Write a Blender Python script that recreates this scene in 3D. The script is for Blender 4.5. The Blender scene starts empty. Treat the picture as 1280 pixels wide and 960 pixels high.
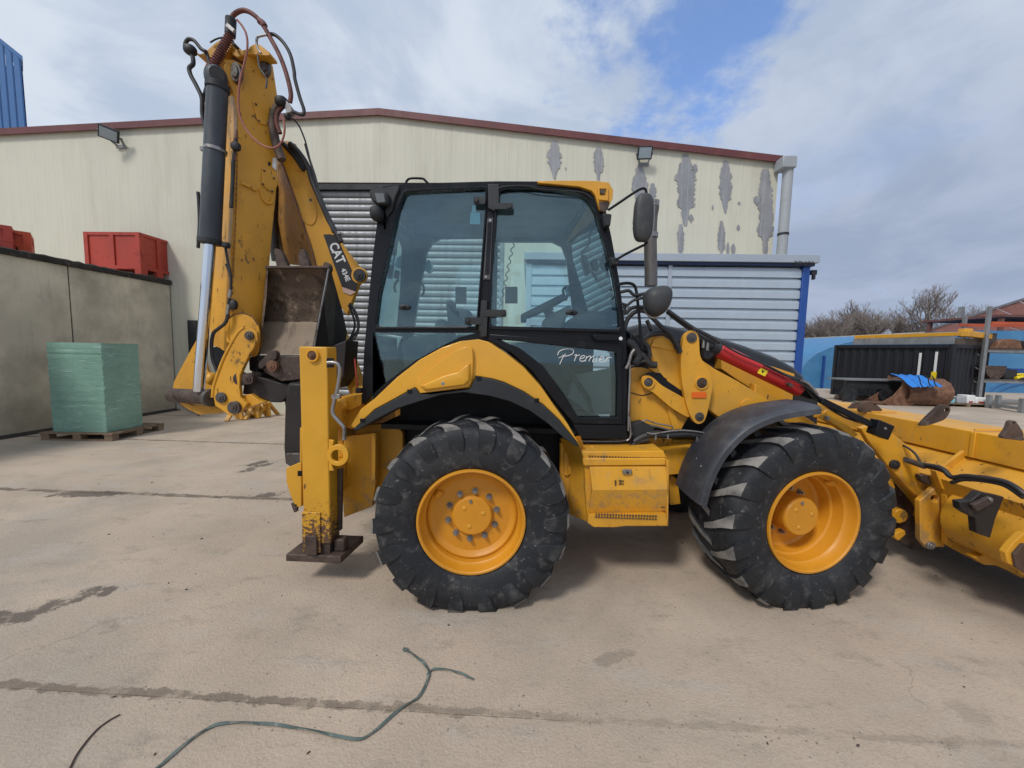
import bpy, bmesh, math, random
from mathutils import Vector, Matrix
from mathutils.geometry import tessellate_polygon
random.seed(7)
S = bpy.context.scene
COL = S.collection
V = Vector

# ------------------------------------------------------------------ camera
CH, FL = 1.75, 480.0                      # eye height, focal length for a 1280 px wide picture
ROLL = math.radians(1.2)
_u, _v = 19.2, -40.4
PIT = math.atan(-_v / FL)
YAW = math.atan(_u * math.cos(PIT) / FL)
FWD = V((-math.sin(YAW) * math.cos(PIT), math.cos(YAW) * math.cos(PIT), -math.sin(PIT)))
_r = V((math.cos(YAW), math.sin(YAW), 0)); _up = _r.cross(FWD)
RGT = _r * math.cos(ROLL) + _up * math.sin(ROLL)
UPV = _up * math.cos(ROLL) - _r * math.sin(ROLL)
EYE = V((0, 0, CH))
cam = bpy.data.objects.new('camera', bpy.data.cameras.new('camera')); COL.objects.link(cam)
cam.matrix_world = Matrix((( RGT.x, UPV.x, -FWD.x, 0), (RGT.y, UPV.y, -FWD.y, 0), (RGT.z, UPV.z, -FWD.z, CH), (0, 0, 0, 1)))
cam.data.sensor_width = 36; cam.data.lens = FL / 1280 * 36
cam.data.clip_end = 2000; cam.data.clip_start = 0.05
S.camera = cam
S.render.resolution_x, S.render.resolution_y = 1024, 768

def P(x, y, Y):
    d = RGT * (x - 640) + UPV * (480 - y) + FWD * FL
    return EYE + d * (Y / d.y)
def G(x, y, z=0.0):
    d = RGT * (x - 640) + UPV * (480 - y) + FWD * FL
    return EYE + d * ((z - CH) / d.z)

# ------------------------------------------------------------------ light
SUN_EL, SUN_AZ = math.radians(48), math.radians(215)     # azimuth: clockwise from +Y; behind the camera, to the left
S.view_settings.view_transform = 'Standard'; S.view_settings.look = 'None'
S.view_settings.exposure = 0.2; S.view_settings.gamma = 1.0
sl = bpy.data.lights.new('sun', 'SUN'); sl.energy = 1.8; sl.angle = math.radians(11); sl.color = (1, .96, .9)
so = bpy.data.objects.new('sun', sl); COL.objects.link(so)
_sd = V((math.sin(SUN_AZ) * math.cos(SUN_EL), math.cos(SUN_AZ) * math.cos(SUN_EL), math.sin(SUN_EL)))
so.rotation_euler = _sd.to_track_quat('Z', 'Y').to_euler()

W = bpy.data.worlds.new('World'); S.world = W; W.use_nodes = True
nt = W.node_tree; nt.nodes.clear()
def N(t, **k):
    n = nt.nodes.new(t)
    for a, b in k.items(): setattr(n, a, b)
    return n
def L(a, b): nt.links.new(a, b)
def val(x, sock):
    if isinstance(x, (int, float)): sock.default_value = x
    elif isinstance(x, (tuple, list, Vector)): sock.default_value = tuple(x) if len(x) == len(sock.default_value) else tuple(x) + (1,)
    else: L(x, sock)
def mth(op, a, b=0.0, clamp=False):
    n = N('ShaderNodeMath', operation=op, use_clamp=clamp); val(a, n.inputs[0]); val(b, n.inputs[1]); return n.outputs[0]
def rng(v, a, b, c=0.0, d=1.0, smooth=True):
    n = N('ShaderNodeMapRange', interpolation_type='SMOOTHSTEP' if smooth else 'LINEAR')
    val(v, n.inputs[0]); val(a, n.inputs[1]); val(b, n.inputs[2]); val(c, n.inputs[3]); val(d, n.inputs[4]); return n.outputs[0]
def mixc(f, a, b, blend='MIX'):
    n = N('ShaderNodeMix', data_type='RGBA', blend_type=blend); val(f, n.inputs[0]); val(a, n.inputs[6]); val(b, n.inputs[7]); return n.outputs[2]
def noi(vec, scale, detail=4, rough=.55, dist=0.0):
    n = N('ShaderNodeTexNoise'); val(vec, n.inputs['Vector']); n.inputs['Scale'].default_value = scale
    n.inputs['Detail'].default_value = detail; n.inputs['Roughness'].default_value = rough; n.inputs['Distortion'].default_value = dist
    return n.outputs['Fac']
def vm(op, a, b):
    n = N('ShaderNodeVectorMath', operation=op); val(a, n.inputs[0]); val(b, n.inputs[1]); return n.outputs[1 if op == 'DOT_PRODUCT' else 0]

sky = N('ShaderNodeTexSky', sky_type='NISHITA', sun_disc=False, sun_elevation=SUN_EL, sun_rotation=SUN_AZ, air_density=1.0, dust_density=1.0)
tc = N('ShaderNodeTexCoord').outputs['Generated']
sp = N('ShaderNodeSeparateXYZ'); L(tc, sp.inputs[0])
den = mth('MAXIMUM', mth('ADD', sp.outputs[2], 0.22), 0.05)
cb = N('ShaderNodeCombineXYZ'); L(mth('DIVIDE', sp.outputs[0], den), cb.inputs[0]); L(mth('DIVIDE', sp.outputs[1], den), cb.inputs[1])
cp = cb.outputs[0]
d0 = (P(850, 20, 10) - EYE).normalized()
hole = rng(mth('ADD', vm('DOT_PRODUCT', tc, tuple(d0)), mth('MULTIPLY', mth('SUBTRACT', noi(cp, 3.4, 7, .62), .5), .16)), .970, 1.008)
big = noi(cp, 1.1, 7, .6, .3)
shade = noi(cp, 1.9, 8, .58, .4)
bright = mixc(rng(shade, .38, .62), (4.2, 4.95, 6.2), (5.9, 6.5, 7.4))
grey = mixc(rng(shade, .35, .65), (2.9, 3.55, 4.8), (3.6, 4.2, 5.5))
low = mth('MULTIPLY', rng(sp.outputs[2], .75, .15), rng(sp.outputs[0], -.1, .5))
cloud = mixc(low, bright, grey)
cover = mth('MULTIPLY', mth('SUBTRACT', 1.0, mth('MULTIPLY', hole, .85)), rng(big, .30, .44, .86, 1.0))
out = mixc(cover, mixc(1.0, sky.outputs[0], (1.25, 1.6, 2.1), 'MULTIPLY'), cloud)
bg = N('ShaderNodeBackground'); L(out, bg.inputs[0]); bg.inputs[1].default_value = 0.1
wo = N('ShaderNodeOutputWorld'); L(bg.outputs[0], wo.inputs[0])

# ------------------------------------------------------------------ materials
def mat(name, base, rough=.5, metal=0.0, layers=(), bump=None, spec=.5, var=.12, vscale=2.0, coat=0.0, post=None):
    global nt
    m = bpy.data.materials.new(name); m.use_nodes = True; nt = m.node_tree; nt.nodes.clear()
    o = N('ShaderNodeOutputMaterial'); b = N('ShaderNodeBsdfPrincipled'); L(b.outputs[0], o.inputs[0])
    pos = N('ShaderNodeNewGeometry').outputs['Position']
    c = mixc(rng(noi(pos, vscale, 5), .3, .7), tuple(x * (1 - var) for x in base), tuple(min(1, x * (1 + var)) for x in base))
    r = rng(noi(pos, vscale * 4, 4), .3, .7, max(0, rough - .08), min(1, rough + .08))
    for ly in layers:
        col, sc, lo, hi = ly[:4]; st = ly[4] if len(ly) > 4 else (1, 1, 1); amt = ly[5] if len(ly) > 5 else 1.0
        lr = ly[6] if len(ly) > 6 else .85
        n = noi(vm('MULTIPLY', pos, st), sc, 7, .62, .2)
        f = rng(n, lo, hi, 0, amt)
        c = mixc(f, c, col); r = mth('ADD', mth('MULTIPLY', r, mth('SUBTRACT', 1, f)), mth('MULTIPLY', f, lr))
    if post: c, r = post(pos, c, r)
    L(c, b.inputs['Base Color']); L(r, b.inputs['Roughness']); b.inputs['Metallic'].default_value = metal
    b.inputs['Specular IOR Level'].default_value = spec
    b.inputs['Coat Weight'].default_value = coat; b.inputs['Coat Roughness'].default_value = .15
    if bump:
        bn = N('ShaderNodeBump'); bn.inputs['Strength'].default_value = bump[1]; bn.inputs['Distance'].default_value = bump[2]
        n = noi(vm('MULTIPLY', pos, bump[3] if len(bump) > 3 else (1, 1, 1)), bump[0], 6, .6); L(n, bn.inputs['Height']); L(bn.outputs[0], b.inputs['Normal'])
    return m

RUST = (.085, .04, .02); GRIME = (.09, .065, .035)
M = {}
def mud(pos, c, r):
    s = N('ShaderNodeSeparateXYZ'); L(pos, s.inputs[0])
    a = mth('ADD', noi(pos, 6, 8, .75), mth('MULTIPLY', rng(s.outputs[2], 1.3, .3), .14))
    c = mixc(rng(a, .60, .74, 0, .55), c, (.25, .19, .125))
    b_ = mth('ADD', noi(pos, 55, 4, .8), mth('MULTIPLY', rng(s.outputs[2], 1.2, .3), .10))
    return mixc(rng(b_, .66, .72, 0, .7), c, (.17, .12, .08)), r
M['yellow'] = mat('yellow_paint', (.70, .335, .020), .40, 0, [((.50, .27, .055), 2.2, .42, .72, (1, 1, 1), .6), ((.34, .17, .03), 5, .54, .75, (1, 1, .6), .5), (GRIME, 9, .64, .74, (1, 1, .6), .7), ((.42, .30, .16), 26, .60, .70, (1, 1, .25), .35), (RUST, 44, .68, .71, (1, 1, .5), .85)], (60, .08, .003), var=.07, post=mud)
M['yellow_worn'] = mat('worn_yellow_paint', (.64, .31, .022), .46, 0, [((.36, .18, .035), 2.6, .48, .74, (1, 1, .5), .5), (GRIME, 12, .60, .68, (1, 1, .7), .8), (RUST, 30, .63, .66, (1, 1, .35), .9)], (45, .2, .004), var=.1)
def foot_wear(pos, c, r):
    s = N('ShaderNodeSeparateXYZ'); L(pos, s.inputs[0])
    n = noi(vm('MULTIPLY', pos, (1, 1, 1.6)), 30, 8, .75)
    f = rng(mth('ADD', mth('MULTIPLY', n, .8), mth('MULTIPLY', rng(s.outputs[2], .95, .30), .26)), .60, .635)
    return mixc(f, c, (.10, .055, .035)), r
M['yellow_leg'] = mat('scraped_yellow_paint', (.62, .315, .022), .42, 0, [(RUST, 32, .66, .70, (1, 1, .3), .9)], (45, .1, .003), var=.07, post=foot_wear)
M['yellow_flap'] = mat('clean_yellow_paint', (.70, .345, .020), .28, 0, [((.48, .26, .05), 3, .5, .8, (1, 1, 1), .45), (GRIME, 40, .70, .73, (1, 1, .4), .5)], None, var=.04, coat=.5)
M['black'] = mat('black_paint', (.008, .009, .012), .30, 0, [((.07, .07, .07), 6, .6, .8, (1, 1, 1), .35)], (80, .05, .002), var=.2, spec=.25)
M['black_matt'] = mat('black_plastic', (.018, .02, .023), .62, 0, [((.12, .115, .11), 7, .55, .8, (1, 1, 1), .5)], (90, .12, .002), var=.2)
M['hood'] = mat('black_hood_paint', (.012, .013, .016), .28, 0, [((.10, .10, .10), 5, .55, .85, (1, 1, 1), .35)], None, var=.2)
M['rubber'] = mat('tyre_rubber', (.009, .011, .015), .66, 0, [((.055, .055, .056), 3, .45, .75, (1, 1, 1), .6), ((.16, .15, .14), 11, .52, .75, (1, 1, 1), .5), ((.26, .24, .22), 32, .60, .72, (1, 1, 1), .5)], (55, .3, .004), var=.25)
M['rubber_lug'] = mat('tyre_lug_rubber', (.011, .013, .016), .66, 0, [((.12, .115, .11), 8, .50, .74, (1, 1, 1), .5), ((.26, .24, .22), 40, .62, .70, (1, 1, 1), .4)], (55, .3, .004), var=.25)
M['lug_dust'] = mat('dusty_lug_rubber', (.06, .058, .056), .85, 0, [((.29, .27, .245), 5, .30, .62, (1, 1, 1), .85), ((.10, .09, .085), 22, .6, .68, (1, 1, 1), .4)], (55, .3, .004), var=.25)
M['fender'] = mat('grey_fender_plastic', (.038, .042, .052), .5, 0, [((.15, .15, .155), 4.5, .46, .8, (1, 1, 1), .55), ((.26, .25, .24), 50, .68, .72, (1, 1, 1), .5)], (70, .15, .002), var=.2)
M['rim'] = mat('wheel_rim_paint', (.62, .265, .016), .42, 0, [((.38, .17, .02), 5, .5, .8, (1, 1, 1), .45), (GRIME, 30, .66, .72, (1, 1, 1), .6)], (50, .08, .003), var=.06)
M['yellow_grimy'] = mat('grimy_yellow_paint', (.36, .18, .03), .6, 0, [((.16, .08, .03), 2.6, .40, .68, (1, 1, .5), .7), (RUST, 14, .56, .66, (1, 1, .7), .8)], (45, .25, .005), var=.12)
M['steel'] = mat('bare_steel', (.32, .31, .30), .38, .8, [(RUST, 14, .5, .7, (1, 1, 1), .7)], None)
M['pinsteel'] = mat('greasy_pin_steel', (.10, .095, .09), .45, .5, [(RUST, 20, .45, .65, (1, 1, 1), .7)], (60, .2, .003))
M['chrome'] = mat('chromed_rod', (.75, .78, .82), .12, 1.0, [], None, var=.03)
M['barrel'] = mat('grey_black_barrel_paint', (.045, .052, .062), .4, 0, [((.14, .14, .14), 5, .5, .75, (1, 1, .4), .5), ((.25, .24, .22), 28, .68, .73, (1, 1, .5), .5)], (50, .1, .002), var=.2)
M['red'] = mat('red_cylinder_sleeve', (.50, .022, .022), .36, 0, [((.25, .03, .03), 5, .5, .75, (1, 1, 1), .5), (GRIME, 24, .68, .72, (1, 1, 1), .7)], None, var=.08)
M['hose'] = mat('hose_rubber', (.022, .022, .024), .5, 0, [((.10, .09, .085), 12, .55, .75, (1, 1, 1), .5)], None)
M['hose_red'] = mat('faded_red_hose', (.15, .045, .035), .6, 0, [((.06, .03, .03), 14, .45, .65, (1, 1, 1), .8), ((.2, .13, .12), 30, .6, .7, (1, 1, 1), .5)], None)
M['hose_pink'] = mat('thin_pink_red_hose', (.30, .10, .075), .6, 0, [((.12, .05, .05), 12, .5, .7, (1, 1, 1), .8)], None)
M['bucket_in'] = mat('earthy_bucket_lining', (.115, .078, .052), .85, 0, [((.045, .028, .018), 6, .45, .62, (1, 1, 1), .9), ((.30, .22, .15), 9, .56, .72, (1, 1, .6), .8)], (30, .6, .02), var=.3)
M['bucket_floor'] = mat('dusty_bucket_floor', (.27, .205, .145), .75, 0, [((.12, .08, .055), 7, .5, .68, (2, 1, .5), .8)], (30, .4, .01), var=.2)
M['bucket_out'] = mat('dark_bucket_steel', (.025, .02, .018), .55, .2, [((.10, .075, .06), 8, .56, .72, (1, 1, .5), .7)], (40, .3, .006), var=.3)
M['brown'] = mat('muddy_brown_steel', (.085, .055, .042), .6, .1, [((.035, .024, .02), 7, .45, .65, (1, 1, 1), .8), ((.20, .16, .13), 16, .6, .72, (1, 1, 1), .6)], (40, .4, .008), var=.3)
M['rust'] = mat('rusty_steel', (.21, .105, .06), .8, 0, [((.09, .04, .025), 6, .4, .65, (1, 1, 1), .8), ((.25, .15, .10), 14, .58, .7, (1, 1, 1), .6)], (30, .4, .008), var=.2)
M['cladding'] = mat('cream_cladding_paint', (.60, .58, .475), .5, 0, [((.46, .44, .35), 1.0, .48, .75, (1.5, 1, .25), .6), ((.33, .31, .26), 6, .62, .8, (2, 1, .15), .35)], None, var=.03, vscale=.6)
M['trim'] = mat('dark_red_trim', (.13, .035, .035), .5, 0, [((.20, .08, .07), 5, .5, .7, (1, 1, 1), .5)], None)
M['trim_grey'] = mat('grey_flashing', (.20, .20, .21), .5, .3, [], None)
M['shutter'] = mat('galvanised_shutter', (.29, .30, .31), .5, .3, [((.18, .18, .18), 3, .45, .75, (3, 1, .3), .6), ((.12, .10, .08), 8, .60, .72, (2, 1, .3), .5)], None, var=.08)
M['peel'] = mat('bare_zinc_sheet', (.27, .275, .29), .5, .2, [((.40, .40, .41), 4, .45, .7, (7, 1, .25), .7), ((.18, .18, .19), 5, .6, .75, (6, 1, .3), .5)], None)
M['pipe'] = mat('grey_pvc', (.34, .36, .38), .45, 0, [((.22, .23, .24), 3, .5, .8, (2, 2, .3), .4)], None, var=.06)
M['boxsheet'] = mat('pale_blue_grey_sheet', (.50, .58, .65), .36, .35, [((.36, .43, .50), 2, .45, .75, (1, 1, 1), .5), ((.22, .24, .26), 7, .64, .78, (2, 1, .4), .35)], None, var=.05)
M['boxtrim'] = mat('silver_blue_trim', (.42, .47, .53), .4, .3, [], None, var=.05)
M['blue'] = mat('blue_paint', (.012, .065, .28), .4, 0, [((.04, .10, .28), 3, .5, .8, (1, 1, 1), .4)], None)
def wall_post(pos, c, r):
    s = N('ShaderNodeSeparateXYZ'); L(pos, s.inputs[0]); z = s.outputs[2]
    stk = noi(vm('MULTIPLY', pos, (5, 5, .35)), 2.4, 7, .7)
    c = mixc(mth('MULTIPLY', rng(stk, .54, .72, 0, .28), rng(z, .3, 3.2, .3, 1)), c, (.15, .13, .10))
    c = mixc(mth('MULTIPLY', rng(mth('ADD', z, mth('MULTIPLY', noi(pos, 2.2, 6, .7), 1.6)), 1.9, .7, 0, .55), 1.0), c, (.17, .15, .10))
    return mixc(rng(noi(pos, 30, 6, .75), .58, .70, 0, .4), c, (.16, .14, .115)), r
M['darkblue'] = mat('dark_blue_rail', (.01, .03, .10), .5)
M['concrete'] = mat('stained_concrete', (.60, .53, .41), .85, 0, [((.32, .28, .215), 1.1, .42, .72, (1, 1, .8), .75), ((.34, .31, .27), 3, .55, .75, (1, .6, .3), .6), ((.12, .11, .09), 9, .62, .78, (2, 2, .3), .5)], (35, .4, .010), var=.14, vscale=1.2, post=wall_post)
M['cap'] = mat('dark_mossy_capping', (.032, .028, .024), .9, 0, [((.12, .10, .08), 9, .55, .7, (1, 1, 1), .7)], (25, .7, .02), var=.3)
M['crate'] = mat('red_crate_plastic', (.40, .045, .024), .5, 0, [((.20, .02, .02), 4, .5, .7, (1, 1, 1), .5)], None)
M['crate_o'] = mat('orange_crate_plastic', (.55, .075, .02), .5, 0, [], None)
def wrap_post(pos, c, r):
    n = noi(vm('MULTIPLY', pos, (1.2, 1.2, 16)), 2.2, 6, .6, .5)
    return mixc(rng(n, .56, .70, 0, .5), c, (.50, .66, .60)), mth('SUBTRACT', r, mth('MULTIPLY', n, .15))  # pale streaks painted into the film colour as glints
M['wrap'] = mat('green_stretch_film', (.21, .37, .30), .36, 0, [((.15, .29, .235), 4, .5, .7, (1, 1, 5), .5)], (9, .5, .02, (1, 1, 7)), var=.1, post=wrap_post)
M['wood'] = mat('weathered_wood', (.24, .17, .11), .85, 0, [((.12, .09, .06), 8, .5, .7, (1, 4, 4), .7)], (40, .3, .004), var=.2)
M['wood_grey'] = mat('dark_shelf_timber', (.10, .075, .06), .85, 0, [((.2, .15, .11), 9, .55, .7, (1, 4, 4), .6)], None, var=.2)
M['container'] = mat('black_container_paint', (.008, .009, .014), .5, 0, [((.03, .03, .035), 3, .55, .8, (1, 1, .3), .5)], None)
M['galv'] = mat('galvanised_steel', (.26, .27, .28), .5, .4, [((.14, .13, .12), 6, .5, .7, (1, 1, .4), .5)], None)
M['orange'] = mat('orange_rack_paint', (.45, .085, .03), .5, 0, [], None)
M['tarp'] = mat('blue_tarpaulin', (.02, .20, .62), .5, 0, [((.01, .10, .40), 6, .5, .6, (1, 1, 1), .6)], (12, .5, .03))
M['tunnel'] = mat('pale_blue_tunnel_sheet', (.055, .20, .40), .45, 0, [((.10, .28, .46), .6, .45, .7, (1, 1, 1), .6), ((.04, .14, .3), 2.5, .55, .75, (1, 1, 1), .4)], (2.5, .3, .08), var=.05)
M['roofred'] = mat('brown_red_roof_sheet', (.17, .065, .05), .8, 0, [((.10, .04, .035), 1.2, .45, .7, (1, 1, 1), .6)], None)
M['darkwall'] = mat('dark_interior', (.03, .03, .03), .8, 0, [], None)
M['farblue'] = mat('blue_cladding', (.045, .14, .34), .5, 0, [], None, var=.04)
M['bark'] = mat('grey_brown_bark', (.20, .17, .16), .9, 0, [((.06, .045, .04), 4, .5, .7)], None)  # bark paled so that distance haze sits in its colour
M['white'] = mat('white_paint', (.75, .75, .74), .5, 0, [], None, var=.03)
M['paleblue'] = mat('pale_blue_sticker', (.25, .55, .65), .4, 0, [], None, var=.03)
M['reflector'] = mat('orange_reflector', (.75, .13, .01), .2, 0, [], None, var=.05)
M['warning'] = mat('yellow_warning_label', (.80, .62, .02), .4, 0, [], None)
M['lamp'] = mat('lamp_lens', (.14, .15, .155), .12, 0, [], None)
M['lamp_glow'] = mat('tinted_lamp_panel', (.30, .36, .40), .15, 0, [], None)
M['mirror_back'] = mat('grey_mirror_shell', (.035, .037, .04), .55, 0, [((.12, .12, .12), 5, .5, .8, (1, 1, 1), .5)], None)
M['seat'] = mat('grey_seat_cloth', (.22, .24, .24), .8, 0, [], (60, .3, .004))
M['cabin'] = mat('dark_cab_trim', (.07, .08, .09), .6, 0, [], None)
M['exhaust'] = mat('dull_exhaust_steel', (.16, .15, .145), .5, .5, [((.09, .06, .05), 7, .5, .7, (1, 1, .4), .6)], None)
M['strap'] = mat('grey_green_webbing', (.085, .115, .105), .7, 0, [((.22, .24, .22), 16, .5, .65, (1, 1, 1), .7)], (120, .3, .002))
M['wire'] = mat('brown_wire', (.07, .045, .035), .7, 0, [], None)
M['stone'] = mat('loose_grit', (.20, .17, .14), .9, 0, [], None, var=.3, vscale=30)

def glass(name, tint, refl=1.0):
    global nt
    m = bpy.data.materials.new(name); m.use_nodes = True; nt = m.node_tree; nt.nodes.clear()
    o = N('ShaderNodeOutputMaterial')
    t = N('ShaderNodeBsdfTransparent'); t.inputs[0].default_value = tint + (1,)
    g = N('ShaderNodeBsdfGlossy'); g.inputs['Roughness'].default_value = .03; g.inputs[0].default_value = (.72, .92, 1, 1)
    fr = N('ShaderNodeFresnel'); fr.inputs[0].default_value = 1.5
    mx = N('ShaderNodeMixShader'); L(mth('MULTIPLY', fr.outputs[0], refl), mx.inputs[0]); L(t.outputs[0], mx.inputs[1]); L(g.outputs[0], mx.inputs[2])
    df = N('ShaderNodeBsdfDiffuse'); df.inputs[0].default_value = (.30, .46, .56, 1)  # bluish film: slight dirt plus sky reflection painted into the colour
    pos = N('ShaderNodeNewGeometry').outputs['Position']
    m2 = N('ShaderNodeMixShader'); L(rng(noi(pos, 3.2, 6), .45, .80, .004, .07), m2.inputs[0]); L(mx.outputs[0], m2.inputs[1]); L(df.outputs[0], m2.inputs[2])
    L(m2.outputs[0], o.inputs[0]); return m
M['glass'] = glass('tinted_cab_glass', (.91, .99, .985), 1.9)
M['glass_dark'] = glass('dark_tinted_glass', (.88, .975, .965), 1.9)

# ground: real colour variation, seams' dirt, oil and damp marks
STAINS = []     # (centre, half sizes, angle)
def st(px0, py0, px1, py1, w, amt=.8):
    a, b = G(px0, py0), G(px1, py1); STAINS.append((((a + b) / 2), (b - a).length / 2, w, math.atan2((b - a).y, (b - a).x), amt))
st(-60, 790, 130, 738, .12); st(120, 750, 150, 728, .05); st(300, 590, 345, 577, .10); st(310, 583, 340, 574, .09)
st(60, 619, 160, 616, .10); st(320, 620, 360, 616, .10); st(745, 830, 790, 815, .05, .3); st(1180, 880, 1250, 905, .09, .18)
J1, J2 = G(640, 897).y, G(200, 619).y
def ground_post(pos, c, r):
    s = N('ShaderNodeSeparateXYZ'); L(pos, s.inputs[0]); X, Y = s.outputs[0], s.outputs[1]
    wob = mth('SUBTRACT', noi(pos, 3.0, 6), .5)
    c = mixc(rng(noi(pos, .55, 6, .6, .5), .42, .66, 0, .55), c, (.29, .25, .205))
    c = mixc(rng(noi(vm('MULTIPLY', pos, (.6, 1.6, 1)), 1.8, 8, .68), .52, .66, 0, .5), c, (.44, .39, .335))
    c = mixc(rng(noi(vm('MULTIPLY', pos, (1, 2.2, 1)), 2.6, 8, .72), .53, .70, 0, .5), c, (.24, .20, .16))
    c = mixc(rng(noi(pos, 9, 8, .75), .58, .70, 0, .55), c, (.235, .20, .165))
    c = mixc(rng(noi(pos, 14, 8, .75), .60, .68, 0, .4), c, (.50, .45, .38))
    c = mixc(rng(noi(pos, 30, 5, .8), .50, .72, 0, .4), c, (.22, .18, .145))
    c = mixc(rng(noi(pos, 75, 3, .75), .56, .70, 0, .45), c, (.19, .155, .125))
    c = mixc(rng(noi(pos, 110, 2, .7), .60, .68, 0, .6), c, (.56, .51, .45))
    for j, x0, x1, w, amt in ((J1, -.2, -1.6, .026, .7), (J1, 3.0, -2.2, .014, .22), (J2, -1.0, -3.0, .045, .9), (J2 + 2.45, 9, -9, .04, .8), (J2 + 4.9, 12, -12, .05, .6)):
        d = mth('ADD', mth('ABSOLUTE', mth('ADD', mth('SUBTRACT', Y, j + .015), mth('MULTIPLY', wob, .06))), mth('MULTIPLY', mth('SUBTRACT', noi(vm('MULTIPLY', pos, (.8, 1.5, 1)), 8, 8, .75), .5), .16))
        f = mth('MULTIPLY', rng(d, w, w * .7), mth('MULTIPLY', rng(X, x0 + .8, x0 - .8, 0.15, 1), rng(noi(pos, 6, 6, .65), .36, .52, .2, amt)))
        c = mixc(f, c, (.15, .115, .085))
    vo = N('ShaderNodeTexVoronoi', feature='DISTANCE_TO_EDGE'); vo.inputs['Scale'].default_value = .42
    wv = N('ShaderNodeTexNoise'); L(pos, wv.inputs['Vector']); wv.inputs['Scale'].default_value = 2.2; wv.inputs['Detail'].default_value = 7
    L(vm('ADD', pos, vm('MULTIPLY', wv.outputs['Color'], (.7, .7, 0))), vo.inputs['Vector'])
    c = mixc(mth('MULTIPLY', rng(vo.outputs['Distance'], .0035, .001), rng(noi(pos, .8, 3), .50, .58, 0, .3)), c, (.17, .135, .105))
    for (cc, a, b, ang, amt) in STAINS:
        dx = mth('SUBTRACT', X, cc.x); dy = mth('SUBTRACT', Y, cc.y)
        ca, sa = math.cos(ang), math.sin(ang)
        u = mth('DIVIDE', mth('ADD', mth('MULTIPLY', dx, ca), mth('MULTIPLY', dy, sa)), a)
        v = mth('DIVIDE', mth('SUBTRACT', mth('MULTIPLY', dy, ca), mth('MULTIPLY', dx, sa)), b)
        q = mth('ADD', mth('MULTIPLY', u, u), mth('MULTIPLY', v, v))
        q = mth('ADD', q, mth('MULTIPLY', mth('SUBTRACT', noi(pos, 4.5, 8, .72), .5), 6.5))
        c = mixc(rng(q, 1.0, .45, 0, amt), c, (.085, .068, .055))
    return c, r
M['ground'] = mat('yard_concrete', (.475, .38, .29), .86, 0, [], (70, .6, .010), var=.10, vscale=1.3, post=ground_post)

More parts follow.
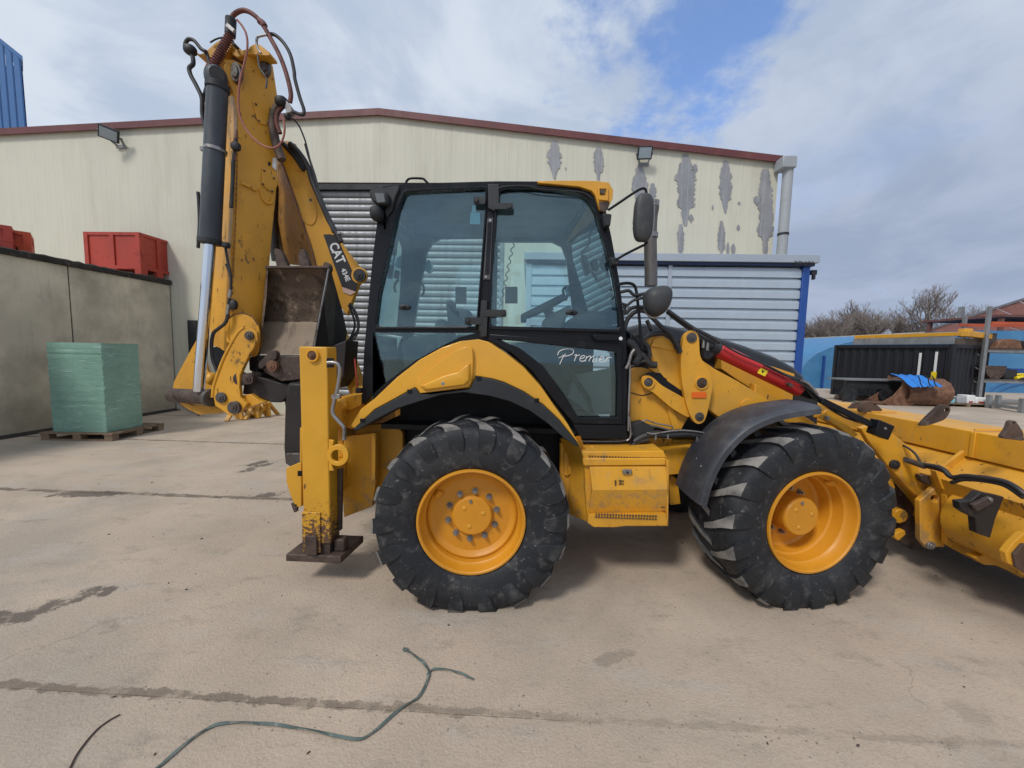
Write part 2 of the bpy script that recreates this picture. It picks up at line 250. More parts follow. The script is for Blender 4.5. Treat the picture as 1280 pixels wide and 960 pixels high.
# ------------------------------------------------------------------ mesh builder
WL = {}
def wloc(o): return WL.get(o.name, V((0, 0, 0))) if o else V((0, 0, 0))
class B:
    def __init__(s): s.v = []; s.f = []
    def add(s, vs, fs):
        n = len(s.v); s.v += [V(p) for p in vs]; s.f += [tuple(i + n for i in f) for f in fs]; return s
    def box(s, x0, x1, y0, y1, z0, z1, m=None):
        vs = [V((x, y, z)) for z in (z0, z1) for y in (y0, y1) for x in (x0, x1)]
        if m: vs = [m @ v for v in vs]
        return s.add(vs, [(0, 2, 3, 1), (4, 5, 7, 6), (0, 1, 5, 4), (2, 6, 7, 3), (0, 4, 6, 2), (1, 3, 7, 5)])
    def bar(s, a, b, w, h=None, up=V((0, 1, 0))):
        a, b = V(a), V(b); h = h or w; d = (b - a).normalized(); u = d.cross(up)
        if u.length < .01: u = d.cross(V((0, 0, 1)))
        u.normalize(); k = u.cross(d)
        vs = [p + u * sx * w / 2 + k * sy * h / 2 for p in (a, b) for sx, sy in ((-1, -1), (1, -1), (1, 1), (-1, 1))]
        return s.add(vs, [(0, 1, 2, 3), (7, 6, 5, 4)] + [(i, i + 4, (i + 1) % 4 + 4, (i + 1) % 4) for i in range(4)])
    def loft(s, rings, cap=True, closed=False):
        n = len(rings[0]); vs = [p for r in rings for p in r]; fs = []
        R = len(rings)
        for i in range(R if closed else R - 1):
            a, b = i * n, ((i + 1) % R) * n
            fs += [(a + j, a + (j + 1) % n, b + (j + 1) % n, b + j) for j in range(n)]
        if cap and not closed: fs += [tuple(range(n))[::-1], tuple((R - 1) * n + j for j in range(n))]
        return s.add(vs, fs)
    def cyl(s, a, b, r, r2=None, n=20):
        a, b = V(a), V(b); d = (b - a).normalized(); u = d.orthogonal().normalized(); k = d.cross(u); r2 = r if r2 is None else r2
        return s.loft([[p + (u * math.cos(t) + k * math.sin(t)) * q for t in [2 * math.pi * i / n for i in range(n)]] for p, q in ((a, r), (b, r2))])
    def tube(s, pts, r, n=8, seg=6, closed=False, smooth=True):
        pts = [V(p) for p in pts]
        if smooth: pts = cat(pts, seg, closed)
        rings = []; u = None; m = len(pts)
        for i, p in enumerate(pts):
            if closed: d = pts[(i + 1) % m] - pts[i - 1]
            else: d = pts[min(i + 1, m - 1)] - pts[max(i - 1, 0)]
            d.normalize()
            if u is None: u = d.orthogonal().normalized()
            u = (u - d * u.dot(d)).normalized(); k = d.cross(u)
            rr = r(i / max(1, m - 1)) if callable(r) else r
            rings.append([p + (u * math.cos(t) + k * math.sin(t)) * rr for t in [2 * math.pi * j / n for j in range(n)]])
        return s.loft(rings, closed=closed)
    def ext(s, outer, d, holes=()):
        """planar outline with holes, extruded by the vector d"""
        loops = [[V(p) for p in outer]] + [[V(p) for p in h] for h in holes]
        al = [p for l in loops for p in l]; n = len(al); d = V(d)
        if holes:
            bm = bmesh.new(); bv = [bm.verts.new(p) for p in al]; k = 0; es = []
            for l in loops:
                m = len(l); es += [bm.edges.new((bv[k + i], bv[k + (i + 1) % m])) for i in range(m)]; k += m
            bm.verts.index_update(); bmesh.ops.triangle_fill(bm, use_beauty=True, use_dissolve=False, edges=es, normal=d.normalized())
            tris = [tuple(v.index for v in f.verts) for f in bm.faces]; bm.free()
        else: tris = tessellate_polygon(loops)
        fs = [tuple(t) for t in tris] + [tuple(i + n for i in t)[::-1] for t in tris]
        k = 0
        for l in loops:
            m = len(l); fs += [(k + i, k + (i + 1) % m, k + (i + 1) % m + n, k + i + n) for i in range(m)]; k += m
        return s.add(al + [p + d for p in al], fs)
    def rev(s, prof, c, n=64, y_sign=1):
        """profile of (r, y) turned about the Y axis through c"""
        rings = []
        for i in range(n):
            t = 2 * math.pi * i / n; rings.append([V((c[0] + r * math.cos(t), c[1] + y * y_sign, c[2] + r * math.sin(t))) for r, y in prof])
        m = len(prof); vs = [p for r in rings for p in r]; fs = []
        for i in range(n):
            a, b = i * m, ((i + 1) % n) * m
            fs += [(a + j, a + j + 1, b + j + 1, b + j) for j in range(m - 1)]
        return s.add(vs, fs)
    def ball(s, c, rx, ry=None, rz=None, n=16, m=None, pw=1.0):
        ry = ry or rx; rz = rz or rx; c = V(c); vs = []; fs = []; h = n // 2
        sg = lambda x: math.copysign(abs(x) ** pw, x)
        for i in range(h + 1):
            ph = -math.pi / 2 + math.pi * i / h
            for j in range(n):
                t = 2 * math.pi * j / n
                v = V((rx * sg(math.cos(ph)) * sg(math.cos(t)), ry * sg(math.cos(ph)) * sg(math.sin(t)), rz * sg(math.sin(ph))))
                vs.append(c + (m @ v if m else v))
        fs = [(i * n + j, i * n + (j + 1) % n, (i + 1) * n + (j + 1) % n, (i + 1) * n + j) for i in range(h) for j in range(n)]
        return s.add(vs, fs)
    def xf(s, m): s.v = [m @ p for p in s.v]; return s
    def build(s, name, m, parent=None, bev=0.0, smooth=True, ang=35, seg=2, recalc=True, **props):
        mn = V([min(p[i] for p in s.v) for i in range(3)]); mxx = V([max(p[i] for p in s.v) for i in range(3)]); c = (mn + mxx) / 2
        me = bpy.data.meshes.new(name); me.from_pydata([p - c for p in s.v], [], s.f)
        bm = bmesh.new(); bm.from_mesh(me)
        bmesh.ops.remove_doubles(bm, verts=bm.verts, dist=1e-5)
        if recalc: bmesh.ops.recalc_face_normals(bm, faces=bm.faces)
        bm.to_mesh(me); bm.free()
        me.materials.append(M[m] if isinstance(m, str) else m)
        if smooth:
            me.shade_smooth(); me.set_sharp_from_angle(angle=math.radians(ang))
        o = bpy.data.objects.new(name, me); COL.objects.link(o)
        while parent and parent.parent and parent.parent.parent: parent = parent.parent      # thing > part > sub-part, no deeper
        if parent: o.parent = parent
        o.location = c - wloc(parent); WL[o.name] = c
        if bev:
            b = o.modifiers.new('bevel', 'BEVEL'); b.width = bev; b.segments = seg; b.limit_method = 'ANGLE'; b.angle_limit = math.radians(35)
        for k, x in props.items(): o[k] = x
        return o
def cat(pts, seg=6, closed=False):
    out = []; n = len(pts)
    rngi = range(n if closed else n - 1)
    g = (lambda i: pts[i % n]) if closed else (lambda i: pts[0] * 2 - pts[1] if i < 0 else (pts[-1] * 2 - pts[-2] if i >= n else pts[i]))
    for i in rngi:
        a, b, c, d = g(i - 1), g(i), g(i + 1), g(i + 2)
        for k in range(seg):
            t = k / seg
            out.append(.5 * ((2 * b) + (c - a) * t + (2 * a - 5 * b + 4 * c - d) * t * t + (3 * b - a - 3 * c + d) * t ** 3))
    if not closed: out.append(pts[-1].copy())
    return out
def share(src, c, name=None, parent=None, rot=None):
    o = src.copy(); COL.objects.link(o)
    if src.parent: o.parent = src.parent
    if name: o.name = name
    if parent is not None: o.parent = parent
    o.location = V(c) - wloc(o.parent); WL[o.name] = V(c)
    if rot: o.rotation_euler = rot
    return o
def thing(name, label, cat_, loc=(0, 0, 0), group=None):
    o = bpy.data.objects.new(name, None); COL.objects.link(o); o.location = loc; WL[o.name] = V(loc); o.empty_display_size = .2
    return tag(o, label, cat_, group)
def tag(o, label, cat_, group=None):
    o['label'] = label; o['category'] = cat_
    if group: o['group'] = group
    return o
def sub(name, parent, loc=None):
    o = bpy.data.objects.new(name, None); COL.objects.link(o); o.parent = parent
    loc = V(loc) if loc is not None else wloc(parent); o.location = loc - wloc(parent); WL[o.name] = loc; o.empty_display_size = .1
    return o
# reference crops: origin x, origin y, enlargement
K = {'0': (0, 0, 1), 'a': (180, 0, 3.693), 'b': (180, 240, 3.43), 'c': (330, 400, 3.0), 'd': (440, 210, 3.556), 'e': (440, 390, 3.556), 'f': (440, 500, 3.43),
     'g': (700, 520, 6.0), 'h': (740, 220, 2.824), 'i': (840, 480, 3.2), 'j': (1000, 480, 3.693), 'k': (990, 350, 4.414), 'l': (0, 240, 2.825), 'm': (0, 40, 3.427),
     'n': (640, 160, 3.0975), 'o': (0, 560, 2.0), 'p': (640, 560, 2.0), 'q': (205, 330, 4.8), 'r': (220, 0, 4.8), 's': (310, 180, 3.431), 't': (440, 215, 4.8),
     'u': (600, 215, 4.8), 'v': (780, 380, 4.923), 'w': (1100, 360, 5.644)}
def Q(k, pts, Y):
    """traced points to metres on the depth Y (a number or a function of the traced x, y)"""
    ox, oy, s = K[k]; out = []
    for p in pts:
        x, y = ox + p[0] / s, oy + p[1] / s
        yy = p[2] if len(p) > 2 else (Y(x, y) if callable(Y) else Y)
        out.append(P(x, y, yy))
    return out
def spl(pts, seg=5): return cat([V(p) for p in pts], seg, True)
def rnd(pts, r, n=4):
    pts = [V(p) for p in pts]; out = []; m = len(pts)
    for i, p in enumerate(pts):
        a, b = pts[i - 1] - p, pts[(i + 1) % m] - p
        q = min(r, a.length * .45, b.length * .45); A, C = p + a.normalized() * q, p + b.normalized() * q
        for k in range(n + 1):
            t = k / n; out.append(A * (1 - t) ** 2 + p * 2 * t * (1 - t) + C * t * t)
    return out
def textmesh(s, shear=0.0, bold=0.0):
    cu = bpy.data.curves.new('lettering', 'FONT'); cu.body = s; cu.size = 1; cu.shear = shear; cu.offset = bold; cu.resolution_u = 3
    o = bpy.data.objects.new('lettering', cu); COL.objects.link(o)
    bpy.context.view_layer.update()
    me = o.to_mesh(); vs = [v.co.copy() for v in me.vertices]; fs = [tuple(p.vertices) for p in me.polygons]
    o.to_mesh_clear(); bpy.data.objects.remove(o); bpy.data.curves.remove(cu)
    return vs, fs
def lettering(s, mapf, name, m, parent, shear=0, bold=0.0):
    vs, fs = textmesh(s, shear, bold); b = B(); b.add([mapf(v.x, v.y) for v in vs], fs)
    return b.build(name, m, parent, smooth=False)

# ================================================================== SETTING
def struct(o): o['kind'] = 'structure'; return o
b = B(); b.add([(-300, -60, -.06), (300, -60, -.06), (300, 500, -.06), (-300, 500, -.06)], [(0, 1, 2, 3)])
ground = struct(b.build('ground', 'ground', smooth=False))
# cast slabs with broken, eroded edges at the seams
rr = random.Random(3)
def edge(Y, x0, x1, sgn, amp):
    out = []; x = x0; q = 0
    while x < x1:
        q = q * .8 + rr.uniform(-1, 1) * .25
        e = max(0.0006, amp * (.15 + .7 * abs(q)) * (1 if x < .2 else .12)); out.append(V((x, Y + sgn * e, 0))); x += .05 if abs(x) < 6 else .25
    out.append(V((x1, Y + sgn * .004, 0))); return out
ys = [-6.0, J1 - 2.6, J1, J2] + [J2 + 2.45 * k for k in range(1, 9)]
for i in range(len(ys) - 1):
    amp = lambda y: .006 if y in (J1, J2) else .006
    rr2 = rr.getstate()
    lo = edge(ys[i], -14, 34, 1, amp(ys[i])); rr.setstate(rr2); hi = edge(ys[i + 1], -14, 34, -1, amp(ys[i + 1]))
    n = len(lo); b = B(); vs = lo + hi + [p - V((0, 0, .05)) for p in lo] + [p - V((0, 0, .05)) for p in hi]
    fs = [(k, k + 1, n + k + 1, n + k) for k in range(n - 1)] + [(k, k + 1, 2 * n + k + 1, 2 * n + k) for k in range(n - 1)] + [(n + k, n + k + 1, 3 * n + k + 1, 3 * n + k) for k in range(n - 1)]
    b.add(vs, fs); b.build('concrete_slab', 'ground', ground, smooth=False)
# loose grit
b = B(); rg = random.Random(11)
for i in range(420):
    y = rg.choice((rg.uniform(1.1, 4.5), J1 + rg.gauss(0, .06), J2 + rg.gauss(0, .06), rg.uniform(1.1, 7)))
    x = rg.uniform(-1.2, 1.2) * y
    r = rg.uniform(.002, .006) * (1 if y < 3 else 1.5)
    b.ball((x, y, r * .4), r, r * rg.uniform(.6, 1), r * .6, n=5)
b.build('grit', 'stone', smooth=False, kind='stuff')
b = B()
for i in range(60):
    y = rg.uniform(1.1, 6.5); x = rg.uniform(-1.2, 1.2) * y; r = rg.uniform(.004, .012) * (1 if y < 3 else 1.6)
    m_ = Matrix.Rotation(rg.uniform(0, 3), 3, 'Z'); b.ball((x, y, .004), r, r * rg.uniform(.3, .6), .004, n=6, m=m_)
b.build('leaf_litter', 'wire', smooth=False, kind='stuff')

# ------------------------------------------------ warehouse
WY = 9.9
wh = thing('warehouse', 'long cream metal warehouse with a grey roller door and dark red roof edge', 'warehouse', (-3.8, WY, 0))
RX, RZ, XL, XR = P(475, 141, WY).x, P(475, 141, WY).z, -19.0, P(974, 200, WY).x
SR = (RZ - P(974, 200, WY).z) / (XR - RX); SL = (RZ - P(2, 166, WY).z) / (RX - P(2, 166, WY).x)
def roofz(x): return RZ - (x - RX) * SR if x > RX else RZ - (RX - x) * SL
DX0, DX1 = P(393, 300, WY).x, P(630, 300, WY).x; DZ = P(430, 228, WY).z
xs = []; x = XL
while x < XR - .02: xs.append(x); x += 1.0
cuts = sorted(set([round(v, 3) for v in xs if abs(v - DX0) > .3 and abs(v - DX1) > .3 and abs(v - RX) > .3] + [DX0, DX1, RX, XR]))
for x0, x1 in zip(cuts[:-1], cuts[1:]):
    z0 = DZ if (x0 >= DX0 - .01 and x1 <= DX1 + .01) else 0.0
    b = B(); n = max(1, round((x1 - x0) / .25)); w = (x1 - x0 - .002) / n; pr = []
    for k in range(n):
        a = x0 + .001 + k * w; pr += [(a, .0), (a + w * .12, -.0025), (a + w * .30, -.0025), (a + w * .42, 0)]
    pr.append((x1 - .001, 0))
    f = [V((p, WY + q, z0)) for p, q in pr]; t = [V((p, WY + q, roofz(p) - .02)) for p, q in pr]
    m = len(f); vs = f + t + [p + V((0, .06 - (p.y - WY), 0)) for p in f] + [p + V((0, .06 - (p.y - WY), 0)) for p in t]
    fs = [(k, k + 1, m + k + 1, m + k) for k in range(m - 1)] + [(2 * m + k, 2 * m + k + 1, 3 * m + k + 1, 3 * m + k) for k in range(m - 1)] + [(0, m, 3 * m, 2 * m), (m - 1, 2 * m - 1, 4 * m - 1, 3 * m - 1)] + [(k, k + 1, 2 * m + k + 1, 2 * m + k) for k in range(m - 1)]
    b.add(vs, fs); b.build('wall_panel', 'cladding', wh, smooth=False)
b = B(); b.box(XR - .06, XR - .001, WY + .065, WY + 25, 0, roofz(XR) - .05); b.box(XL, XL + .05, WY + .065, WY + 25, 0, roofz(XL) - .05)
b.build('side_wall', 'cladding', wh, smooth=False)
for a, c in ((XL - .1, RX), (RX, XR + .1)):
    b = B(); za, zc = roofz(a), roofz(c); y0, y1 = WY - .06, WY + 25
    b.add([(a, y0, za), (c, y0, zc), (c, y1, zc), (a, y1, za), (a, y0, za + .05), (c, y0, zc + .05), (c, y1, zc + .05), (a, y1, za + .05)], [(0, 1, 2, 3), (4, 5, 6, 7), (0, 1, 5, 4), (1, 2, 6, 5), (2, 3, 7, 6), (3, 0, 4, 7)])
    b.build('roof', 'trim_grey', wh, smooth=False)
    b = B(); b.add([(a, WY - .10, za - .10), (c, WY - .10, zc - .10), (c, WY - .10, zc + .055), (a, WY - .10, za + .055), (a, WY - .063, za - .10), (c, WY - .063, zc - .10), (c, WY - .063, zc + .055), (a, WY - .063, za + .055)], [(0, 1, 2, 3), (4, 5, 6, 7), (0, 1, 5, 4), (1, 2, 6, 5), (2, 3, 7, 6), (3, 0, 4, 7)])
    b.build('roof_trim', 'trim', wh, smooth=False)
# roller door
rd = sub('roller_door', wh, ((DX0 + DX1) / 2, WY + .1, 0))
pitch = .165; b = B(); pts = []
for k in range(7):
    t = k / 6; pts.append((-.03 * math.sin(math.pi * t) ** .8, pitch * .04 + pitch * .86 * t))
vs = [V((sx, y, z)) for sx in (DX0 + .03, DX1 - .03) for y, z in pts] + [V((sx, y + .012, z)) for sx in (DX0 + .03, DX1 - .03) for y, z in pts]
fs = [(k, k + 1, 7 + k + 1, 7 + k) for k in range(6)] + [(14 + k, 14 + k + 1, 21 + k + 1, 21 + k) for k in range(6)] + [(0, 7, 21, 14), (6, 13, 27, 20)]
b.add([v + V((0, WY + .13, 0)) for v in vs], fs)
s0 = b.build('door_slat', 'shutter', rd, ang=60)
c0 = WL[s0.name].copy()
for k in range(1, int((DZ - .1) / pitch)): share(s0, c0 + V((0, 0, k * pitch)), 'door_slat')
b = B(); b.box(DX0 + .004, DX1 - .004, WY + .15, WY + .2, 0, DZ); b.build('door_backing', 'darkwall', rd, smooth=False)
b = B(); b.box(DX0 + .03, DX1 - .03, WY + .02, WY + .14, DZ - .16, DZ - .01); b.build('door_hood', 'black_matt', rd, smooth=False)
for xx in (DX0, DX1 - .1):
    b = B(); b.box(xx + .002, xx + .098, WY - .03, WY + .12, 0, DZ - .003); b.build('door_guide', 'galv', rd, smooth=False)
# electrical box on the wall left of the stick
pb = P(238, 430, WY - .05)
b = B(); b.box(pb.x, pb.x + .24, WY - .12, WY - .016, pb.z - .55, pb.z + .62); tag(b.build('meter_cabinet', 'black_matt', bev=.01), 'narrow dark cabinet fixed to the cream wall just left of the roller door', 'cabinet')
# gutter outlet and downpipe
a = P(986, 213, WY - .18); c = P(977, 330, WY - .18)
b = B(); b.cyl((a.x - .03, WY - .2, 0), (a.x - .03, WY - .2, a.z), .11, n=24); dp = b.build('downpipe', 'pipe', wh)
for zz in (a.z - 1.5, a.z - 3.6):
    b = B(); b.cyl((a.x - .03, WY - .2, zz), (a.x - .03, WY - .2, zz + .05), .12, n=24); b.build('pipe_clip', 'black_matt', dp)
a2 = P(980, 204, WY - .2)
b = B(); b.box(a2.x - .12, a2.x + .20, WY - .36, WY - .02, a2.z - .16, a2.z + .10); b.build('gutter_outlet', 'pipe', wh, bev=.02)
b = B(); b.box(a2.x - .02, a2.x + .16, WY - .01 + .02, WY + 25, a2.z - .05, a2.z + .12); b.build('gutter', 'pipe', wh, bev=.02)
# flaked paint exposing zinc: thin real edges proud of the sheet
def flake(cx, y0, y1, w, seed, ragged=.35):
    r = random.Random(seed); A = []; Cc = []
    n = int((y1 - y0) / 1.6) + 3; ww = 0
    for i in range(n + 1):
        t = i / n; env = max(.04, math.sin(math.pi * min(1, max(0, t * .93 + .05))) ** .6); ww = ww * .6 + r.uniform(-ragged, ragged) * .7
        wl = w * env * (1 + ww) * .5; wr = w * env * (1 + ww * .4 + r.uniform(-.25, .25)) * .5
        if t > .75: wl *= .6; wr *= .5
        yy = y0 + (y1 - y0) * t
        A.append((cx - max(.5, wl), yy)); Cc.append((cx + max(.5, wr), yy))
    pts = Q('0', A + Cc[::-1], WY - .0195)
    b = B(); b.ext(pts, (0, .003, 0)); b.build('flaked_paint_patch', 'peel', wh, smooth=False)
for i, (cx, y0, y1, w) in enumerate([(693, 176, 224, 15), (748, 183, 226, 12), (800, 207, 262, 17), (796, 262, 300, 10), (816, 229, 250, 9), (857, 193, 282, 23), (851, 280, 325, 8), (869, 205, 216, 6), (864, 268, 278, 5),
                                     (907, 201, 266, 15), (902, 276, 324, 8), (910, 303, 321, 3), (917, 305, 322, 5), (957, 211, 324, 19), (946, 245, 256, 7), (923, 281, 288, 4), (924, 252, 256, 3), (891, 256, 262, 2), (707, 209, 212, 2)]):
    flake(cx, y0, y1, w, 40 + i)

# ------------------------------------------------ floodlights
def flood(px, py, Y, w, h, tilt, turn, label, roll=0):
    c = P(px, py, Y); t = thing('floodlight', label, 'floodlight', (c.x, WY, c.z), 'floodlights on the warehouse front')
    m = Matrix.Translation(c) @ Matrix.Rotation(turn, 4, 'Z') @ Matrix.Rotation(tilt, 4, 'X') @ Matrix.Rotation(roll, 4, 'Y')
    b = B(); b.box(-w / 2, w / 2, -.04, .04, -h / 2, h / 2, m); b.build('housing', 'black_matt', t, bev=.012)
    b = B(); b.box(-w / 2 + .03, w / 2 - .03, -.046, -.041, -h / 2 + .03, h / 2 - .03, m); b.build('lens', 'lamp_glow', t, smooth=False)
    b = B(); b.bar(m @ V((-w / 2 - .02, .02, 0)), V((c.x - .05, WY - .02, c.z - h * .6)), .03, .05); b.bar(m @ V((w / 2 + .02, .02, 0)), V((c.x + .12, WY - .02, c.z - h * .6)), .03, .05)
    b.box(c.x - .09, c.x + .16, WY - .05, WY - .016, c.z - h * .75, c.z - h * .5); b.build('bracket', 'galv', t)
flood(136, 167, WY - .28, .38, .30, math.radians(34), math.radians(26), 'square black floodlight tilted down under the left slope of the roof', math.radians(16))
flood(806, 191, WY - .22, .34, .28, math.radians(26), math.radians(-4), 'small black floodlight above the flaking paint on the right of the warehouse')

# ------------------------------------------------ concrete retaining wall on the left, with capping
WX = P(222, 518, WY).x
rw = thing('retaining_wall', 'stained concrete wall with dark mossy capping running back to the warehouse on the left', 'wall', (WX, 7.3, 0))
WH = P(225, 356, WY - .1).z
jy = [WY - .02, P(67, 400, 7.4).x and WX / ((67 - 660) / 480), 4.75, 2.2]
for y1, y0 in zip(jy[:-1], jy[1:]):
    b = B(); b.box(WX - .2, WX, y0 + .012, y1 - .012, 0, WH); b.build('wall_panel', 'concrete', rw, bev=.012)
    b = B(); b.box(WX - .15, WX - .02, y1 - .012, y1 + .012, 0, WH - .01); b.build('joint_filler', 'cap', rw, smooth=False)
b = B(); rc = random.Random(5); rings = []
for k in range(80):
    y = 2.2 + (WY - .03 - 2.2) * k / 79; e = rc.uniform(-.012, .012)
    rings.append([V((WX - .26, y, WH + .002)), V((WX + .05 + e, y, WH + .002 + e)), V((WX + .06 + e, y, WH + .10)), V((WX + .0, y, WH + .13 + e)), V((WX - .26, y, WH + .12))])
b.loft(rings); b.build('capping', 'cap', rw, smooth=False)
b = B(); b.add([(WX, 2.2, .004), (WX + .10, 2.2, .004), (WX + .14, WY - .05, .004), (WX, WY - .05, .004), (WX, 2.2, .06), (WX, WY - .05, .05)], [(0, 1, 2, 3), (1, 4, 5, 2), (0, 1, 4), (2, 5, 3)]); b.build('dirt_fillet', 'cap', rw, smooth=False)
b = B(); b.box(WX - 8, WX - .265, 2.0, WY - .03, 0, WH + .11); struct(b.build('terrace', 'concrete', smooth=False))

# crates on the wall
def crate(x0, y0, label, m, wx=1.2, wy=1.0, h=.78, rot=0.0, ang=0):
    z = WH + .137; t = thing('pallet_crate', label, 'crate', (x0, y0, z), 'plastic pallet crates on the concrete wall')
    R = Matrix.Translation((x0, y0, z)) @ Matrix.Rotation(rot, 4, 'Z')
    def side(n, o, ux, L_):
        b = B(); q = lambda u, v, w: R @ (o + ux * u + V((0, 0, v)) + n * w)
        def bx(u0, u1, v0, v1, w0, w1): b.add([q(u, v, w) for w in (w0, w1) for v in (v0, v1) for u in (u0, u1)], [(0, 2, 3, 1), (4, 5, 7, 6), (0, 1, 5, 4), (2, 6, 7, 3), (0, 4, 6, 2), (1, 3, 7, 5)])
        bx(.01, L_ - .01, .13, h, -.05, -.03)
        for k in range(3): u = .003 + k * (L_ - .106) / 2; bx(u, u + .1, .13, h, -.03, 0)
        bx(.1, L_ - .1, .13, .21, -.03, -.002); bx(.1, L_ - .1, h - .07, h - .001, -.03, -.002)
        for k in range(3): u = .006 + k * (L_ - .172) / 2; bx(u, u + .16, 0, .129, -.1, -.003)
        return b
    for n, o, ux, L_ in ((V((0, -1, 0)), V((0, 0, 0)), V((-1, 0, 0)), wx), (V((1, 0, 0)), V((0, 0, 0)), V((0, 1, 0)), wy), (V((0, 1, 0)), V((0, wy, 0)), V((-1, 0, 0)), wx), (V((-1, 0, 0)), V((-wx, 0, 0)), V((0, 1, 0)), wy)):
        side(n, o, ux, L_).build('side_wall', m, t, smooth=False)
    for q_ in ((-.045, .003), (-wx + .003, .003), (-.045, wy - .045), (-wx + .003, wy - .045)): b = B(); b.box(q_[0], q_[0] + .042, q_[1], q_[1] + .042, .13, h - .004, R); b.build('corner_post', m, t, smooth=False)
    b = B(); b.box(-wx + .051, -.051, .051, wy - .051, .13, .16, R); b.build('base', m, t, smooth=False)
CY = (WX - .05) / ((163 - 660) / 480)
crate(WX - .02, CY, 'dull red pallet crate at the warehouse end of the concrete wall', 'crate', wx=1.42, wy=.98, h=P(163, 290, CY).z - WH - .137)
yo = (WX - .35) / ((18 - 660) / 480)
crate(P(15, 290, 6.9).x, 6.9, 'dark red crate at the left picture edge, half hiding the orange crate', 'crate', wx=1.0, wy=.9, h=.42, rot=math.radians(50))
crate(P(38, 290, 7.35).x, 7.35, 'bright orange crate on the wall beside the dark red one at the left edge', 'crate_o', wx=.9, wy=.7, h=.44, rot=math.radians(50))

# wrapped stack on a pallet
PX, PY = P(130, 500, 6.5).x, 6.52
pr_ = Matrix.Translation((PX, PY, 0)) @ Matrix.Rotation(math.radians(3), 4, 'Z')
pal = thing('wooden_pallet', 'low wooden pallet under the green wrapped stack by the concrete wall', 'pallet', (PX, PY, 0))
for k in range(3):
    for j in range(3):
        b = B(); b.box(-1.12 + k * .56, -.98 + k * .56, -.06 + j * .46, .06 + j * .46, .022, .10, pr_); b.build('block', 'wood', pal, smooth=False)
for j in range(3): b = B(); b.box(-1.12, .14, -.06 + j * .46, .04 + j * .46, .002, .021, pr_); b.build('runner_board', 'wood', pal, smooth=False)
for j in range(3): b = B(); b.box(-1.12 + j * .56, -.98 + j * .56, -.07, .99, .101, .118, pr_); b.build('cross_board', 'wood', pal, smooth=False)
for j in range(7): b = B(); b.box(-1.13, .15, -.07 + j * .157, .03 + j * .157, .119, .14, pr_); b.build('deck_board', 'wood', pal, smooth=False)
b = B(); rw_ = random.Random(9); rings = []
zt = P(130, 429, PY).z
x0_ = P(68, 540, PY).x - PX + .03; nseg = 46
for k in range(nseg + 1):
    z = .145 + (zt - .145) * k / nseg; e = rw_.uniform(-.006, .006) - (.012 if k % 3 == 0 else 0); f = rw_.uniform(-.006, .006); g = rw_.uniform(-.004, .004)
    rings.append([pr_ @ V(p) for p in ((x0_ + .02 + e, f, z), (x0_ / 2, g, z), (-.005 + e, f, z), (.0 + f, .02, z), (-.0 + g, .36, z), (f - .02, .70 + e, z), (x0_ / 2, .70, z), (x0_ + e, .70, z), (x0_ + g, .02, z))])
b.loft(rings); ws = b.build('wrapped_stack', 'wrap', ang=20)
tag(ws, 'tall block of goods wrapped in pale green film on a wooden pallet', 'wrapped goods')

# blue building far left
b = B(); xr = P(28, 100, 30).x; zt1 = P(26, 74, 30).z; zt0 = P(0, 53, 30).z
bb = thing('blue_building', 'tall blue clad building showing above the warehouse at the far left', 'building', (xr - 6, 32, 0))
slope = (zt0 - zt1) / (P(26, 74, 30).x - P(0, 53, 30).x)
n = 0; x = xr
while n < 5:
    x0 = x - .62; b = B()
    b.add([(x0 + .02, 30, 0), (x - .02, 30, 0), (x - .02, 30, zt1 + (xr - x) * slope), (x0 + .02, 30, zt1 + (xr - x0) * slope), (x0 + .08, 29.94, 0), (x - .08, 29.94, 0), (x - .08, 29.94, zt1 + (xr - x) * slope), (x0 + .08, 29.94, zt1 + (xr - x0) * slope)], [(4, 5, 6, 7), (0, 4, 7, 3), (1, 5, 6, 2), (0, 1, 2, 3)])
    b.build('wall_panel', 'farblue', bb, smooth=False); x = x0; n += 1
b = B(); b.add([(x, 29.9, zt1 + (xr - x) * slope), (xr + .3, 29.9, zt1 - .2), (xr + .3, 29.9, zt1 + .15), (x, 29.9, zt1 + (xr - x) * slope + .35)] + [(x - 1, 31, zt1 + (xr - x) * slope), (xr - 1.2, 31, zt1 - .2), (xr - 1.2, 31, zt1 + .15), (x - 1, 31, zt1 + (xr - x) * slope + .35)], [(0, 1, 2, 3), (4, 5, 6, 7), (3, 2, 6, 7), (0, 1, 5, 4), (1, 2, 6, 5)])
b.build('roof', 'farblue', bb, smooth=False)
b = B(); b.ext([V((x, 30.1, 0)), V((xr - .05, 30.1, 0)), V((xr * 1.47 - 2, 44, 0)), V((x - 45, 44, 0))], (0, 0, zt1 - .4)); b.build('side_wall', 'farblue', bb, smooth=False)

